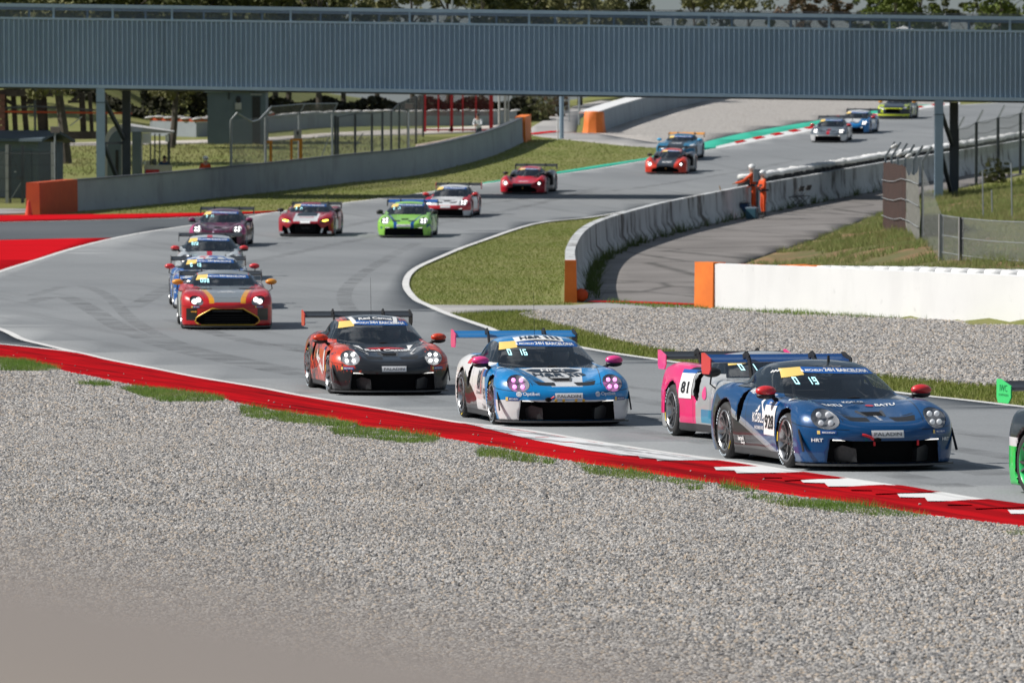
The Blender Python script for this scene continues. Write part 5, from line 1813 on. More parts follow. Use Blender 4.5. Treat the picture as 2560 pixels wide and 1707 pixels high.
def tyre_brand(car, ys=(-.70, .70), z=.452, w=.20, h=.042):
    for y in ys:
        p = plate(car, 'sponsor_strip', y, z, w, h, 'front', (0, 0, 0), CM['midblue'], .006)
        plate(car, 'yellow_tab', y - w / 2 + .015, z, .03, h, 'front', (0, 0, 0), CM['yellow'], .009, parent=p)
        letters(car, 'MICHELIN', y + .015, z, w * .68, h * .48, 'front', (0, 0, 0), CM['white'], .011, .02, .2, 0, p)


def canards(car, mat='black', x=1.86, y=.955):
    for s in (-1, 1):
        MB().prism([(.16, -.13), (-.04, .12), (-.10, .13), (.10, -.14)], .012, ((x, s * y, .36), (1, 0, 0), (0, 0, 1), (0, 1, 0))).build('canard', CM[mat], car['root'])
        MB().add([(x + .17, s * (y - .02), .235), (x - .05, s * (y - .02), .485), (x - .07, s * (y + .045), .475), (x + .14, s * (y + .045), .225)], [(0, 1, 2, 3), (3, 2, 1, 0)])


def intake_blades(car):
    """curved grey ducts in the wide lower intake"""
    for s in (-1, 1):
        mb = MB()
        pr = [(2.13, .50), (2.20, .44), (2.22, .40), (2.19, .36)]
        mb.add([(1.99, s * .60, .105), (2.235, s * .37, .105), (2.225, s * .38, .26), (2.12, s * .52, .30), (1.98, s * .62, .24), (2.05, s * .36, .105), (2.05, s * .37, .26)],
               [(0, 1, 2, 3), (0, 3, 4), (1, 5, 6, 2), (2, 6, 3)])
        mb.build('intake_duct', CM['carbon'], car['root'], True)
    MB().box((2.06, 0, .23), (.02, .74, .26)).build('intake_mesh', CM['void'], car['root'])


def duct_lip(car):
    h = car['bvh'].ray_cast(Vector((1.735, 0, 3)), Vector((0, 0, -1)), 5)
    z = h[0].z
    MB().add([(1.825, -.10, z - .030), (1.825, .10, z - .030), (1.66, .135, z + .030), (1.66, -.135, z + .030), (1.655, .12, z + .002), (1.655, -.12, z + .002)], [(0, 1, 2, 3)][:0]).v
    mb = MB()
    mb.bar((1.81, -.115, z - .018), (1.53, -.155, z + .040), .03, .018).bar((1.81, .115, z - .018), (1.53, .155, z + .040), .03, .018).bar((1.81, -.115, z - .018), (1.81, .115, z - .018), .05, .012)
    mb.build('duct_lip', CM['carbon_lt'], car['root'])
    MB().ellip((.98, 0, .812), (.055, .085, .012), 14, 6).build('hood_cap', CM['void'], car['root'], True)
# ------------------------------------------------------------------ the field of cars
# dark blue car numbered 928
def lv_928(m, x, y, z):
    n = m.noise(60, 2, 0.5)
    c = m.mix(n.ramp(.4, .6) * .35, (0.001, 0.058, 0.185), (0.001, 0.038, 0.13))
    roof = (z > 1.125).max((z > 0.93) * (x < 0.62) * ((y.abs()) > 0.60 - 0.0)) * (x < 0.7)
    c = m.mix(roof, c, (0.022, 0.030, 0.038))
    side = (y.abs() > 0.70)
    tri = (z - (0.60 - (x + 0.95) * 0.26)) < 0.0
    low = side * tri * (x < 0.95) * (x > -1.7)
    # zip-like teeth along the edge of the black triangle
    edge = (z - (0.60 - (x + 0.95) * 0.26)).abs() < 0.045
    teeth = ((x * 26.0).frac() < 0.5) * edge * side * (x < 0.95) * (x > -1.0)
    c = m.mix(low, c, (0.015, 0.016, 0.018))
    c = m.mix(teeth, c, (0.50, 0.52, 0.54))
    return c


car = make_car('cup', 1991, 1171, 14.8, 'dark blue race car with red mirrors numbered 928 beside the striped kerb', body=paint('paint_928', lv_928, .30, .1), anchor='fr', mirror='red', wing=paint('wing_928', lambda m, x, y, z: (0.002, 0.045, 0.18)), endp=('red', 'black'), lamps='lamp_unlit', num='0 19', near=True, roof_stub=True)
blue928 = car
sponsor_front(car); tyre_brand(car); canards(car); intake_blades(car); duct_lip(car)
for s in (-1, 1):
    letters(car, 'HRT', s * .80, .36, .115, .040, 'front', (0, 0, 0), CM['white'], .010, .03)
    letters(car, 'BATU', s * .33, -1.16, .26, .15, 'hood', (0, 0, 0), CM['white'], .008, .03, .2, -s * .12)
    decal(car, 'emblem', [(s * .33 - .20 + .055 * math.cos(t), -1.18 + .055 * math.sin(t)) for t in np.linspace(0, 6.28, 14)[:-1]], [tuple(range(13))], 'hood', (0, 0, 0), CM['red'], .008)
letters(car, 'KOBLER', 0, -.96, .28, .09, 'hood', (0, 0, 0), CM['white'], .008, .02)
letters(car, 'WORKWEAR', -.01, -1.93, .26, .045, 'hood', (0, 0, 0), CM['white'], .008, .01, 0, 1.57)
np_ = plate(car, 'number_plate', .585, .54, .48, .36, 'right', (0, 0, 0), CM['white'], .008)
letters(car, '928', .585, .52, .40, .17, 'right', (0, 0, 0), CM['ink'], .015, .02, 0, 0, np_)
nb_ = plate(car, 'number_header', .585, .748, .48, .05, 'right', (0, 0, 0), CM['blue'], .008, parent=np_)
letters(car, '24H SERIES', .60, .748, .30, .028, 'right', (0, 0, 0), CM['white'], .011, .02, 0, 0, nb_)
letters(car, 'KOBLE', .10, .555, .44, .115, 'right', (0, 0, 0), CM['white'], .009, .02)
letters(car, 'WORKWE', .14, .435, .36, .045, 'right', (0, 0, 0), CM['white'], .009, .01)
decal(car, 'emblem', [(-.02, .62), (.06, .62), (.22, .80), (.36, .84), (.20, .84), (.06, .68), (.06, .86), (-.02, .86), (.13, .75), (.30, .56), (.40, .56), (.20, .79)], [(0, 1, 6, 7), (8, 9, 10, 11), (1, 2, 3, 4, 5)], 'right', (0, 0, 0), CM['white'], .010)
letters(car, 'berzerk', -.55, .28, .20, .06, 'right', (0, 0, 0), CM['white'], .009, .03, .1)
letters(car, 'design', -.50, .225, .14, .04, 'right', (0, 0, 0), CM['white'], .009, .03, .1)
letters(car, 'ALMEIDA', -.40, .86, .20, .045, 'right', (0, 0, 0), CM['white'], .008, .02, 0, -.15)
p = plate(car, 'sponsor_plate', -.70, -1.02, .26, .11, 'hood', (0, 0, 0), CM['white'], .007, .3)
letters(car, 'MCQUAY', -.70, -1.02, .20, .055, 'hood', (0, 0, 0), CM['ink'], .012, .01, .0, 0, p)
decal(car, 'sidewall_names', [(q[0], q[1]) for q in [(-.30 + i * .055 + d, 1.085 - .0 + .035 * math.sin(3.1 * (i / 14)) + e) for i in range(13) for d, e in ((0, 0), (.04, 0), (.04, .028), (0, .028))]], [(4 * i, 4 * i + 1, 4 * i + 2, 4 * i + 3) for i in range(13)], 'right', (0, 0, 0), CM['white'], .008)
MB().tube([(2.27, -.19, .385), (2.31, -.20, .375), (2.32, -.23, .40), (2.31, -.30, .425), (2.30, -.33, .43)], [.016, .018, .016, .016, .014], 7).build('tow_strap', CM['vinyl_red'], car['root'], True)
for yv in (-.16, .38):
    MB().box((2.245, yv, .325), (.02, .022, .06)).build('tow_tab', CM['vinyl_red'], car['root'])
MB().ellip((2.275, -.13, .365), (.02, .05, .03), 12, 6).build('tow_hole', CM['void'], car['root'], True)


# bright blue and white car
def lv_hr(m, x, y, z):
    c = (0.002, 0.20, 0.50)
    hoodw = (y.abs() < (0.255 + (1.95 - x) * 0.18).min(0.56)) * (x > 0.80) * (x < 2.13) * (z > 0.5)
    c = m.mix(hoodw, c, (0.70, 0.71, 0.72))
    flank = (y.abs() > 0.70) * ((x + (z - 0.5) * 0.75) < 0.66) * (z < 0.93)
    c = m.mix(flank, c, (0.70, 0.70, 0.70))
    low = (z < 0.375) * (x > 1.75) * ((y.abs() > 0.66).max(z > 0.33))
    c = m.mix(low, c, (0.68, 0.68, 0.68))
    dark = (y.abs() > 0.70) * (z < 0.40 - (x + 0.25) * 0.45) * (x < -0.1) * (x > -0.95)
    c = m.mix(dark, c, (0.015, 0.016, 0.018))
    return c


car = make_car('cup', 1252, 1062, 10.3, 'bright blue and white race car with pink mirrors, hood lettered H&R', body=paint('paint_blue_white', lv_hr), anchor='fr', mirror='pink', wing=paint('wing_blue', lambda m, x, y, z: (0.01, 0.16, 0.42)), endp=('pink', 'black'), lamps='lamp_pink', num='0 16', near=True, antenna=True)
sponsor_front(car); tyre_brand(car, (-.78, .78), .39, .17, .05); canards(car); intake_blades(car); duct_lip(car)
for s in (-1, 1):
    letters(car, 'Optibet', s * .56 + .03, .458, .23, .062, 'front', (0, 0, 0), CM['white'], .010, .012)
    t_ = np.linspace(0, 2 * math.pi, 17)[:-1]
    for r0, r1 in ((.020, .008), (.036, .026)):
        pts = [(s * .56 - .135 + r * math.cos(t), .458 + r * math.sin(t)) for r in (r0, r1) for t in t_]
        decal(car, 'emblem', pts, [(i, (i + 1) % 16, 16 + (i + 1) % 16, 16 + i) for i in range(16)], 'front', (0, 0, 0), CM['white'], .010)
hx = decal(car, 'dark_panel', [(-.40, -1.0), (.40, -1.0), (.30, -.875), (-.30, -.875), (-.28, -1.13), (.28, -1.13)], [(0, 4, 5, 1, 2, 3)], 'hood', (0, 0, 0), CM['navy'], .007)
letters(car, 'HRX', 0, -1.0, .36, .15, 'hood', (0, 0, 0), CM['white'], .013, .03, .1, 0, hx)
letters(car, 'H&R', -.13, -1.32, .46, .27, 'hood', (0, 0, 0), CM['navy'], .008, .04, .1)
for k in range(3):
    decal(car, 'stripe', [(.17 + k * .085, -1.46), (.235 + k * .085, -1.46), (.215 + k * .085, -1.26), (.15 + k * .085, -1.185), (.10 + k * .085, -1.185), (.155 + k * .085, -1.26)], [(0, 1, 2, 5), (5, 2, 3, 4)], 'hood', (0, 0, 0), CM['navy'], .008)
rp_ = plate(car, 'roof_plate', 0, .15, .72, .26, 'roof', (0, 0, 0), CM['white'], .008)
letters(car, 'H&R', -.12, .15, .32, .17, 'roof', (0, 0, 0), CM['navy'], .014, .04, .1, 0, rp_)
for k in range(3):
    plate(car, 'stripe', .12 + k * .08, .15, .05, .17, 'roof', (0, 0, 0), CM['navy'], .014, -.15, rp_)
letters(car, 'H&R', .10, .60, .22, .28, 'right', (0, 0, 0), CM['navy'], .009, .03)
for k in range(3):
    plate(car, 'stripe', .255 + k * .06, .585, .032, .36, 'right', (0, 0, 0), CM['navy'] if k != 1 else CM['red'], .009, -.08)
letters(car, 'Das Fahrwerk', .10, .42, .34, .045, 'right', (0, 0, 0), CM['ink'], .009, .01)
letters(car, '921', .62, .42, .22, .16, 'right', (0, 0, 0), CM['ink'], .009, .03)
letters(car, 'Optibet', .55, .22, .32, .09, 'right', (0, 0, 0), CM['ink'], .009, .01)
plate(car, 'sponsor_strip', .55, .71, .30, .10, 'right', (0, 0, 0), CM['blue'], .008)
plate(car, 'sponsor_plate', -.80, .86, .20, .10, 'right', (0, 0, 0), CM['red'], .008)
p = plate(car, 'sponsor_plate', -.70, -1.02, .24, .11, 'hood', (0, 0, 0), CM['white'], .007, .3)
letters(car, 'MCQUAY', -.70, -1.02, .19, .05, 'hood', (0, 0, 0), CM['ink'], .012, .01, .0, 0, p)
letters(car, 'skinner motorsport', 0, 1.99, 1.3, .06, 'roof', (0, 0, 0), CM['white'], .012, .03)
for yv in (-.19, -.08, .10, .21):
    mb = MB().lathe([(0, .022), (.012, .020), (.014, .0)], 12, 'X').build('marker_lamp', CM['gold'], car['root'], True)
    h = car['bvh'].ray_cast(Vector((4, yv, .372)), Vector((-1, 0, 0)), 6)
    mb.location = (h[0].x - .002 if h[0] else 2.25, yv, .372)
MB().ellip((2.272, -.30, .385), (.02, .05, .032), 12, 6).build('tow_hole', CM['void'], car['root'], True)
MB().tube([(2.27, -.26, .395), (2.30, -.24, .415), (2.31, -.22, .43)], .012, 6).build('tow_strap', CM['vinyl_red'], car['root'], True)


# orange and black brushed car
def lv_camel(m, x, y, z):
    v = m.vec((1.3, 7.0, 2.2), (0, 0.5, 0.35))
    st = m.noise(3.4, 6, 0.7, vec=v)
    v2 = m.vec((2.0, 9.0, 1.2), (0.2, -0.3, -0.2))
    st2 = m.noise(3.0, 5, 0.7, vec=v2)
    centre = 1.0 - (y.abs() - 0.30).ramp(0.0, 0.42)
    lowf = (0.52 - z).ramp(0.0, 0.2) * (x > 1.2)
    bias = (centre * (x > 0.7) * 0.40).max(lowf * 0.20).max((x < -0.1) * 0.08)
    k = (st * 0.6 + st2 * 0.4 + bias).ramp(0.545, 0.60)
    c = m.mix(k, (0.60, 0.052, 0.014), (0.016, 0.017, 0.020))
    c = m.mix((z > 1.14) * (y.abs() < 0.44), c, (0.025, 0.028, 0.033))
    return c


m_camel = paint('paint_orange_black', lv_camel)
car = make_car('cup', 842, 985, 9.5, 'orange and black streaked race car lettered Red Camel', body=m_camel, anchor='fr', mirror=m_camel, wing='carbon', endp=('red', 'black'), lamps='lamp', near=True, antenna=True)
sponsor_front(car); tyre_brand(car, (-.74, .74), .44, .19, .045); canards(car, 'carbon_lt'); intake_blades(car); duct_lip(car)
letters(car, 'Red Camel', .02, -1.32, .74, .17, 'hood', (0, 0, 0), CM['white'], .009, .035)
letters(car, 'jordans.nl', .26, -1.435, .28, .05, 'hood', (0, 0, 0), CM['white'], .009, .02)
decal(car, 'emblem', [(-.32, -1.18), (-.20, -1.10), (.10, -1.08), (.26, -1.14), (.34, -1.24), (.20, -1.22), (.0, -1.24), (-.22, -1.24)], [(0, 7, 6, 5, 4, 3, 2, 1)], 'hood', (0, 0, 0), CM['red'], .008)
for s in (-1, 1):
    decal(car, 'stripe', [(s * .50, -.95), (s * .40, -.95), (s * .37, -1.32), (s * .385, -1.34)], [(0, 1, 2, 3)], 'hood', (0, 0, 0), CM['white'], .009)
    decal(car, 'stripe', [(s * .50, -1.38), (s * .46, -1.42), (s * .34, -1.70), (s * .40, -1.72), (s * .37, -1.66)], [(0, 1, 2, 4), (2, 3, 4)], 'hood', (0, 0, 0), CM['white'], .009)
    decal(car, 'stripe', [(s * .43, -1.775), (s * .34, -1.765), (s * .35, -1.79)], [(0, 1, 2)], 'hood', (0, 0, 0), CM['white'], .009)
    plate(car, 'roof_stripe', s * .36, .12, .07, .42, 'roof', (0, 0, 0), CM['white'], .008, s * .1)
letters(car, 'Red Camel', .02, .09, .55, .13, 'roof', (0, 0, 0), CM['white'], .010, .035)
letters(car, 'Red Camel', .10, .48, .75, .16, 'right', (0, 0, 0), CM['white'], .009, .035, 0, -.35)
p = plate(car, 'number_plate', .62, .55, .20, .40, 'right', (0, 0, 0), CM['white'], .007)
plate(car, 'number_header', .62, .72, .20, .05, 'right', (0, 0, 0), CM['blue'], .010, parent=p)
plate(car, 'sponsor_plate', -.70, -1.02, .22, .10, 'hood', (0, 0, 0), CM['white'], .007, .3)
plate(car, 'wing_sticker', 0, 2.10, .7, .05, 'roof', (0, 0, 0), CM['white'], .012)


# red and grey car with the wide yellow-rimmed grille
def lv_ast(m, x, y, z):
    c = (0.48, 0.008, 0.012)
    hood = (y.abs() < (0.30 + (2.2 - x).max(0.0) * 0.16)) * (z > 0.60) * (x > 0.2)
    c = m.mix(hood, c, (0.20, 0.22, 0.235))
    st = ((y.abs() - (0.345 + (2.2 - x).max(0.0) * 0.16)).abs() < 0.055) * (z > 0.58) * (x > 1.1)
    c = m.mix(st, c, (0.70, 0.30, 0.015))
    c = m.mix((z > 1.10) * (y.abs() < .56), c, (0.22, 0.24, 0.25))
    c = m.mix((y < -0.9) * (x < 1.0) * (z < 0.75), c, (0.38, 0.40, 0.38))
    c = m.mix((y < -0.9) * (x < 1.0) * (x > 0.86) * (z < 0.6), c, (0.70, 0.30, 0.015))
    c = m.mix((x > 1.7) * (y.abs() > .66) * (z < .47) * (z > .2) * (y.abs() < .90), c, (0.012, 0.012, 0.013))
    return c


car = make_car('ast', 569, 826, 4.9, 'red and grey race car with yellow mirrors and a yellow-rimmed wide grille', body=paint('paint_red_grey', lv_ast), mirror='orange', wing='carbon', endp='carbon', num='008')
tub = []
for (a_, z_) in ([(-w_, q_) for q_, w_ in [(q_, float(_wm(q_))) for q_ in np.linspace(.115, .45, 14)]] + [(w_, q_) for w_, q_ in [(float(_wm(q_)), q_) for q_ in np.linspace(.45, .115, 14)]]):
    h = car['bvh'].ray_cast(Vector((4, a_ * 1.04, .27 + (z_ - .27) * 1.09)), Vector((-1, 0, 0)), 6)
    tub.append((h[0].x if h[0] else 2.2, a_ * 1.04, .27 + (z_ - .27) * 1.09))
tub.append(tub[0])
MB().tube(tub, 0.014, 6, False).build('grille_rim', CM['gold'], car['root'], True)
for k in range(4):
    MB().tube([(2.16 - .03 * abs(q), q * .5, .15 + k * .055) for q in (-1, -.5, 0, .5, 1)], .008, 5).build('grille_bar', CM['black'], car['root'])
MB().tube([(2.10, -.33, .405), (2.16, 0, .41), (2.10, .33, .405)], .016, 6).build('grille_bar', CM['carbon_lt'], car['root'])
tyre_brand(car, (-.70, .70), .50, .18, .04)
letters(car, 'CAPE', 0, -1.55, .26, .07, 'hood', (0, 0, 0), CM['white'], .008, .03, .1)
letters(car, 'RACING', 0, -1.64, .40, .05, 'hood', (0, 0, 0), CM['white'], .008, .02, .2)
decal(car, 'arrow', [(-.80, .385), (-.70, .385), (-.70, .37), (-.665, .395), (-.70, .42), (-.70, .405), (-.80, .405)], [(0, 1, 5, 6), (2, 3, 4)], 'front', (0, 0, 0), CM['orange'], .008)

# blue car tucked in behind it
def lv_013(m, x, y, z):
    n = m.noise(2.6, 3)
    c = m.mix(n.ramp(.50, .54), (0.008, 0.09, 0.34), (0.62, 0.64, 0.66))
    return m.mix(n.ramp(.64, .66), c, (0.5, 0.02, 0.03))


make_car('ast', 538, 775, 5.2, 'blue and white race car half hidden behind the red and grey car', body=paint('paint_blue_patch', lv_013), mirror='red', wing='carbon', endp='carbon', num='0 13')
# silver car with the red stripe
lv_20 = lambda m, x, y, z: m.mix((y.abs() < 0.075) * (z > .45), (0.42, 0.45, 0.47), (0.55, 0.012, 0.03))
make_car('cup', 523, 703, 2.5, 'silver race car with red mirrors and a red centre stripe', body=paint('paint_silver', lv_20, .3, .1), mirror='red', num='020', lamps='lamp')


def lv_purple(m, x, y, z):
    n = m.noise(3.5, 4)
    c = m.mix(n.ramp(.48, .52), (0.06, 0.008, 0.028), (0.13, 0.022, 0.055))
    n2 = m.noise(6, 3)
    c = m.mix(n2.ramp(.66, .68), c, (0.5, 0.4, 0.5))
    return m.mix((x > 1.6) * (y.abs() > .8) * (z > .42), c, (0.40, 0.04, 0.15))


pc = make_car('cup', 541, 619, -2.0, 'purple and pink patterned race car at the back of the line', body=paint('paint_purple', lv_purple), mirror=paint('mirror_purple', lambda m, x, y, z: (0.2, 0.03, 0.1)), num='0 17', endp='black')
tyre_brand(pc)


def lv_audi(m, x, y, z):
    c = m.mix((y.abs() < 0.44) * (z > .55) * (x > 1.0), (0.30, 0.006, 0.016), (0.60, 0.61, 0.62))
    c = m.mix((y.abs() < 0.36) * (x > 0.9) * (x < 1.45), c, (0.02, 0.022, 0.025))
    c = m.mix((y.abs() > 0.9) * (x < .5) * (x > -.4) * (z < .6), c, (0.6, 0.6, 0.62))
    return m.mix((z > 1.09) * (y.abs() > .35), c, (0.02, 0.02, 0.022))


ac = make_car('mid', 762, 593, -3.7, 'dark red and white race car with yellow headlights', body=paint('paint_red_white', lv_audi), mirror='black', lamps='lamp_yellow', num='0 14')
plate(ac, 'sponsor_plate', 0, .52, .36, .07, 'front', (0, 0, 0), CM['white'], .007)
letters(ac, 'ROTH', 0, .30, .30, .09, 'front', (0, 0, 0), CM['carbon_lt'], .012, .03)
letters(ac, 'BWT RACING', 0, -1.62, .5, .10, 'hood', (0, 0, 0), CM['red'], .008, .03)
for s in (-1, 1):
    MB().prism([(.0, .0), (.07, .0), (-.02 , .27), (-.09, .27)], .02, ((2.08, s * .60, .13), (0, -s, 0), (0, 0, 1), (1, 0, 0))).build('intake_blade', CM['white'], ac['root'])
    MB().box((2.0, s * .86, .15), (.12, .14, .08)).build('bumper_corner', CM['white'], ac['root'])
for k in range(-4, 5):
    MB().bar((2.17 - .01 * abs(k), k * .085, .14), (2.14 - .01 * abs(k), k * .085, .44), .012, .02).build('grille_bar', CM['black'], ac['root'])


def lv_green(m, x, y, z):
    c = (0.26, 0.56, 0.075)
    st = ((y.abs() - (0.30 + (2.2 - x).max(0.0) * 0.30)).abs() < 0.06) * (x > .8)
    c = m.mix(st, c, (0.006, 0.08, 0.30))
    c = m.mix((z > .88) * (y.abs() > .5), c, (0.01, 0.09, 0.30))
    n = m.noise(4, 3)
    return m.mix(n.ramp(.62, .65) * (z < .5), c, (0.02, 0.10, 0.16))


gcar = make_car('cup', 1009, 596, -3.3, 'lime green race car with blue stripes', body=paint('paint_lime', lv_green), mirror='black', wing='blue', endp='black', num='0 17', lamps='lamp')
sponsor_front(gcar, .44, .5, .09)


def lv_wr(m, x, y, z):
    up = ((z > 0.50) * (x > .7) * (y.abs() < 0.62)).max(z > .93)
    c = m.mix(up, (0.50, 0.010, 0.022), (0.68, 0.69, 0.70))
    c = m.mix((y.abs() > .8) * (x < .55) * (x > -.55) * (z > .3), c, (0.62, 0.63, 0.64))
    return m.mix((z < .30) * (x > 1.5), c, (0.5, 0.52, 0.54))


wc = make_car('cup', 1113, 546, -6.6, 'white and red race car with a white hood, just behind the lime green one', body=paint('paint_white_red', lv_wr), mirror='red', wing='carbon', endp='red', lamps='lamp')
letters(wc, 'DEWALT', 0, -1.45, .6, .10, 'hood', (0, 0, 0), CM['ink'], .008, .03)
plate(wc, 'sponsor_plate', 0, .44, .4, .09, 'front', (0, 0, 0), CM['white'], .006)

# the two low red sports cars
for (px, py, ps, cc, lab) in ((1304, 487, -8.7, (0.50, 0.010, 0.024), 'dark red sports prototype in front, with a pale roof band'), (1662, 437, -9.5, (0.60, 0.035, 0.012), 'orange-red sports prototype beside the green strip')):
    def lv_k(m, x, y, z, cc=cc):
        c = m.mix((y.abs() < 0.42) * (z < 0.80) * (x > (.6 if cc[1] > .02 else 2.02)), cc, (0.02, 0.021, 0.023))
        c = m.mix((y.abs() > .55) * (x < 0.9) * (x > -0.75), c, (0.03, 0.031, 0.036))
        c = m.mix((x < -.7) * (y.abs() > .5), c, (0.06, 0.06, 0.075))
        return m.mix((x < -1.0) * (y.abs() > .93) * (z < .8), c, tuple(q * .5 for q in cc))
    kc = make_car('ktm', px, py, ps, lab, body=paint('paint_sports', lv_k), mirror='black', wing='carbon', endp='black', lamps='lamp', name='race_car')
    plate(kc, 'sponsor_plate', 0, -1.72, .44, .09, 'hood', (0, 0, 0), CM['white'], .007)
    plate(kc, 'sponsor_plate', 0, -1.55, .5, .08, 'hood', (0, 0, 0), CM['white'] if px > 1500 else CM['pink'], .007)
    decal(kc, 'emblem', [(.035 * math.cos(t), .27 + .05 * math.sin(t)) for t in np.linspace(0, 6.28, 9)[:-1]], [tuple(range(8))], 'front', (0, 0, 0), CM['orange'], .02)

# blue coupe behind the second sports car
def lv_bm(m, x, y, z):
    c = m.mix((y.abs() < .40) * (z > .6) * (x > .3), (0.012, 0.16, 0.30), (0.02, 0.025, 0.03))
    n = m.noise(3, 3)
    return m.mix(n.ramp(.62, .64) * (z > .6) * (x > .9), c, (0.6, 0.62, 0.64))


bc = make_car('amg', 1686, 403, -9.6, 'teal blue race car with an orange rear wing following the orange-red one', body=paint('paint_teal', lv_bm), mirror='cyan', wing='orange', endp='orange', lamps='lamp')
plate(bc, 'sponsor_plate', 0, -1.5, .5, .12, 'hood', (0, 0, 0), CM['white'], .008)
lv_g2 = lambda m, x, y, z: m.mix((z < .42) * (x > 1.6), m.mix((y.abs() < .08) * (x > 1.3) * (z > .45), (0.15, 0.18, 0.21), (0.6, 0.012, 0.03)), (0.6, 0.61, 0.62))
make_car('cup', 2069, 358, -8.8, 'dark grey race car with red mirrors and a pale bumper', body=paint('paint_grey', lv_g2, .3, .3), mirror='red', lamps='lamp')


def lv_bw(m, x, y, z):
    c = m.mix(((z > .62) * (y < .35)).max(z > .98), (0.006, 0.16, 0.42), (0.62, 0.63, 0.64))
    ring = (((x + .9) * (x + .9) + (z - .45) * (z - .45)) - .42).abs() < .07
    c = m.mix(ring * (y.abs() > .8), c, (0.30, 0.52, 0.06))
    return m.mix((x < .6) * (x > -.5) * (z > .5) * (y.abs() > .8), c, (0.25, 0.26, 0.27))


make_car('cup', 2127, 336, -12.6, 'blue and white race car with orange-red mirrors ahead of the black and yellow one', body=paint('paint_blue_white_far', lv_bw), mirror='red', lamps='lamp')


def lv_by(m, x, y, z):
    w = m.noise(1.0, 2, vec=m.vec((1.2, 1.2, 3.2), (.3, .6, 0)))
    c = m.mix((w.ramp(.55, .56)) * (y.abs() > .6), (0.016, 0.022, 0.03), (0.45, 0.56, 0.03))
    return m.mix((x > 1.9) * ((z > .60) * (z < .66)).max((z < .30) * (z > .2)), c, (0.55, 0.62, 0.02))


make_car('amg', 2232, 299, -12.0, 'black and neon yellow race car emerging from under the bridge', body=paint('paint_black_yellow', lv_by), mirror='orange', lamps='lamp_unlit', banner=False)


# pink, grey and blue car beside the dark blue one
def lv_81(m, x, y, z):
    c = (0.36, 0.37, 0.38)
    c = m.mix((x < -.55) * (z > .28), c, (0.72, 0.02, 0.16))
    wv = (z - 0.50) + (x * 3.0).sin() * 0.10
    c = m.mix((x < -.30) * (x > -.9) * (wv < -0.02) * (z > .2), c, (0.70, 0.02, 0.15))
    c = m.mix((x > -.05) * (z < 0.40) * (z > .22), c, (0.02, 0.24, 0.40))
    c = m.mix((x < -.9) * (z < .30), c, (0.36, 0.37, 0.38))
    return m.mix((z > .90) * (y.abs() > .25) * (x < -.4) * (y.abs() < .8), c, (0.65, 0.03, 0.16))


fc = make_car('mid', 1706, 1091, 13.5, 'pink, grey and light blue race car numbered 81 overlapped by the dark blue car', body=paint('paint_pink_grey', lv_81), anchor='rr', mirror='black', wing='carbon', endp='pink', lamps='lamp', near=True, num='0 1', antenna=True)
p = plate(fc, 'number_plate', -.68, .70, .46, .34, 'right', (0, 0, 0), CM['white'], .008)
letters(fc, '81', -.68, .68, .28, .16, 'right', (0, 0, 0), CM['ink'], .014, .035, 0, 0, p)
plate(fc, 'number_header', -.68, .895, .46, .05, 'right', (0, 0, 0), CM['blue'], .010, parent=p)
letters(fc, 'ERL', -2.18, 1.20, .12, .05, 'right', (0, 0, 0), CM['white'], .012, .02)
decal(fc, 'emblem', [(.12 + .10 * math.cos(t) * (1 - .3 * math.sin(t)), .62 + .09 * math.sin(t)) for t in np.linspace(0, 6.28, 15)[:-1]], [tuple(range(14))], 'right', (0, 0, 0), CM['pink'], .008)

# black and neon green car leaving the frame
lv_iwc = lambda m, x, y, z: m.mix((x < -1.3) * (y.abs() > .6) * (z < .52), m.mix((x < -1.3) * (z < .62) * (z > .52), (0.012, 0.015, 0.018), (0.62, 0.62, 0.64)), (0.02, 0.52, 0.09))
ic = make_car('amg', 2602, 1241, 17.0, 'black and neon green race car leaving behind its rear wing lettered IWC', body=paint('paint_black_green', lv_iwc), anchor='rr', mirror='black', wing='carbon', endp='green', lamps='lamp', rimlip='green', near=False)
wgx, wgz, wsp, wch = KIND['amg']['wing']
def flat_text(s, cx, cz, w, h, y, mat, parent, bold=0.0):
    v, f = text2d(s, bold)
    v[:, 0] -= (v[:, 0].max() + v[:, 0].min()) / 2; v[:, 1] -= (v[:, 1].max() + v[:, 1].min()) / 2
    v[:, 0] *= w / np.ptp(v[:, 0]); v[:, 1] *= h / np.ptp(v[:, 1])
    return mesh_obj('lettering', [(cx + a, y, cz + b) for a, b in v], f, mat, parent)
flat_text('IWC', wgx, wgz + .0, .22, .075, -wsp / 2 - .0095, CM['fgreen'], ic['root'])
flat_text('SCHAFFHAUSEN', wgx, wgz - .075, .28, .025, -wsp / 2 - .0095, CM['fgreen'], ic['root'])
# ------------------------------------------------------------------ trees
def m_leaf(name, c1, c2):
    m = Mat(name, 0.75, 0, 0.25)
    n = m.noise(0.9, 3, which='World'); r = m.noise(7.0, 2, which='World')
    c = m.mix(n.ramp(.35, .65), c1, c2)
    c = m.mix(r.ramp(.3, .7) * .5, c, tuple(q * .5 for q in c1))
    m.color(c)
    return m.m


LEAF = [m_leaf('leaf_dark', (0.065, 0.075, 0.022), (0.105, 0.112, 0.036)), m_leaf('leaf_olive', (0.15, 0.155, 0.062), (0.21, 0.20, 0.085)),
        m_leaf('leaf_fresh', (0.12, 0.165, 0.03), (0.18, 0.215, 0.05)), m_leaf('leaf_brown', (0.17, 0.10, 0.065), (0.12, 0.105, 0.055))]
BARK = simple('bark', (0.055, 0.045, 0.038), (0.10, 0.085, 0.07), 3.0, 0.9)


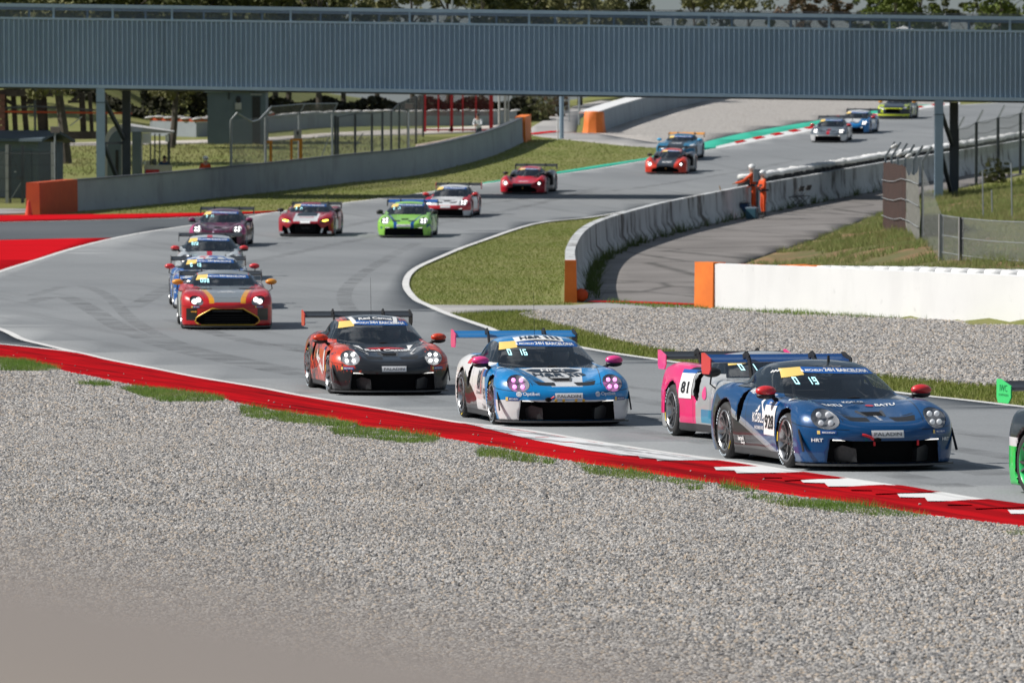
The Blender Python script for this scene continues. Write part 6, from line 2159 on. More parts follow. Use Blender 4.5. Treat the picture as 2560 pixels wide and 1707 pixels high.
def crown_mesh(seed, n_leaf, rx, rz, clumps, leaf, open_=0.55):
    r = np.random.default_rng(seed)
    cl = []
    while len(cl) < clumps:
        p = r.uniform(-1, 1, 3)
        d = np.linalg.norm(p)
        if d < 1 and d > 0.25: cl.append(p * np.array([rx, rx, rz]))
    cl = np.array(cl)
    rad = r.uniform(0.28, 0.55, clumps) * rx * open_
    k = r.integers(0, clumps, n_leaf)
    dirs = r.normal(size=(n_leaf, 3)); dirs /= np.linalg.norm(dirs, axis=1)[:, None]
    rr = r.uniform(0.35, 1.0, n_leaf) ** 0.5
    c = cl[k] + dirs * (rad[k] * rr)[:, None] * np.array([1, 1, .75])
    a = r.normal(size=(n_leaf, 3)); a /= np.linalg.norm(a, axis=1)[:, None]
    b = np.cross(a, r.normal(size=(n_leaf, 3))); b /= np.linalg.norm(b, axis=1)[:, None] + 1e-9
    s = (leaf * r.uniform(0.6, 1.3, n_leaf))[:, None]
    V_ = np.stack([c - a * s, c + b * s * .55, c + a * s, c - b * s * .55], 1).reshape(-1, 3)
    Q_ = np.arange(n_leaf * 4).reshape(-1, 4)
    return np_mesh('crown', V_, Q_, False), cl


CROWNS = [crown_mesh(1, 5200, 3.0, 3.4, 46, .17), crown_mesh(2, 5200, 3.2, 3.0, 50, .17), crown_mesh(3, 3000, 2.6, 3.2, 30, .15, .5), crown_mesh(4, 2600, 2.4, 3.6, 26, .15, .45), crown_mesh(5, 2200, 1.6, 2.6, 20, .14, .55)]


def tree(X, Y, base_h, crown_i, sc, leaf, label, trunk_r=.16, lean=(0, 0), group='trees behind the footbridge', low=False):
    g = gz(X, Y)
    r = empty('tree', (X, Y, g - .05))
    tag(r, label, 'tree', group)
    me, cl = CROWNS[crown_i]
    cr = link_mesh('crown', me, LEAF[leaf], r)
    cz = base_h + 3.0 * sc
    cr.location = (lean[0], lean[1], cz); cr.scale = (sc, sc, sc)
    cr.rotation_euler = (0, 0, random.uniform(0, 6.28))
    mb = MB().tube([(0, 0, 0), (lean[0] * .3 + random.uniform(-.1, .1), lean[1] * .3, base_h * .5), (lean[0] * .7, lean[1] * .7, base_h), (lean[0], lean[1], cz)], [trunk_r * 1.25, trunk_r, trunk_r * .85, trunk_r * .3], 8)
    R = Matrix.Rotation(cr.rotation_euler[2], 3, 'Z')
    for q in cl[::4]:
        e = Vector((lean[0], lean[1], cz)) + (R @ Vector(q)) * sc
        s0 = Vector((lean[0] * .8, lean[1] * .8, base_h + .3 * sc + max(0, (e.z - base_h)) * .35))
        mb.tube([s0, (s0 + e) / 2 + Vector((0, 0, .15)), e], [trunk_r * .42, trunk_r * .28, trunk_r * .10], 5)
    mb.build('trunk', BARK, r, True)
    return r


def Xat(px, Y): return (px - 1280) / FPX * Y


# dense dark row at the left
for i, px in enumerate(range(-60, 800, 78)):
    Y = 330 + (i * 37 % 50)
    tree(Xat(px, Y), Y, 2.6 + (i % 3) * .4, i % 2, 1.0 + .12 * (i % 3), 0, 'tall dark leafy tree in the dense row behind the left half of the bridge', .17)
for i, px in enumerate(range(-30, 780, 120)):
    Y = 392 + (i * 29 % 30)
    tree(Xat(px, Y), Y, 3.2, (i + 1) % 2, 1.15, 0 if i % 3 else 1, 'tall dark leafy tree in the dense row behind the left half of the bridge', .18)
# thin open trees with sky between them
for i, (px, Y, bh, cri, sc, lf) in enumerate([(860, 352, 4.2, 2, .95, 1), (945, 376, 3.8, 3, 1.0, 1), (1030, 360, 4.4, 2, .9, 1), (1120, 372, 4.0, 3, 1.05, 1), (1205, 356, 4.0, 2, 1.0, 0), (1290, 366, 3.0, 0, .95, 0), (1372, 384, 3.0, 1, 1.0, 0), (1450, 372, 3.2, 0, .95, 1), (1530, 390, 3.0, 1, .85, 0), (1600, 396, 2.0, 4, .8, 1)]):
    tree(Xat(px, Y), Y, bh, cri, sc, lf, ['slim open tree with sky showing through, behind the middle of the bridge', 'dense olive tree behind the middle of the bridge'][i > 4], .14)
# scattered trees behind the right half
for (px, Y, bh, cri, sc, lf, lab) in [(1735, 378, 3.4, 3, .85, 1, 'sparse olive tree behind the bridge railing'), (1800, 384, 3.6, 2, .9, 1, 'sparse olive tree behind the bridge railing'), (1870, 372, 3.2, 3, .85, 1, 'sparse olive tree behind the bridge railing'),
                                     (1990, 380, 3.2, 2, .72, 3, 'reddish brown tree behind the bridge railing'), (2060, 388, 3.3, 2, .74, 3, 'reddish brown tree behind the bridge railing'),
                                     (2235, 380, 3.4, 0, .80, 2, 'bright green bushy tree rising above the bridge railing'), (2300, 384, 4.2, 1, .62, 2, 'bright green bushy tree rising above the bridge railing'), (2175, 388, 4.4, 4, .7, 2, 'small bright green tree beside the bushy one'),
                                     (2140, 392, 2.2, 4, .7, 0, 'small dark shrub tree seen through the bridge railing'), (2350, 390, 3.2, 4, .7, 0, 'small dark shrub tree seen through the bridge railing'), (2420, 396, 2.6, 4, .75, 0, 'small dark shrub tree seen through the bridge railing'),
                                     (2500, 370, 3.6, 0, .75, 2, 'green tree at the right end of the bridge railing'), (2570, 376, 3.4, 1, .85, 2, 'green tree at the right end of the bridge railing')]:
    Y += 66
    tree(Xat(px, Y), Y, bh * 1.15, cri, sc * 1.18, lf, lab, .13)
# two trees whose trunks stand under the bridge
tree(Xat(166, 283), 283, 3.4, 1, .8, 1, 'leaning tree with a thick dark trunk beside the timber frame', .24, (-.5, 0), 'trees by the huts')
tree(Xat(430, 299), 299, 2.7, 0, .6, 1, 'small tree with a forked dark trunk beside the hut', .17, (.3, 0), 'trees by the huts')
# bushes
for (px, Y, sc, lf, lab) in [(1345, 338, .42, 1, 'yellowing bush beside the far service path'), (1385, 346, .40, 3, 'rusty brown bush beside the far service path'), (2490, 263, .30, 0, 'dark bush on the grass bank by the catch fence'), (1310, 342, .35, 3, 'rusty bush next to the slatted fence')]:
    r = empty('bush', (Xat(px, Y), Y, gz(Xat(px, Y), Y)))
    tag(r, lab, 'bush')
    c_ = link_mesh('foliage', CROWNS[0][0], LEAF[lf], r); c_.location = (0, 0, 1.5 * sc); c_.scale = (sc * .75, sc * .75, sc * .62)
    MB().tube([(0, 0, -.05), (0, 0, 2.4 * sc)], [.06, .02], 6).build('stem', BARK, r)

# dark hedge behind the far wall
r_ = np.random.default_rng(5)
n = 16000
hx = r_.uniform(-30, 1.5, n); hy = r_.normal(0, .8, n) + 338 + 0.25 * (hx + 30) * 0.3
hz = r_.uniform(0, 1, n) ** .8 * np.where((hx > -22) & (hx < -17.5), 3.6, np.where(hx < -17.5, 0.5, 1.35)) * (0.85 + .15 * np.sin(hx * 2.1))
c = np.c_[hx, hy, ground(hx, hy) + hz]
a = r_.normal(size=(n, 3)); a /= np.linalg.norm(a, axis=1)[:, None]
b = np.cross(a, r_.normal(size=(n, 3))); b /= np.linalg.norm(b, axis=1)[:, None]
s = r_.uniform(.10, .22, n)[:, None]
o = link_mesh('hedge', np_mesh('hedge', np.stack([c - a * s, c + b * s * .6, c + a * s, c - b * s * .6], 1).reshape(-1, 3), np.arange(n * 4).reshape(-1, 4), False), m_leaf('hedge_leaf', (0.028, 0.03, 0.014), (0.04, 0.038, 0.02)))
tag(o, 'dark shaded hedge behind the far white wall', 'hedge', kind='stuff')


# ------------------------------------------------------------------ grass and stones
def m_grass(name, c1, c2, c3):
    m = Mat(name, 0.8, 0, 0.2)
    n = m.noise(0.35, 4, which='World'); n2 = m.noise(1.6, 4, which='World'); f = m.noise(14, 2, which='World')
    c = m.mix(n.ramp(.35, .65), c1, c2)
    c = m.mix(n2.ramp(.5, .75) * .8, c, c3)
    c = m.mix(f.ramp(.3, .7) * .35, c, tuple(q * .55 for q in c1))
    m.color(c)
    tr = m.nt.nodes.new('ShaderNodeBsdfTranslucent'); ad = m.nt.nodes.new('ShaderNodeMixShader'); ad.inputs[0].default_value = 0.35
    m.nt.links.new(c, tr.inputs['Color']); out = m.nt.nodes['Material Output']
    m.nt.links.new(m.b.outputs[0], ad.inputs[1]); m.nt.links.new(tr.outputs[0], ad.inputs[2]); m.nt.links.new(ad.outputs[0], out.inputs['Surface'])
    return m.m


GRASS = m_grass('mown_grass', (0.17, 0.225, 0.045), (0.235, 0.255, 0.07), (0.29, 0.26, 0.11))
GRASS_EDGE = m_grass('kerb_grass', (0.145, 0.26, 0.045), (0.21, 0.30, 0.065), (0.31, 0.30, 0.12))
GRASS_TALL = m_grass('tall_grass', (0.19, 0.27, 0.08), (0.30, 0.31, 0.12), (0.44, 0.34, 0.19))


def inside(poly, pts):
    A = np.array([p[:2] for p in poly], float)
    ins = np.zeros(len(pts), bool)
    for i in range(len(A)):
        x1, y1 = A[i]; x2, y2 = A[(i + 1) % len(A)]
        c = ((y1 > pts[:, 1]) != (y2 > pts[:, 1]))
        with np.errstate(divide='ignore', invalid='ignore'):
            xi = (x2 - x1) * (pts[:, 1] - y1) / (y2 - y1) + x1
        ins ^= c & (pts[:, 0] < xi)
    return ins


def vnoise(x, y, s, seed=0):
    """cheap value noise"""
    r = np.random.default_rng(seed); T_ = r.random((64, 64))
    u, v = x / s, y / s
    i, j = np.floor(u).astype(int), np.floor(v).astype(int)
    fu, fv = u - i, v - j
    fu, fv = fu * fu * (3 - 2 * fu), fv * fv * (3 - 2 * fv)
    g = lambda a, b: T_[a % 64, b % 64]
    return (g(i, j) * (1 - fu) + g(i + 1, j) * fu) * (1 - fv) + (g(i, j + 1) * (1 - fu) + g(i + 1, j + 1) * fu) * fv


def grass(poly, per_m2, h, w, mat, label, seed=0, cover=0.0, tuft=1, name='grass', patch=0.0):
    A = np.array([p[:2] for p in poly], float)
    r = np.random.default_rng(seed + 100)
    x0, y0 = A.min(0); x1, y1 = A.max(0)
    n = int((x1 - x0) * (y1 - y0) * per_m2)
    p = np.c_[r.uniform(x0, x1, n), r.uniform(y0, y1, n)]
    p = p[inside(poly, p)]
    if cover: p = p[vnoise(p[:, 0], p[:, 1], .45, seed) * .6 + vnoise(p[:, 0], p[:, 1], .16, seed + 1) * .4 > cover]
    if patch: p = p[vnoise(p[:, 0], p[:, 1], patch, seed + 5) > .38]
    p = np.repeat(p, tuft, 0); p = p + r.normal(0, .025 if tuft > 1 else 0.0, p.shape)
    n = len(p)
    if n == 0: return None
    hh = h * r.uniform(.45, 1.25, n) * (0.7 + .6 * vnoise(p[:, 0], p[:, 1], 1.3, seed + 2))
    t = r.uniform(0, 2 * np.pi, n)
    lean = r.normal(0, .40, (n, 2)) * hh[:, None]
    d = np.c_[np.cos(t), np.sin(t)] * (w * r.uniform(.6, 1.3, n))[:, None]
    z = ground(p[:, 0], p[:, 1]) - .02
    V_ = np.stack([np.c_[p - d, z], np.c_[p + d, z], np.c_[p + lean, z + hh]], 1).reshape(-1, 3)
    o = link_mesh(name, np_mesh(name, V_, np.arange(3 * n).reshape(-1, 3), False), mat)
    return tag(o, label, 'grass', kind='stuff')


isl = gpts([(1035, 675), (1109, 640), (1190, 608), (1333, 561), (1470, 545), (1560, 530), (1640, 515)]) + [(p[0] - .25, p[1]) for p in wall_c if p[1] < 200][::-1] + gpts([(1427, 752), (1435, 762), (1250, 763), (1080, 763), (1040, 746), (1022, 711)])
grass(isl, 90, .05, .012, GRASS, 'mown grass inside the bend beside the curved wall', 1)
lstrip = gpts([(195, 533), (400, 535), (640, 531), (700, 528), (857, 507), (1018, 487), (1085, 477), (1220, 454), (1406, 427), (1612, 395), (1690, 372), (1640, 368), (1560, 363), (1488, 355), (1400, 347), (1330, 341)]) + [(p[0] + .2, p[1]) for p in lw[::-1]]
grass(lstrip, 30, .06, .02, GRASS, 'mown grass between the long wall and the track', 2)
grass(gpts(trap_bot[1:][::-1]) + gpts([(2560, 1014), (2405, 996), (2276, 982), (1950, 939), (1640, 895), (1544, 881), (1468, 868), (1250, 826), (1122, 783), (1220, 779), (1330, 776)]), 200, .085, .010, GRASS, 'grass verge between the bright barrier gravel and the track', 3)
grass(gpts([(1500, 756), (1750, 767), (2000, 779), (2300, 795), (2400, 801), (2290, 800), (2150, 797), (2000, 790), (1900, 785), (1800, 776), (1640, 770)]), 260, .14, .010, GRASS_EDGE, 'grass fringe at the foot of the bright white barrier', 4, .30)
# patches at the edge of the near kerb
for k, pl in enumerate(([(0, 896), (54, 904), (131, 919), (150, 926), (90, 930), (0, 929)], [(300, 973), (340, 967), (463, 983), (544, 994), (565, 1004), (480, 1007), (408, 1007), (354, 993)],
                        [(600, 1022), (640, 1024), (709, 1034), (818, 1049), (899, 1064), (870, 1072), (780, 1066), (690, 1056), (610, 1044)], [(815, 1074), (900, 1072), (954, 1078), (1103, 1100), (1090, 1110), (1008, 1113), (920, 1100), (850, 1096)],
                        [(1195, 1128), (1280, 1138), (1390, 1156), (1380, 1166), (1290, 1158), (1195, 1146)], [(1440, 1163), (1520, 1172), (1608, 1187), (1744, 1208), (1790, 1214), (1700, 1214), (1580, 1202), (1470, 1190)],
                        [(1858, 1246), (1940, 1242), (2060, 1255), (2200, 1278), (2330, 1297), (2220, 1300), (2080, 1287), (1960, 1270)], [(1700, 1224), (1830, 1221), (1850, 1228), (1760, 1232)], [(2440, 1325), (2560, 1334), (2620, 1345), (2520, 1345)],
                        [(190, 958), (270, 962), (285, 968), (200, 969)], [(1800, 1216), (1900, 1232), (1860, 1234), (1800, 1226)])):
    grass(gpts(pl), 1500, .105, .006, GRASS_EDGE, 'small patch of grass growing between the near gravel and the red kerb', 20 + k, .42 if k not in (1,) else .25)
# the bank at the right
bank = [(e + .2, y) for y, e in _BE[1:9]] + [(30, 252), (30, 150), (16, 124.5), (11.7, 129.0), (5.6, 139.5)]
o = drape_poly('bank', [(e + .1, y) for y, e in _BE[1:9]] + [(36, 252), (36, 150), (16, 123.5), (11.7, 128.4), (6.0, 138.6)], MT['earth'], 0.0, 1.0)
grass(bank, 90, .22, .013, GRASS_TALL, 'tall rough grass on the bank at the right', 40, .44, 2, patch=2.2)
grass([(19, 250), (27, 275), (50, 330), (60, 300), (40, 240), (30, 235)], 12, .25, .03, GRASS, 'rough grass on the slope behind the right bridge post', 41)
# weeds along the foot of the curved wall
wf = [np.array(p) for p in wall_c if 146 < p[1] < 262]
fr = [(p[0] + .36, p[1]) for p in wf] + [(p[0] + .75, p[1]) for p in wf[::-1]]
grass(fr, 60, .38, .012, m_grass('weed', (0.07, 0.11, 0.03), (0.10, 0.14, 0.04), (0.15, 0.14, 0.07)), 'dark weeds along the foot of the curved wall', 42, .60, 3, 'weeds')
# left background grass
grass(gpts([(60, 445), (190, 440), (440, 420), (690, 402), (850, 384), (1020, 365), (1100, 352), (850, 342), (690, 353), (440, 361), (200, 365), (0, 368)]), 11, .14, .028, m_grass('dry_grass', (0.13, 0.14, 0.045), (0.20, 0.18, 0.08), (0.24, 0.20, 0.10)), 'dry grass between the long wall and the far path', 43)


def scatter_stones(name, poly, density, smin, smax, label, lift, relief=0.0):
    base = drape_poly(name, poly, MT['stone'], lift, 0.7 if relief else 2.0, None, None, False)
    if relief:      # raked and rutted: the bed is never quite level
        co_ = np.array([v.co for v in base.data.vertices])
        dz = relief * (vnoise(co_[:, 0], co_[:, 1], 1.9, 71) * .6 + vnoise(co_[:, 0] + co_[:, 1] * .25, co_[:, 1] * .35, .9, 72) * .4)
        for v, q in zip(base.data.vertices, dz): v.co.z += float(q)
    base["kind"] = 'stuff'
    tag(base, label, 'gravel')
    ng = bpy.data.node_groups.new('stones', 'GeometryNodeTree')
    ng.interface.new_socket('Geometry', in_out='INPUT', socket_type='NodeSocketGeometry')
    ng.interface.new_socket('Geometry', in_out='OUTPUT', socket_type='NodeSocketGeometry')
    N, L = ng.nodes, ng.links
    gi, go = N.new('NodeGroupInput'), N.new('NodeGroupOutput')
    dp = N.new('GeometryNodeDistributePointsOnFaces'); dp.inputs['Density'].default_value = density
    ico = N.new('GeometryNodeMeshIcoSphere'); ico.inputs['Radius'].default_value = 1.0; ico.inputs['Subdivisions'].default_value = 1
    sm = N.new('GeometryNodeSetMaterial'); sm.inputs['Material'].default_value = MT['stone']
    ip = N.new('GeometryNodeInstanceOnPoints')
    rs = N.new('FunctionNodeRandomValue'); rs.data_type = 'FLOAT_VECTOR'
    rs.inputs[0].default_value = (smin, smin, smin * .6); rs.inputs[1].default_value = (smax, smax * .85, smax * .7)
    rr = N.new('FunctionNodeRandomValue'); rr.data_type = 'FLOAT_VECTOR'
    rr.inputs[0].default_value = (-.7, -.7, 0); rr.inputs[1].default_value = (.7, .7, 6.28); rr.inputs['Seed'].default_value = 3
    L.new(gi.outputs[0], dp.inputs['Mesh']); L.new(ico.outputs['Mesh'], sm.inputs['Geometry']); L.new(sm.outputs[0], ip.inputs['Instance'])
    L.new(dp.outputs['Points'], ip.inputs['Points']); L.new(rs.outputs[0], ip.inputs['Scale']); L.new(rr.outputs[0], ip.inputs['Rotation'])
    L.new(ip.outputs['Instances'], go.inputs[0])
    md = base.modifiers.new('stones', 'NODES'); md.node_group = ng
    return base


def kerb_edge(y0, y1): return [(p[0] - .02, p[1] - .10) for p in co_raw if y0 <= p[1] <= y1]


def frustum_poly(y0, y1, m=1.06):
    return [(Xat(1280 - 1300 * m, y0), y0), (Xat(1280 + 1300 * m, y0), y0), (Xat(1280 + 1300 * m, y1), y1), (Xat(1280 - 1300 * m, y1), y1)]


edge_all = [(p[0], p[1] - .05) for p in co_raw]
xe = np.array([p[0] for p in edge_all]); ye = np.array([p[1] for p in edge_all]); od = np.argsort(xe)
def kerb_y(x): return float(np.interp(x, xe[od], ye[od]))
def band(y0, y1):
    """gravel between two depths, stopping at the kerb"""
    X0, X1 = Xat(-60, y1), Xat(2620, y1)
    up = [(x, min(y1, kerb_y(x) - .05)) for x in np.linspace(X0, X1, 60)]
    lo = [(x, y0) for x in np.linspace(X1, X0, 12)]
    up = [p for p in up if p[1] > y0 + .3]
    if len(up) < 3: return None
    return up + [(up[-1][0], y0), (up[0][0], y0)]


scatter_stones('gravel', band(36.5, 60), 900, .011, .031, 'loose grey and tan stones of the near gravel trap', 0.0, .05)
scatter_stones('gravel', band(60, 80), 640, .014, .035, 'loose grey stones of the near gravel trap along the red kerb', 0.0, .015)
scatter_stones('gravel', band(80, 108), 360, .020, .044, 'loose grey stones at the narrow end of the near gravel trap', 0.0)
scatter_stones('gravel', gpts(trap_top[:-1]) + gpts(trap_bot[1:]), 190, .025, .055, 'pale stones of the gravel trap below the bright white barrier', 0.0)
_kin = [(p[0], p[1]) for p in ci]; _ko = [(p[0], p[1]) for p in co]
scatter_stones('gravel', [tuple(np.array(a) * .35 + np.array(c) * .65) for a, c in zip(_kin, _ko)][::3] + _ko[::-3], 1.1, .009, .020, 'stray stones thrown onto the red kerb', .05)
# ------------------------------------------------------------------ fences, huts and other things round the track
def mesh_panel(parent, a, b, z0a, z1a, z0b, z1b, mat, name='mesh_panel'):
    """chain-link panel between two world points; heights absolute"""
    a, b = np.array(a, float), np.array(b, float)
    d = b - a; L = float(np.linalg.norm(d)); ang = math.atan2(d[1], d[0])
    o = mesh_obj(name, [(0, 0, z0a), (L, 0, z0b), (L, 0, z1b), (0, 0, z1a)], [(0, 1, 2, 3)], mat, parent)
    o.location = Vector((a[0], a[1], 0)) - Vector(parent.location) if parent else (a[0], a[1], 0)
    o.rotation_euler = (0, 0, ang)
    return o


def rel(parent, p): return Vector(p) - Vector(parent.location)


def wallY(px, d=0.8):
    """depth just behind the long wall on the line of sight of px"""
    q = min(lw, key=lambda p: abs(1280 + FPX * p[0] / p[1] - px))
    return float(q[1]) + d


# catch fence beside the dark part of the curved wall (right of the bridge post)
cf = empty('catch_fence', (wall_c[-20][0], wall_c[-20][1], gz(*wall_c[-20])))
tag(cf, 'catch fence with cranked posts along the curved wall right of the bridge post', 'fence')
posts = []
for (px, top, Y) in ((2393, 323, 256), (2440, 306, 260), (2494, 294, 266), (2550, 283, 272), (2612, 270, 279)):
    X = Xat(px, Y); g = gz(X, Y)
    zt = at(px, top, Y).z
    MB().box(rel(cf, (X, Y, (g - .2 + zt) / 2)), (.13, .13, zt - g + .2)).build('post', MT['post_dk'], cf)
    arm = at(px + 17, top - 31, Y)
    MB().bar(rel(cf, (X, Y, zt - .02)), rel(cf, (arm.x, Y - .1, arm.z)), .07, .07).build('arm', MT['galv'], cf)
    posts.append((X, Y, g, zt))
for q, p in zip(posts[:-1], posts[1:]):
    mesh_panel(cf, q[:2], p[:2], q[2] + 1.3, q[3], p[2] + 1.3, p[3], MT['mesh'])
    for f in (0.02, .5):
        MB().tube([rel(cf, (q[0], q[1], q[3] - f)), rel(cf, ((q[0] + p[0]) / 2, (q[1] + p[1]) / 2, (q[3] + p[3]) / 2 - f - .12)), rel(cf, (p[0], p[1], p[3] - f))], .012, 5).build('wire', MT['post_dk'], cf)

# screened fence on the bank: brown screen, then torn grey fabric, cranked arms
sf = empty('screened_fence', (Xat(2306, 173), 173, gz(Xat(2306, 173), 173)))
tag(sf, 'fence with torn brown and grey windbreak fabric on the grass bank', 'fence')
sp_ = []
for k, (px, Y, top) in enumerate(((2213, 209, 391), (2228, 203, 392), (2244, 196, 395), (2262, 188, 398), (2283, 181, 401), (2306, 173, 403))):
    X = Xat(px, Y); g = gz(X, Y); zt = at(px, top, Y).z
    MB().box(rel(sf, (X, Y, (g - .2 + zt) / 2)), (.075, .075, zt - g + .2)).build('post', MT['galv'], sf)
    arm = at(px + 24, top - 36, Y)
    MB().bar(rel(sf, (X, Y, zt - .02)), rel(sf, (arm.x, Y, arm.z)), .055, .07).build('arm', MT['galv'], sf)
    sp_.append((X, Y, g, zt))
arm = at(2247, 332, 206)
brown = simple('brown_screen', (0.050, 0.021, 0.015), (0.022, 0.011, 0.009), 3.0, 0.95, bump=.5)
greyf = simple('grey_fabric', (0.19, 0.19, 0.175), (0.09, 0.095, 0.085), 5.0, 0.95, bump=.6)


def fabric(name, pts, mat, parent, sag=.0, seed=0):
    """hanging fabric: list of (x, y, z0, z1) columns, folded a little"""
    r = random.Random(seed)
    V_, F_ = [], []
    cols = []
    for q, p in zip(pts[:-1], pts[1:]):
        for k in range(5):
            t = k / 5; cols.append([q[i] * (1 - t) + p[i] * t for i in range(4)] + [sag * math.sin(math.pi * t)])
    cols.append(list(pts[-1]) + [0.0])
    for c_ in cols:
        for j in range(7):
            t = j / 6
            V_.append(rel(parent, (c_[0] - .10 + r.uniform(-.03, .03), c_[1] - .10 + r.uniform(-.06, .06), c_[2] * (1 - t) + (c_[3] - c_[4]) * t)))
    for i in range(len(cols) - 1):
        for j in range(6):
            F_.append((i * 7 + j, (i + 1) * 7 + j, (i + 1) * 7 + j + 1, i * 7 + j + 1))
    return mesh_obj(name, V_, F_, mat, parent, True)


fabric('brown_screen', [(p[0], p[1], p[2] - .05, p[3] - .18) for p in sp_[:4]] + [(Xat(2271, 185.5), 185.5, gz(Xat(2271, 185.5), 185.5), sp_[4][3] - .22)], brown, sf, .05, 1)
fabric('grey_fabric', [(Xat(2271.6, 185.2), 185.2, gz(Xat(2271, 185), 185), sp_[4][3] - .25), (sp_[4][0], sp_[4][1], sp_[4][2], sp_[4][3] - .35), (sp_[5][0], sp_[5][1], sp_[5][2], sp_[5][3] - .12)], greyf, sf, .22, 2)
for (px, py, Y, w_) in ((2236, 366, 200, .26), (2250, 386, 190, .24), (2272, 390, 184, .22)):
    q = at(px, py, Y)
    MB().ellip((0, 0, 0), (w_ * .6, .03, .07), 8, 5).build('torn_scrap', MT['white'], sf, True).location = rel(sf, q)
    sf.children[-1].rotation_euler = (0, -.5, 0)
for z_ in (.45, 1.1, 1.75):
    MB().tube([rel(sf, (p[0] - .15, p[1] - .16, p[2] + z_)) for p in sp_], .014, 5).build('wire', MT['galv'], sf)
# low chain-link fence that carries on from it
lf = empty('chain_link_fence', (Xat(2354, 150), 150, gz(Xat(2354, 150), 150)))
tag(lf, 'low sagging chain-link fence with grey posts behind the bright white barrier', 'fence')
lp = []
for (px, Y, top) in ((2354, 151, 536), (2404, 149, 543), (2470, 146, 549), (2540, 143, 552), (2620, 140, 555)):
    X = Xat(px, Y); g = gz(X, Y); zt = at(px, top, Y).z
    if px < 2440:
        MB().box(rel(lf, (X, Y, (g - .1 + zt) / 2)), (.10, .10, zt - g + .1)).build('post', MT['post_dk'] if px > 2380 else MT['galv'], lf)
        MB().tube([rel(lf, (X - .07, Y - .06, g)), rel(lf, (X - .07, Y - .06, zt))], .022, 6).build('post', MT['grey_lt'], lf)
    lp.append((X, Y, g, zt))
for q, p in zip(lp[:-1], lp[1:]):
    mesh_panel(lf, q[:2], p[:2], q[2], q[3], p[2], p[3], MT['mesh'])
for f in (.03, .55, 1.0):
    MB().tube([rel(lf, (p[0], p[1] - .05, p[3] - f)) for p in lp], .010, 5).build('wire', MT['galv'], lf)
mesh_panel(lf, sp_[5][:2], lp[0][:2], sp_[5][2], sp_[5][3] - .2, lp[0][2], lp[0][3], MT['mesh'])
# thin stakes on the bank
for (px, y0, y1, Y) in ((2459, 428, 566, 192), (2482, 475, 552, 196), (2531, 408, 572, 190), (2346, 345, 372, 243)):
    a_, b_ = at(px, y1, Y), at(px - 3, y0, Y)
    if px == 2346: continue
    s_ = MB().tube([(0, 0, -.3), ((b_.x - a_.x), 0, b_.z - a_.z)], .026, 6).build('stake', MT['galv'], None, True, a_)
    tag(s_, 'thin grey metal stake standing in the grass bank', 'stake', 'stakes on the grass bank')


# ------------------------------------------------------------------ left background
# chain-link fence with cranked tops behind the long wall
gf = empty('galvanised_fence', (Xat(663, 257), 257, gz(Xat(663, 257), 257)))
tag(gf, 'galvanised catch fence with cranked tops behind the long grey wall', 'fence')
gp = []
for (px, top, Y, ax, ay) in ((578, 300, wallY(578, 2), 16, -20), (664, 293, wallY(664, 2), 15, -26), (748, 285, wallY(748, 2), 14, -25), (831, 284, wallY(831, 2), 13, -25)):
    X = Xat(px, Y); g = gz(X, Y); zt = at(px, top, Y).z
    MB().tube([rel(gf, (X, Y, g - .1)), rel(gf, (X, Y, zt))], .055, 8).build('post', MT['galv'], gf, True)
    arm = at(px + ax, top + ay, Y)
    if px > 600:
        MB().bar(rel(gf, (X, Y, zt - .03)), rel(gf, arm), .06, .06).build('arm', MT['galv'], gf)
    gp.append((X, Y, g, zt, arm))
for i, (q, p) in enumerate(zip(gp[:-1], gp[1:])):
    mesh_panel(gf, q[:2], p[:2], q[2], q[3], p[2], p[3], MT['mesh'])
    if i:
        MB().tube([rel(gf, (q[0], q[1], q[3])), rel(gf, (p[0], p[1], p[3]))], .03, 6).build('rail', MT['galv'], gf)
        MB().tube([rel(gf, q[4]), rel(gf, p[4])], .025, 6).build('rail', MT['galv'], gf)
        mesh_obj('overhang_mesh', [rel(gf, (q[0], q[1], q[3])), rel(gf, (p[0], p[1], p[3])), rel(gf, p[4]), rel(gf, q[4])], [(0, 1, 2, 3)], MT['mesh'], gf)
    else:
        a0, b0 = Vector(rel(gf, (q[0], q[1], q[3]))), Vector(rel(gf, gp[1][4]))
        MB().tube([a0, a0 + Vector((.25, 0, .3)), rel(gf, at(630, 305, gp[0][1] + 2)), rel(gf, at(648, 300, gp[1][1] - .4)), b0], .035, 6).build('bent_rail', MT['galv'], gf, True)
MB().bar(rel(gf, (Xat(838, gp[-1][1]), gp[-1][1] + .2, gp[-1][2])), rel(gf, (Xat(838, gp[-1][1]), gp[-1][1] + .2, gp[-1][3] - .1)), .20, .12).build('dark_post', MT['post_dk'], gf)
MB().bar(rel(gf, at(822, 345, gp[-1][1])), rel(gf, at(802, 396, gp[-1][1])), .05, .05).build('brace', MT['grey_lt'], gf)
sg = at(744, 336, gp[2][1] - .15)
MB().box(rel(gf, sg), (.36, .04, .42)).build('notice_board', MT['grey_lt'], gf)
MB().box(rel(gf, (sg.x, sg.y - .03, sg.z + .05)), (.10, .02, .16)).build('notice_mark', MT['post_dk'], gf)
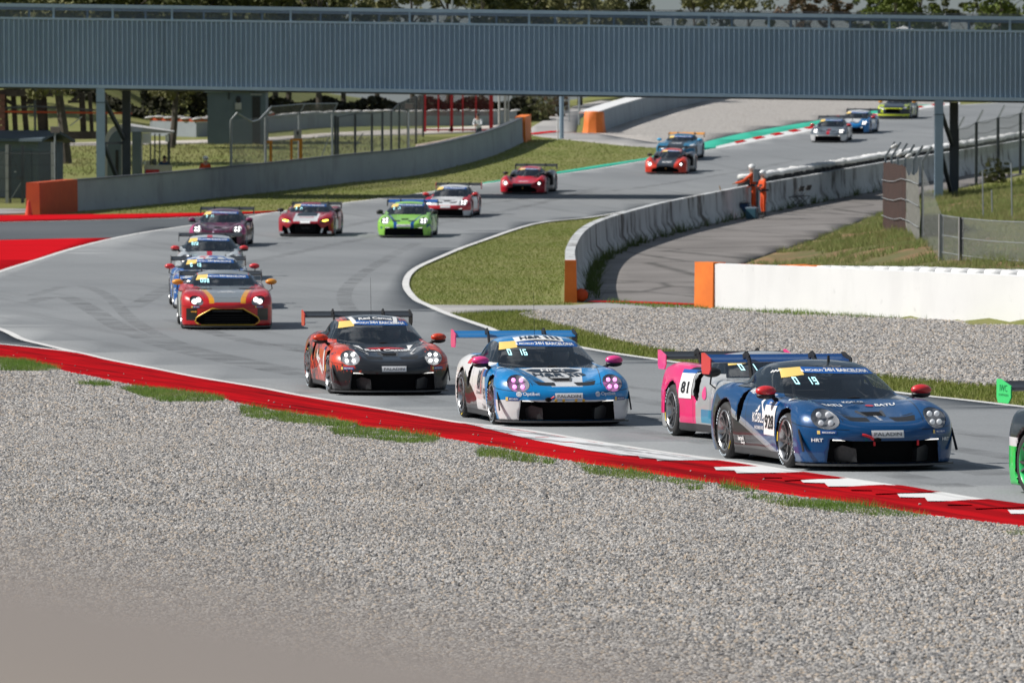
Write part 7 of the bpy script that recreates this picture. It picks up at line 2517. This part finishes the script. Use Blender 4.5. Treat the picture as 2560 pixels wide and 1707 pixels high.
# fence that leads away to the right
rf = empty('mesh_fence', (Xat(888, 266), 266, gz(Xat(888, 266), 266)))
tag(rf, 'dark posted mesh fence leading from the galvanised fence to the red gate', 'fence')
rp = []
for (px, top, Y) in ((845, 292, wallY(845, 2)), (888, 284, wallY(888, 2.2)), (930, 283, wallY(930, 3)), (956, 280, wallY(956, 5)), (978, 277, 283), (998, 258, 289), (1020, 248, 296), (1040, 240, 304), (1058, 236, 312)):
    X = Xat(px, Y); g = gz(X, Y); zt = at(px, top, Y).z
    MB().box(rel(rf, (X, Y, (g - .1 + zt) / 2)), (.11, .11, zt - g + .1)).build('post', MT['post_dk'], rf)
    rp.append((X, Y, g, zt))
for q, p in zip(rp[:-1], rp[1:]):
    mesh_panel(rf, q[:2], p[:2], q[2], q[3], p[2], p[3], MT['mesh'])
    MB().tube([rel(rf, (q[0], q[1], q[3] - .02)), rel(rf, (p[0], p[1], p[3] - .02))], .02, 5).build('wire', MT['post_dk'], rf)
MB().bar(rel(rf, at(907, 333, 270)), rel(rf, at(884, 372, 270)), .05, .05).build('brace', MT['post_dk'], rf)
# yellow bollards
for (px, y0, y1, Y, w_, lab) in ((677, 352, 410, wallY(677, 1.2), .10, 'single orange-yellow hoop post behind the long wall'), (740, 347, 402, wallY(740, 1.2), .42, 'orange-yellow hoop barrier with two legs behind the long wall')):
    a_, b_ = at(px, y1, Y), at(px, y0, Y)
    g = gz(a_.x, Y)
    mb = MB()
    hgt = b_.z - g
    if w_ > .2:
        mb.box((-w_ / 2, 0, hgt / 2), (.11, .09, hgt)).box((w_ / 2, 0, hgt / 2), (.15, .09, hgt)).box((0, 0, hgt - .05), (w_ - .13, .085, .10))
    else:
        mb.box((0, 0, hgt / 2 - .06), (.12, .10, hgt - .12)).box((-.05, 0, hgt - .06), (.26, .10, .118))
    tag(mb.build('hoop_barrier', MT['yellow'], None, False, (a_.x, Y, g)), lab, 'barrier')

# red gate
rg = empty('red_gate', (Xat(1145, 318), 318, gz(Xat(1145, 318), 318)))
tag(rg, 'tall red steel gate frame with netting beyond the end of the long wall', 'gate')
Yg = 318
for (px, w_) in ((1061, .20), (1096, .09), (1129, .17), (1157, .08), (1190, .09), (1228, .22)):
    a_ = at(px, 320, Yg); g = gz(a_.x, Yg)
    MB().box(rel(rg, (a_.x, Yg, g + 1.6)), (w_, .12, 3.3)).build('upright', MT['redgate'], rg)
a_, b_ = at(1064, 317, Yg), at(1226, 317, Yg)
for zz in (.12, 2.9):
    for q, p in zip((1064, 1098, 1131, 1159, 1192), (1094, 1126, 1155, 1188, 1224)):
        MB().bar(rel(rg, (Xat(q, Yg), Yg, rg.location.z + zz)), rel(rg, (Xat(p, Yg), Yg, rg.location.z + zz)), .09, .09).build('cross_rail', MT['redgate'], rg)
mesh_panel(rg, (a_.x, Yg + .08), (b_.x, Yg + .08), rg.location.z + .9, rg.location.z + 3.1, rg.location.z + .9, rg.location.z + 3.1, MT['mesh_red'], 'netting')
MB().add([rel(rg, (Xat(1120, Yg), Yg - .08, rg.location.z + .05)), rel(rg, (Xat(1131, Yg), Yg - .08, rg.location.z + .05)), rel(rg, (Xat(1131, Yg), Yg - .08, rg.location.z + .42))], [(0, 1, 2), (2, 1, 0)]).build('gusset', MT['redgate'], rg)
# white posts beside it, slatted fence, lamp pole
for i, (px, Y, y0, y1, r_, mt, lab) in enumerate(((1248, 314, 240, 318, .06, 'grey_lt', 'pale round post beside the red gate'), (1263, 314, 240, 312, .07, 'grey_lt', 'pale round post beside the red gate'), (1271, 314, 240, 312, .05, 'grey_lt', 'pale round post beside the red gate'),
                                                  (1404, 309, 232, 332, .12, 'bridge', 'thick grey pole beside the far service path'), (1394, 308, 298, 328, .04, 'white', 'short white marker post beside the thick grey pole'), (1448, 330, 236, 268, .06, 'galv', 'thin pole behind the far orange block'),
                                                  (1423, 335, 236, 290, .035, 'galv', 'thin pole behind the far orange block'))):
    a_ = at(px, y1, Y); g = gz(a_.x, Y); b_ = at(px, y0 - 20 if y0 < 245 else y0, Y)
    tag(MB().tube([(0, 0, -.2), (0, 0, b_.z - g)], r_, 8).build('pole', MT[mt], None, True, (a_.x, Y, g)), lab, 'pole', 'poles by the far path')
mp_ = empty('marker_panel', (Xat(1280, 304), 304, gz(Xat(1280, 304), 304)))
tag(mp_, 'small white sign board with a red mark at the wall end', 'sign')
zb = at(1280, 306, 304).z - mp_.location.z
MB().box((0, 0, zb / 2), (.05, .05, zb)).build('post', MT['galv'], mp_)
MB().box((0, -.045, zb - .1), (.26, .03, .55)).build('board', MT['white'], mp_)
MB().box((.05, -.07, zb), (.07, .012, .12)).build('mark', MT['redgate'], mp_)
sl = empty('slatted_fence', (Xat(1345, 352), 352, gz(Xat(1345, 352), 352)))
tag(sl, 'grey wooden slatted fence behind the rusty bushes', 'fence')
me_s = MB().box((0, 0, .9), (.26, .04, 2.0)).mesh('slat')
for i, px in enumerate(np.arange(1285, 1420, 12.0)):
    o = link_mesh('slat', me_s, MT['grey_lt'] if i % 3 else MT['galv'], sl); o.location = rel(sl, (Xat(px, 352), 352 + random.uniform(-.03, .03), gz(Xat(px, 352), 352) + random.uniform(-.06, .1)))
# detector box on a pole, twice
for (px, ytop, ybot, Y, lab) in ((138, 322, 452, 245, 'pinkish box on a thin pole behind the orange wall end'), (1022, 263, 372, 281, 'weathered box on a thin pole behind the long wall')):
    a_ = at(px, ybot, Y); g = gz(a_.x, Y); zt = at(px, ytop, Y).z - g
    r_ = empty('box_on_pole', (a_.x, Y, g)); tag(r_, lab, 'post')
    MB().tube([(0, 0, 0), (0, 0, zt - .2)], .035, 7).build('pole', MT['galv'], r_)
    MB().box((0, 0, zt - .06), (.38, .25, .24)).build('box', simple('weathered_box', (0.33, 0.25, 0.23), (0.27, 0.22, 0.21), 4, .8), r_)
    MB().box((0, 0, zt + .075), (.42, .28, .03)).build('lid', MT['grey_lt'], r_)

# shed at the far left, with the fence in front of it
Ys = 247
sh = empty('shed', (Xat(40, Ys), Ys, gz(Xat(40, Ys), Ys)), -.38)
tag(sh, 'blue-grey sheet metal shed with a low pitched roof beside the orange wall end', 'shed')
MB().box((-1.2, 1.2, 1.15), (4.6, 2.4, 2.5)).build('wall', MT['shed'], sh)
MB().add([(-3.9, -.45, 2.42), (1.5, -.45, 2.42), (1.5, 1.2, 2.78), (-3.9, 1.2, 2.78), (-3.9, 2.8, 2.35), (1.5, 2.8, 2.35), (-3.9, -.45, 2.54), (1.5, -.45, 2.54), (1.5, 1.2, 2.90), (-3.9, 1.2, 2.90), (-3.9, 2.8, 2.47), (1.5, 2.8, 2.47)],
         [(0, 1, 2, 3), (3, 2, 5, 4), (6, 9, 8, 7), (9, 10, 11, 8), (0, 6, 7, 1), (1, 7, 8, 2), (2, 8, 11, 5), (4, 5, 11, 10), (0, 3, 9, 6), (3, 4, 10, 9)]).build('roof', simple('shed_roof', (0.085, 0.12, 0.145), (0.07, 0.10, 0.125), 1.5, .6), sh)
d_ = MB().box((.30, -.03, 1.02), (.95, .05, 2.05)).build('door', simple('shed_door', (0.11, 0.145, 0.175), (0.09, 0.125, 0.155), 2, .6), sh)
MB().box((.02, -.065, 1.1), (.12, .02, .05)).build('door_plate', MT['white'], d_)
MB().box((-.8, -.03, 1.0), (.9, .05, 2.0)).build('door', simple('shed_door_pale', (0.26, 0.29, 0.31), (0.21, 0.24, 0.26), 2, .6), sh)
ff = empty('post_fence', (Xat(18, 241), 241, gz(Xat(18, 241), 241)))
tag(ff, 'fence of pale concrete posts and wires in front of the shed', 'fence')
for (px, w_, top, mt) in ((-45, .13, 362, 'grey_lt'), (18, .13, 362, 'grey_lt'), (26, .08, 362, 'post_dk'), (57, .13, 363, 'post_dk'), (132, .13, 356, 'grey_lt'), (140, .05, 358, 'post_dk')):
    X = Xat(px, 241); g = gz(X, 241); zt = at(px, top, 241).z
    MB().box(rel(ff, (X, 241, (g + zt) / 2)), (w_, w_, zt - g)).build('post', MT[mt], ff)
for zz in (.5, 1.05, 1.6, 2.1):
    MB().tube([rel(ff, (Xat(-60, 241), 240.92, gz(-18, 241) + zz)), rel(ff, (Xat(136, 241), 240.92, gz(-18, 241) + zz))], .010, 5).build('wire', MT['post_dk'], ff)
mesh_panel(ff, (Xat(-60, 241), 241.02), (Xat(136, 241), 241.02), gz(-18, 241), gz(-18, 241) + 2.2, gz(-18, 241), gz(-18, 241) + 2.2, MT['mesh_dk'])
MB().bar(rel(ff, at(28, 385, 240.8)), rel(ff, at(54, 450, 240.8)), .03, .03).build('brace', MT['post_dk'], ff)
MB().bar(rel(ff, at(52, 458, 240.8)), rel(ff, at(28, 497, 240.8)), .03, .03).build('brace', MT['galv'], ff)
MB().box(rel(ff, at(48, 444, 240.85)), (.22, .1, .16)).build('lock_box', MT['post_dk'], ff)

# timber frame
Yt = 303
tf = empty('timber_frame', (Xat(100, Yt), Yt, gz(Xat(100, Yt), Yt)))
tag(tf, 'dark timber scaffold frame behind the shed under the bridge', 'scaffold')


def tb(x0, y0, x1, y1, w_, nm='beam', dy=0.0, mt='timber'):
    MB().bar(rel(tf, at(x0, y0, Yt + dy)), rel(tf, at(x1, y1, Yt + dy)), w_, w_).build(nm, MT[mt], tf)


for (x0, x1, w_) in ((8, 16, .32), (33, 40, .26), (57, 68, .28), (100, 107, .42), (112, 119, .16), (204, 210, .30), (224, 231, .2), (262, 264, .2)):
    tb(x0, 232, x1, 348, w_, 'post')
tb(-40, 233, 132, 234, .36, 'beam', -.4); tb(-40, 342, 240, 338, .42, 'beam', -.4); tb(-40, 272, 90, 266, .10, 'rail', -.5, 'post_dk'); tb(90, 266, 240, 276, .10, 'rail', -.5, 'post_dk'); tb(-40, 279, 330, 284, .10, 'rail', -.6, 'orange_dk')
tb(14, 250, 34, 262, .2, 'brace', -.2); tb(62, 242, 82, 254, .2, 'brace', -.2); tb(82, 254, 100, 240, .2, 'brace', -.2); tb(180, 252, 200, 240, .2, 'brace', -.2); tb(60, 257, 104, 256, .18, 'brace', -.25); tb(170, 255, 206, 254, .15, 'brace', -.25)
tb(87, 205, 88, 345, .12, 'post', -1.0, 'post_dk'); tb(175, 315, 205, 292, .06, 'pipe', -1.2, 'grey_lt')
for k in range(8):
    MB().box(rel(tf, (Xat(3, Yt), Yt - .6, gz(Xat(3, Yt), Yt) + .16 + k * .33)), (.55, .3, .30)).build('brick_course', simple('brick', (0.20, 0.085, 0.06), (0.15, 0.07, 0.05), 6, .9) if k == 0 else bpy.data.materials['brick'], tf)
op = at(144, 337, 268)
tag(MB().tube([(0, 0, -.9), (0, 0, .32)], .09, 8).build('orange_bollard', MT['orange_dk'], None, True, op), 'orange bollard at the foot of the leaning tree', 'bollard')

# marshal hut
Yh = 257
hu = empty('marshal_hut', (Xat(345, Yh), Yh, gz(Xat(345, Yh), Yh)))
tag(hu, 'open fronted white marshal hut with a pale flat roof behind the bridge leg', 'hut')
g = hu.location.z


def hp(px, py, dy=0.0): return rel(hu, at(px, py, Yh + dy))


zr_ = hp(345, 318).z
MB().add([hp(300, 312, .2), hp(432, 329, .2), hp(432, 333, .2), hp(300, 331, .2), hp(325, 309, 2.4), hp(436, 327, 2.4), hp(436, 331, 2.4), hp(325, 326, 2.4)], [(0, 1, 2, 3), (4, 7, 6, 5), (0, 4, 5, 1), (3, 2, 6, 7), (1, 5, 6, 2), (0, 3, 7, 4)]).build('roof', MT['grey_lt'], hu)
# rounded cabin end
n_ = 12
arch = [(math.cos(t), math.sin(t)) for t in np.linspace(math.pi, math.pi / 2, n_)]
xl, xr, zb_, zt_ = hp(259, 440).x, hp(306, 440).x, 0.0, hp(290, 312).z
out = [(xl, zb_)] + [(xr - .1 + (xr - .1 - xl) * c, zt_ - 1.0 + 1.0 * s_) for c, s_ in arch] + [(xr, zt_), (xr, zb_)]
MB().prism(out, .10, ((0, 0, 0), (1, 0, 0), (0, 0, 1), (0, 1, 0))).build('cabin_front', MT['grey_lt'], hu)
ins = [(xl + .18, zb_)] + [(xr - .1 + (xr - .28 - xl) * c, zt_ - 1.1 + .85 * s_) for c, s_ in arch] + [(xr - .05, zt_ - .25), (xr - .05, zb_)]
MB().prism(ins, .03, ((0, -.07, 0), (1, 0, 0), (0, 0, 1), (0, 1, 0))).build('doorway', MT['blue_bld'], hu)
MB().box((xl + .62, -.10, .95), (.14, .02, 1.5)).build('door_slot', MT['black'], hu)
MB().box(((hp(331, 400).x + hp(352, 400).x) / 2, .3, zr_ / 2 - .1), (hp(352, 400).x - hp(331, 400).x, 1.2, zr_ - .2)).build('side_panel', MT['blue_bld'], hu)
for px in (353, 375, 386, 398, 421):
    MB().box((hp(px, 400).x, .35, zr_ / 2 - .15), (.06 if px != 421 else .12, .06, zr_ - .3)).build('post', MT['post_dk'] if px != 353 else MT['white'], hu)
MB().box((hp(366, 346).x, .25, hp(366, 346).z), (.38, .03, .46)).build('panel', MT['white'], hu)
MB().box((hp(417, 346).x, .25, hp(417, 346).z), (.16, .03, .32)).build('sign', MT['white'], hu)
MB().box((hp(395, 424).x, .1, hp(395, 424).z - .3), (hp(430, 424).x - hp(360, 424).x, .10, 1.0)).build('counter', MT['grey_lt'], hu)
MB().box((hp(381, 430).x, .03, hp(381, 430).z), (.62, .02, .20)).build('counter_sign', MT['redgate'], hu)
for (px, py, sz, mt) in ((370, 410, .16, 'grey_lt'), (385, 407, .22, 'post_dk'), (361, 408, .14, 'white')):
    MB().lathe([(0, sz * .5), (sz * 1.2, sz * .5), (sz * 1.2, 0)], 10, 'Z').build('canister', MT[mt], hu, True).location = (hp(px, py).x, .12, hp(395, 424).z + .21)

# blue building
Yb = 303
bl = empty('control_building', (Xat(592, Yb), Yb, gz(Xat(592, Yb), Yb)))
tag(bl, 'blue-grey rendered building with a door and an air-conditioning unit behind the fences', 'building')
MB().box((0, 1.6, 2.3), (3.1, 3.2, 4.8)).build('wall', MT['blue_bld'], bl)
MB().box((-.05, 1.55, 2.80), (3.4, 3.4, .10)).build('ledge', MT['bridge_lt'], bl)
dr = MB().box((1.05, -.03, 1.25), (.42, .05, 2.5)).build('door', MT['black'], bl)
MB().box((1.05, -.06, 2.62), (.6, .10, .06)).build('door_hood', MT['grey_lt'], bl)
MB().box((1.25, -.12, 3.0), (.75, .22, .36)).build('air_unit', MT['post_dk'], bl)
MB().ellip((.1, -.08, 2.35), (.13, .06, .20), 10, 6).build('lamp', MT['black'], bl, True)
MB().box((.1, -.08, 2.0), (.34, .1, .36)).build('meter_box', MT['grey_lt'], bl)
MB().box((-.4, -.05, 2.62), (.06, .08, .5)).build('bracket', MT['black'], bl)

# white tent roof far beyond the bridge
tx = Xat(2257, 430)
ap, bs = at(2257, 66, 430), at(2230, 79, 430)
tn = empty('white_tent', (tx, 430, gz(tx, 430)))
tag(tn, 'white peaked tent roof seen through the bridge railing', 'tent')
w_ = 1.25; zb2, za2 = bs.z - tn.location.z, ap.z - tn.location.z
MB().add([(-w_, -w_, zb2), (w_, -w_, zb2), (w_, w_, zb2), (-w_, w_, zb2), (0, 0, za2)], [(0, 1, 4), (1, 2, 4), (2, 3, 4), (3, 0, 4)]).build('canopy', MT['white'], tn)
for sx in (-1, 1):
    for sy in (-1, 1):
        MB().tube([(sx * w_ * .98, sy * w_ * .98, 0), (sx * w_ * .98, sy * w_ * .98, zb2)], .04, 6).build('leg', MT['galv'], tn)
# tall lamp pole behind the bridge
lx = Xat(1131, 345)
tag(MB().tube([(0, 0, -.1), (0, 0, 10)], [.09, .05], 8).build('lamp_pole', MT['galv'], None, True, (lx, 345, gz(lx, 345))), 'tall thin pole rising behind the middle of the bridge', 'pole')

# ------------------------------------------------------------------ things by the curved wall
def wall_side(px, py): return g2w(px, py)


# folding chairs
for k, (px, py) in enumerate(((1988, 520), (2006, 517))):
    q = g2w(px, py)
    ch = empty('folding_chair', (q[0], q[1], q[2]), -.5)
    tag(ch, 'folded-open dark camping chair beside the curved wall', 'chair', 'camping chairs by the curved wall')
    for s_ in (-.2, .2):
        MB().tube([(-.24, s_, 0), (.24, s_, .44)], .014, 6).build('leg', MT['post_dk'], ch)
        MB().tube([(.24, s_ * .9, 0), (-.20, s_ * .9, .44), (-.02, s_ * .9, .50), (.30, s_ * .9, .86)], .014, 6).build('leg', MT['post_dk'], ch)
    MB().box((.02, 0, .45), (.44, .40, .03)).build('seat', MT['black'], ch)
    MB().box((.29, 0, .80), (.04, .40, .22), 0, .4).build('backrest', MT['black'], ch)
# broom leaning on the wall
q = g2w(1816, 548)
bm_ = empty('broom', (q[0], q[1], q[2])); tag(bm_, 'wooden broom with a dark head leaning against the curved wall', 'broom')
MB().tube([(0, 0, .12), (-.26, .35, 1.30)], .022, 7).build('handle', simple('broom_wood', (0.30, 0.20, 0.10), (0.24, 0.16, 0.08), 5, .7), bm_)
MB().box((.02, 0, .10), (.34, .16, .22)).build('head', MT['post_dk'], bm_)
# blue crates
for (px, py, c1, sc, lab) in ((1862, 541, (0.015, 0.05, 0.13), (.34, .30, .50), 'dark blue drum standing against the curved wall'), (1880, 548, (0.03, 0.10, 0.14), (.42, .34, .42), 'teal cool box with a pale lid beside the marshals')):
    q = g2w(px, py)
    cb = empty('cool_box', (q[0], q[1], q[2]), -.35); tag(cb, lab, 'box')
    o = MB().box((0, 0, sc[2] / 2), sc).build('body', simple('box_' + lab[:4], c1, tuple(v * .8 for v in c1), 3, .5), cb)
    bv = o.modifiers.new('bevel', 'BEVEL'); bv.width = .03; bv.segments = 2
    MB().box((0, 0, sc[2] + .025), (sc[0] * 1.03, sc[1] * 1.03, .045)).build('lid', MT['bridge_lt'] if py > 545 else MT['bridge_dk'], cb)
    MB().tube([(-.12, 0, sc[2] + .05), (-.1, 0, sc[2] + .1), (.1, 0, sc[2] + .1), (.12, 0, sc[2] + .05)], .012, 6).build('handle', MT['black'], cb)
# grey signal box on the wall top
q = g2w(1894, 468, 1.16)
sb = empty('signal_box', (q[0], q[1] + .35, gz(q[0], q[1]))); tag(sb, 'grey signal box on a post between the two marshals', 'box')
MB().box((0, 0, .70), (.10, .10, 1.4)).build('post', MT['post_dk'], sb)
MB().box((0, 0, 1.62), (.30, .22, .50)).build('case', MT['galv'], sb)
MB().box((.09, -.125, 1.62), (.10, .02, .46)).build('side_panel', MT['blue_bld'], sb)
# orange cone by the wall end at the left
q = g2w(72, 541)
cn = empty('traffic_cone', (q[0], q[1], q[2])); tag(cn, 'red-orange traffic cone leaning by the orange wall end', 'cone')
MB().lathe([(0, .17), (.1, .15), (.62, .05), (.66, .0)], 12, 'Z').build('body', simple('cone_red', (0.65, 0.06, 0.02), (0.55, 0.05, 0.02), 4, .5), cn, True)
MB().box((0, 0, .02), (.42, .42, .04)).build('base', MT['orange_dk'], cn)

# out-of-focus concrete parapet just in front of the camera
pr = empty('parapet', (-.35, 1.7, gz(-.35, 1.7)))
tag(pr, 'blurred pale concrete parapet close to the camera', 'parapet')


# ------------------------------------------------------------------ people
SKIN = simple('skin', (0.42, 0.24, 0.17), (0.36, 0.20, 0.14), 8, .6)


def person(label, loc, rz, joints, cloth, helmet=None, hair=None, trousers=None, gloves=None, pack=None):
    """joints: dict of named 3-D points; body grown as one skin"""
    J = joints
    V_, E_, R_ = [], [], []
    idx = {}

    def jt(nm, p, r):
        idx[nm] = len(V_); V_.append(Vector(p)); R_.append(r)

    def ln(*names):
        for a_, b_ in zip(names[:-1], names[1:]): E_.append((idx[a_], idx[b_]))

    jt('pelvis', J['pelvis'], (.155, .115)); jt('waist', J['waist'], (.145, .105)); jt('chest', J['chest'], (.175, .12)); jt('neckb', J['neck'], (.075, .075)); jt('head0', J['head'], (.075, .08)); jt('head1', Vector(J['head']) + Vector(J.get('headup', (0, 0, .14))), (.078, .085))
    ln('pelvis', 'waist', 'chest', 'neckb', 'head0', 'head1')
    for s_ in 'LR':
        jt('hip' + s_, J['hip' + s_], .095); jt('knee' + s_, J['knee' + s_], .068); jt('ank' + s_, J['ank' + s_], .05); jt('toe' + s_, J['toe' + s_], .045)
        ln('pelvis', 'hip' + s_, 'knee' + s_, 'ank' + s_, 'toe' + s_)
        jt('sh' + s_, J['sh' + s_], .078); jt('el' + s_, J['el' + s_], .055); jt('wr' + s_, J['wr' + s_], .038)
        wv, ev = Vector(J['wr' + s_]), Vector(J['el' + s_])
        d = (wv - ev).normalized(); up = Vector((0, 0, 1)); sd = d.cross(up)
        if sd.length < .2: sd = d.cross(Vector((1, 0, 0)))
        sd.normalize(); nn = sd.cross(d)
        jt('palm' + s_, wv + d * .07, (.036, .022))
        ln('chest', 'sh' + s_, 'el' + s_, 'wr' + s_, 'palm' + s_)
        for k, (o_, L_) in enumerate(((-.030, .060), (-.010, .072), (.011, .068), (.031, .052))):
            a_ = wv + d * .105 + sd * o_
            jt(f'f{k}a{s_}', a_, .0095); jt(f'f{k}b{s_}', a_ + d * L_ * .6 - nn * .012, .0088); jt(f'f{k}c{s_}', a_ + d * L_ - nn * .032, .008)
            ln('palm' + s_, f'f{k}a{s_}', f'f{k}b{s_}', f'f{k}c{s_}')
        a_ = wv + d * .05 - sd * .045
        jt('ta' + s_, a_, .011); jt('tb' + s_, a_ + d * .045 - sd * .02, .0095)
        ln('palm' + s_, 'ta' + s_, 'tb' + s_)
    me = bpy.data.meshes.new('person_skeleton')
    me.from_pydata([tuple(v) for v in V_], E_, [])
    ob = bpy.data.objects.new('person_skeleton', me); col.objects.link(ob)
    sk = ob.modifiers.new('skin', 'SKIN')
    sk.use_smooth_shade = True
    for i, r in enumerate(R_):
        sv = me.skin_vertices[0].data[i]
        sv.radius = r if isinstance(r, tuple) else (r, r)
        sv.use_root = (i == 0)
    ob.modifiers.new('sub', 'SUBSURF').levels = 1
    dg = bpy.context.evaluated_depsgraph_get()
    bm = bpy.data.meshes.new_from_object(ob.evaluated_get(dg))
    bpy.data.objects.remove(ob)
    bm.materials.clear()
    for m_ in (cloth, SKIN, trousers or cloth, gloves or SKIN, MT['black']): bm.materials.append(m_)
    P = np.array([v for v in V_]); names = list(idx)
    for p in bm.polygons:
        c_ = np.array(p.center); k = names[int(np.argmin(((P - c_) ** 2).sum(1)))]
        p.material_index = 1 if k.startswith(('head', 'neck')) else 3 if k.startswith(('palm', 'f', 'ta', 'tb')) else 4 if k.startswith(('toe', 'ank')) else 2 if k.startswith(('hip', 'knee', 'pelvis')) else 0
        p.use_smooth = True
    r_ = empty('person', loc, rz); tag(r_, label, 'person')
    bm.name = 'body'
    o = bpy.data.objects.new('body', bm); col.objects.link(o); o.parent = r_
    hc = Vector(J['head']) + Vector((0, 0, .09))
    # nose, ears, brow so the head reads as a face from the front (+x)
    MB().ellip(hc + Vector((.088, 0, -.02)), (.018, .014, .022), 8, 6).build('nose', SKIN, r_, True)
    for s_ in (-1, 1):
        MB().ellip(hc + Vector((.0, s_ * .082, -.01)), (.018, .008, .028), 8, 6).build('ear', SKIN, r_, True)
        MB().ellip(hc + Vector((.078, s_ * .032, .012)), (.008, .012, .008), 8, 5).build('eye', MT['black'], r_, True)
    MB().box(hc + Vector((.082, 0, -.062)), (.006, .05, .008)).build('mouth', MT['redgate'], r_)
    if helmet is not None:
        hl = MB()
        hl.ellip(hc + Vector((-.012, 0, .055)), (.138, .125, .125), 16, 10)
        hl.build('helmet', helmet, r_, True)
        MB().ellip(hc + Vector((.045, 0, .045)), (.105, .118, .035), 14, 6).build('visor', MT['black'], r_, True)
    if hair is not None:
        MB().ellip(hc + Vector((-.018, 0, .035)), (.098, .094, .098), 14, 8).build('hair', hair, r_, True)
    if pack is not None:
        MB().box(Vector(J['waist']) + Vector((0, 0, -.02)), (.30, .36, .07)).build('belt', pack, r_)
    return r_


def stand(lean=0.0, armL=None, armR=None):
    J = dict(pelvis=(0, 0, .96), waist=(.02 + lean * .3, 0, 1.10), chest=(.03 + lean * .7, 0, 1.36), neck=(.03 + lean, 0, 1.52), head=(.05 + lean * 1.1, 0, 1.58))
    for s_, y in (('L', 1), ('R', -1)):
        J['hip' + s_] = (0, y * .10, .90); J['knee' + s_] = (.03, y * .12, .50); J['ank' + s_] = (-.02 + .03 * y, y * .13, .09); J['toe' + s_] = (.14 + .03 * y, y * .16, .045)
        J['sh' + s_] = (.03 + lean * .85, y * .20, 1.43)
        J['el' + s_] = (.0 + lean * .8, y * .28, 1.15); J['wr' + s_] = (.12 + lean * .8, y * .26, .92)
    if armL: J['elL'], J['wrL'] = armL
    if armR: J['elR'], J['wrR'] = armR
    return J


ORG = simple('orange_overalls', (0.72, 0.085, 0.012), (0.62, 0.065, 0.010), 5, .85)
WHT = m_plain('white_helmet', (0.80, 0.80, 0.80), .3, 0, .5)
# marshal leaning an arm on the wall, facing the track
q = g2w(1886, 537)
person('marshal in orange overalls and white helmet resting one hand on the curved wall', (q[0], q[1], q[2]), math.radians(158), stand(.06, ((.34, .26, 1.22), (.62, .22, 1.16)), ((.16, -.28, 1.16), (.30, -.20, 1.02))), ORG, WHT, None, None, None, MT['black']).scale = (1.1, 1.1, 1.1)
q = g2w(1909, 547)
person('shorter marshal in orange overalls and white helmet with folded arms beside a signal box', (q[0], q[1], q[2]), math.radians(200), stand(.0, ((.10, .27, 1.16), (.24, .02, 1.22)), ((.10, -.27, 1.14), (.24, -.02, 1.16))), ORG, WHT, None, None, MT['black'], MT['black']).scale = (1.04, 1.04, 1.04)
# people behind the long wall
Yp = wallY(512, 1.0); X_ = Xat(512, Yp)
person('marshal behind the long wall, only the white helmet showing', (X_, Yp, gz(X_, Yp)), math.radians(-60), stand(.04), ORG, WHT).scale = (.97, .97, .97)
Yp = 300.0; X_ = Xat(1197, Yp)
person('person in a white shirt and dark cap behind the long wall by the red gate', (X_, Yp, gz(X_, Yp)), math.radians(-110), stand(.10, ((.20, .24, 1.20), (.40, .12, 1.18)), ((.20, -.24, 1.20), (.40, -.12, 1.18))), simple('white_shirt', (0.66, 0.68, 0.70), (0.55, 0.57, 0.6), 5, .9), None, MT['black'], simple('jeans', (0.05, 0.06, 0.09), (0.04, 0.05, 0.07), 5, .9)).scale = (.97, .97, .97)
X_ = Xat(411, 258.4)
person('dark haired person in blue behind the counter of the marshal hut', (X_, 258.4, gz(X_, 258.4) - .25), math.radians(-80), stand(.05), simple('blue_shirt', (0.03, 0.09, 0.22), (0.02, 0.07, 0.18), 5, .9), None, simple('dark_hair', (0.03, 0.012, 0.010), (0.02, 0.01, 0.01), 8, .7), None).scale = (.92, .92, .92)

# parapet body: rough concrete ledge with a rounded top, running across the lower left
par_top = [at(-900, 1290, 1.75), at(0, 1495, 1.7), at(700, 1620, 1.65), at(1500, 1765, 1.6), at(2400, 1990, 1.55)]
V_, F_ = [], []
cs_ = [(0.0, 0.0), (.04, .018), (.10, .02), (.30, .01), (.34, -.04), (.35, -.9), (0.0, -.9), (-.012, -.05)]
for p in par_top:
    for dy, dz in cs_: V_.append(rel(pr, (p.x, p.y - dy, p.z + dz)))
n_ = len(cs_)
for i in range(len(par_top) - 1):
    for k in range(n_): F_.append((i * n_ + k, i * n_ + (k + 1) % n_, (i + 1) * n_ + (k + 1) % n_, (i + 1) * n_ + k))
mb = MB(); mb.v, mb.f = [tuple(v) for v in V_], F_
mb.build('concrete_ledge', simple('parapet_concrete', (0.27, 0.235, 0.21), (0.22, 0.19, 0.17), 3.0, .9), pr)
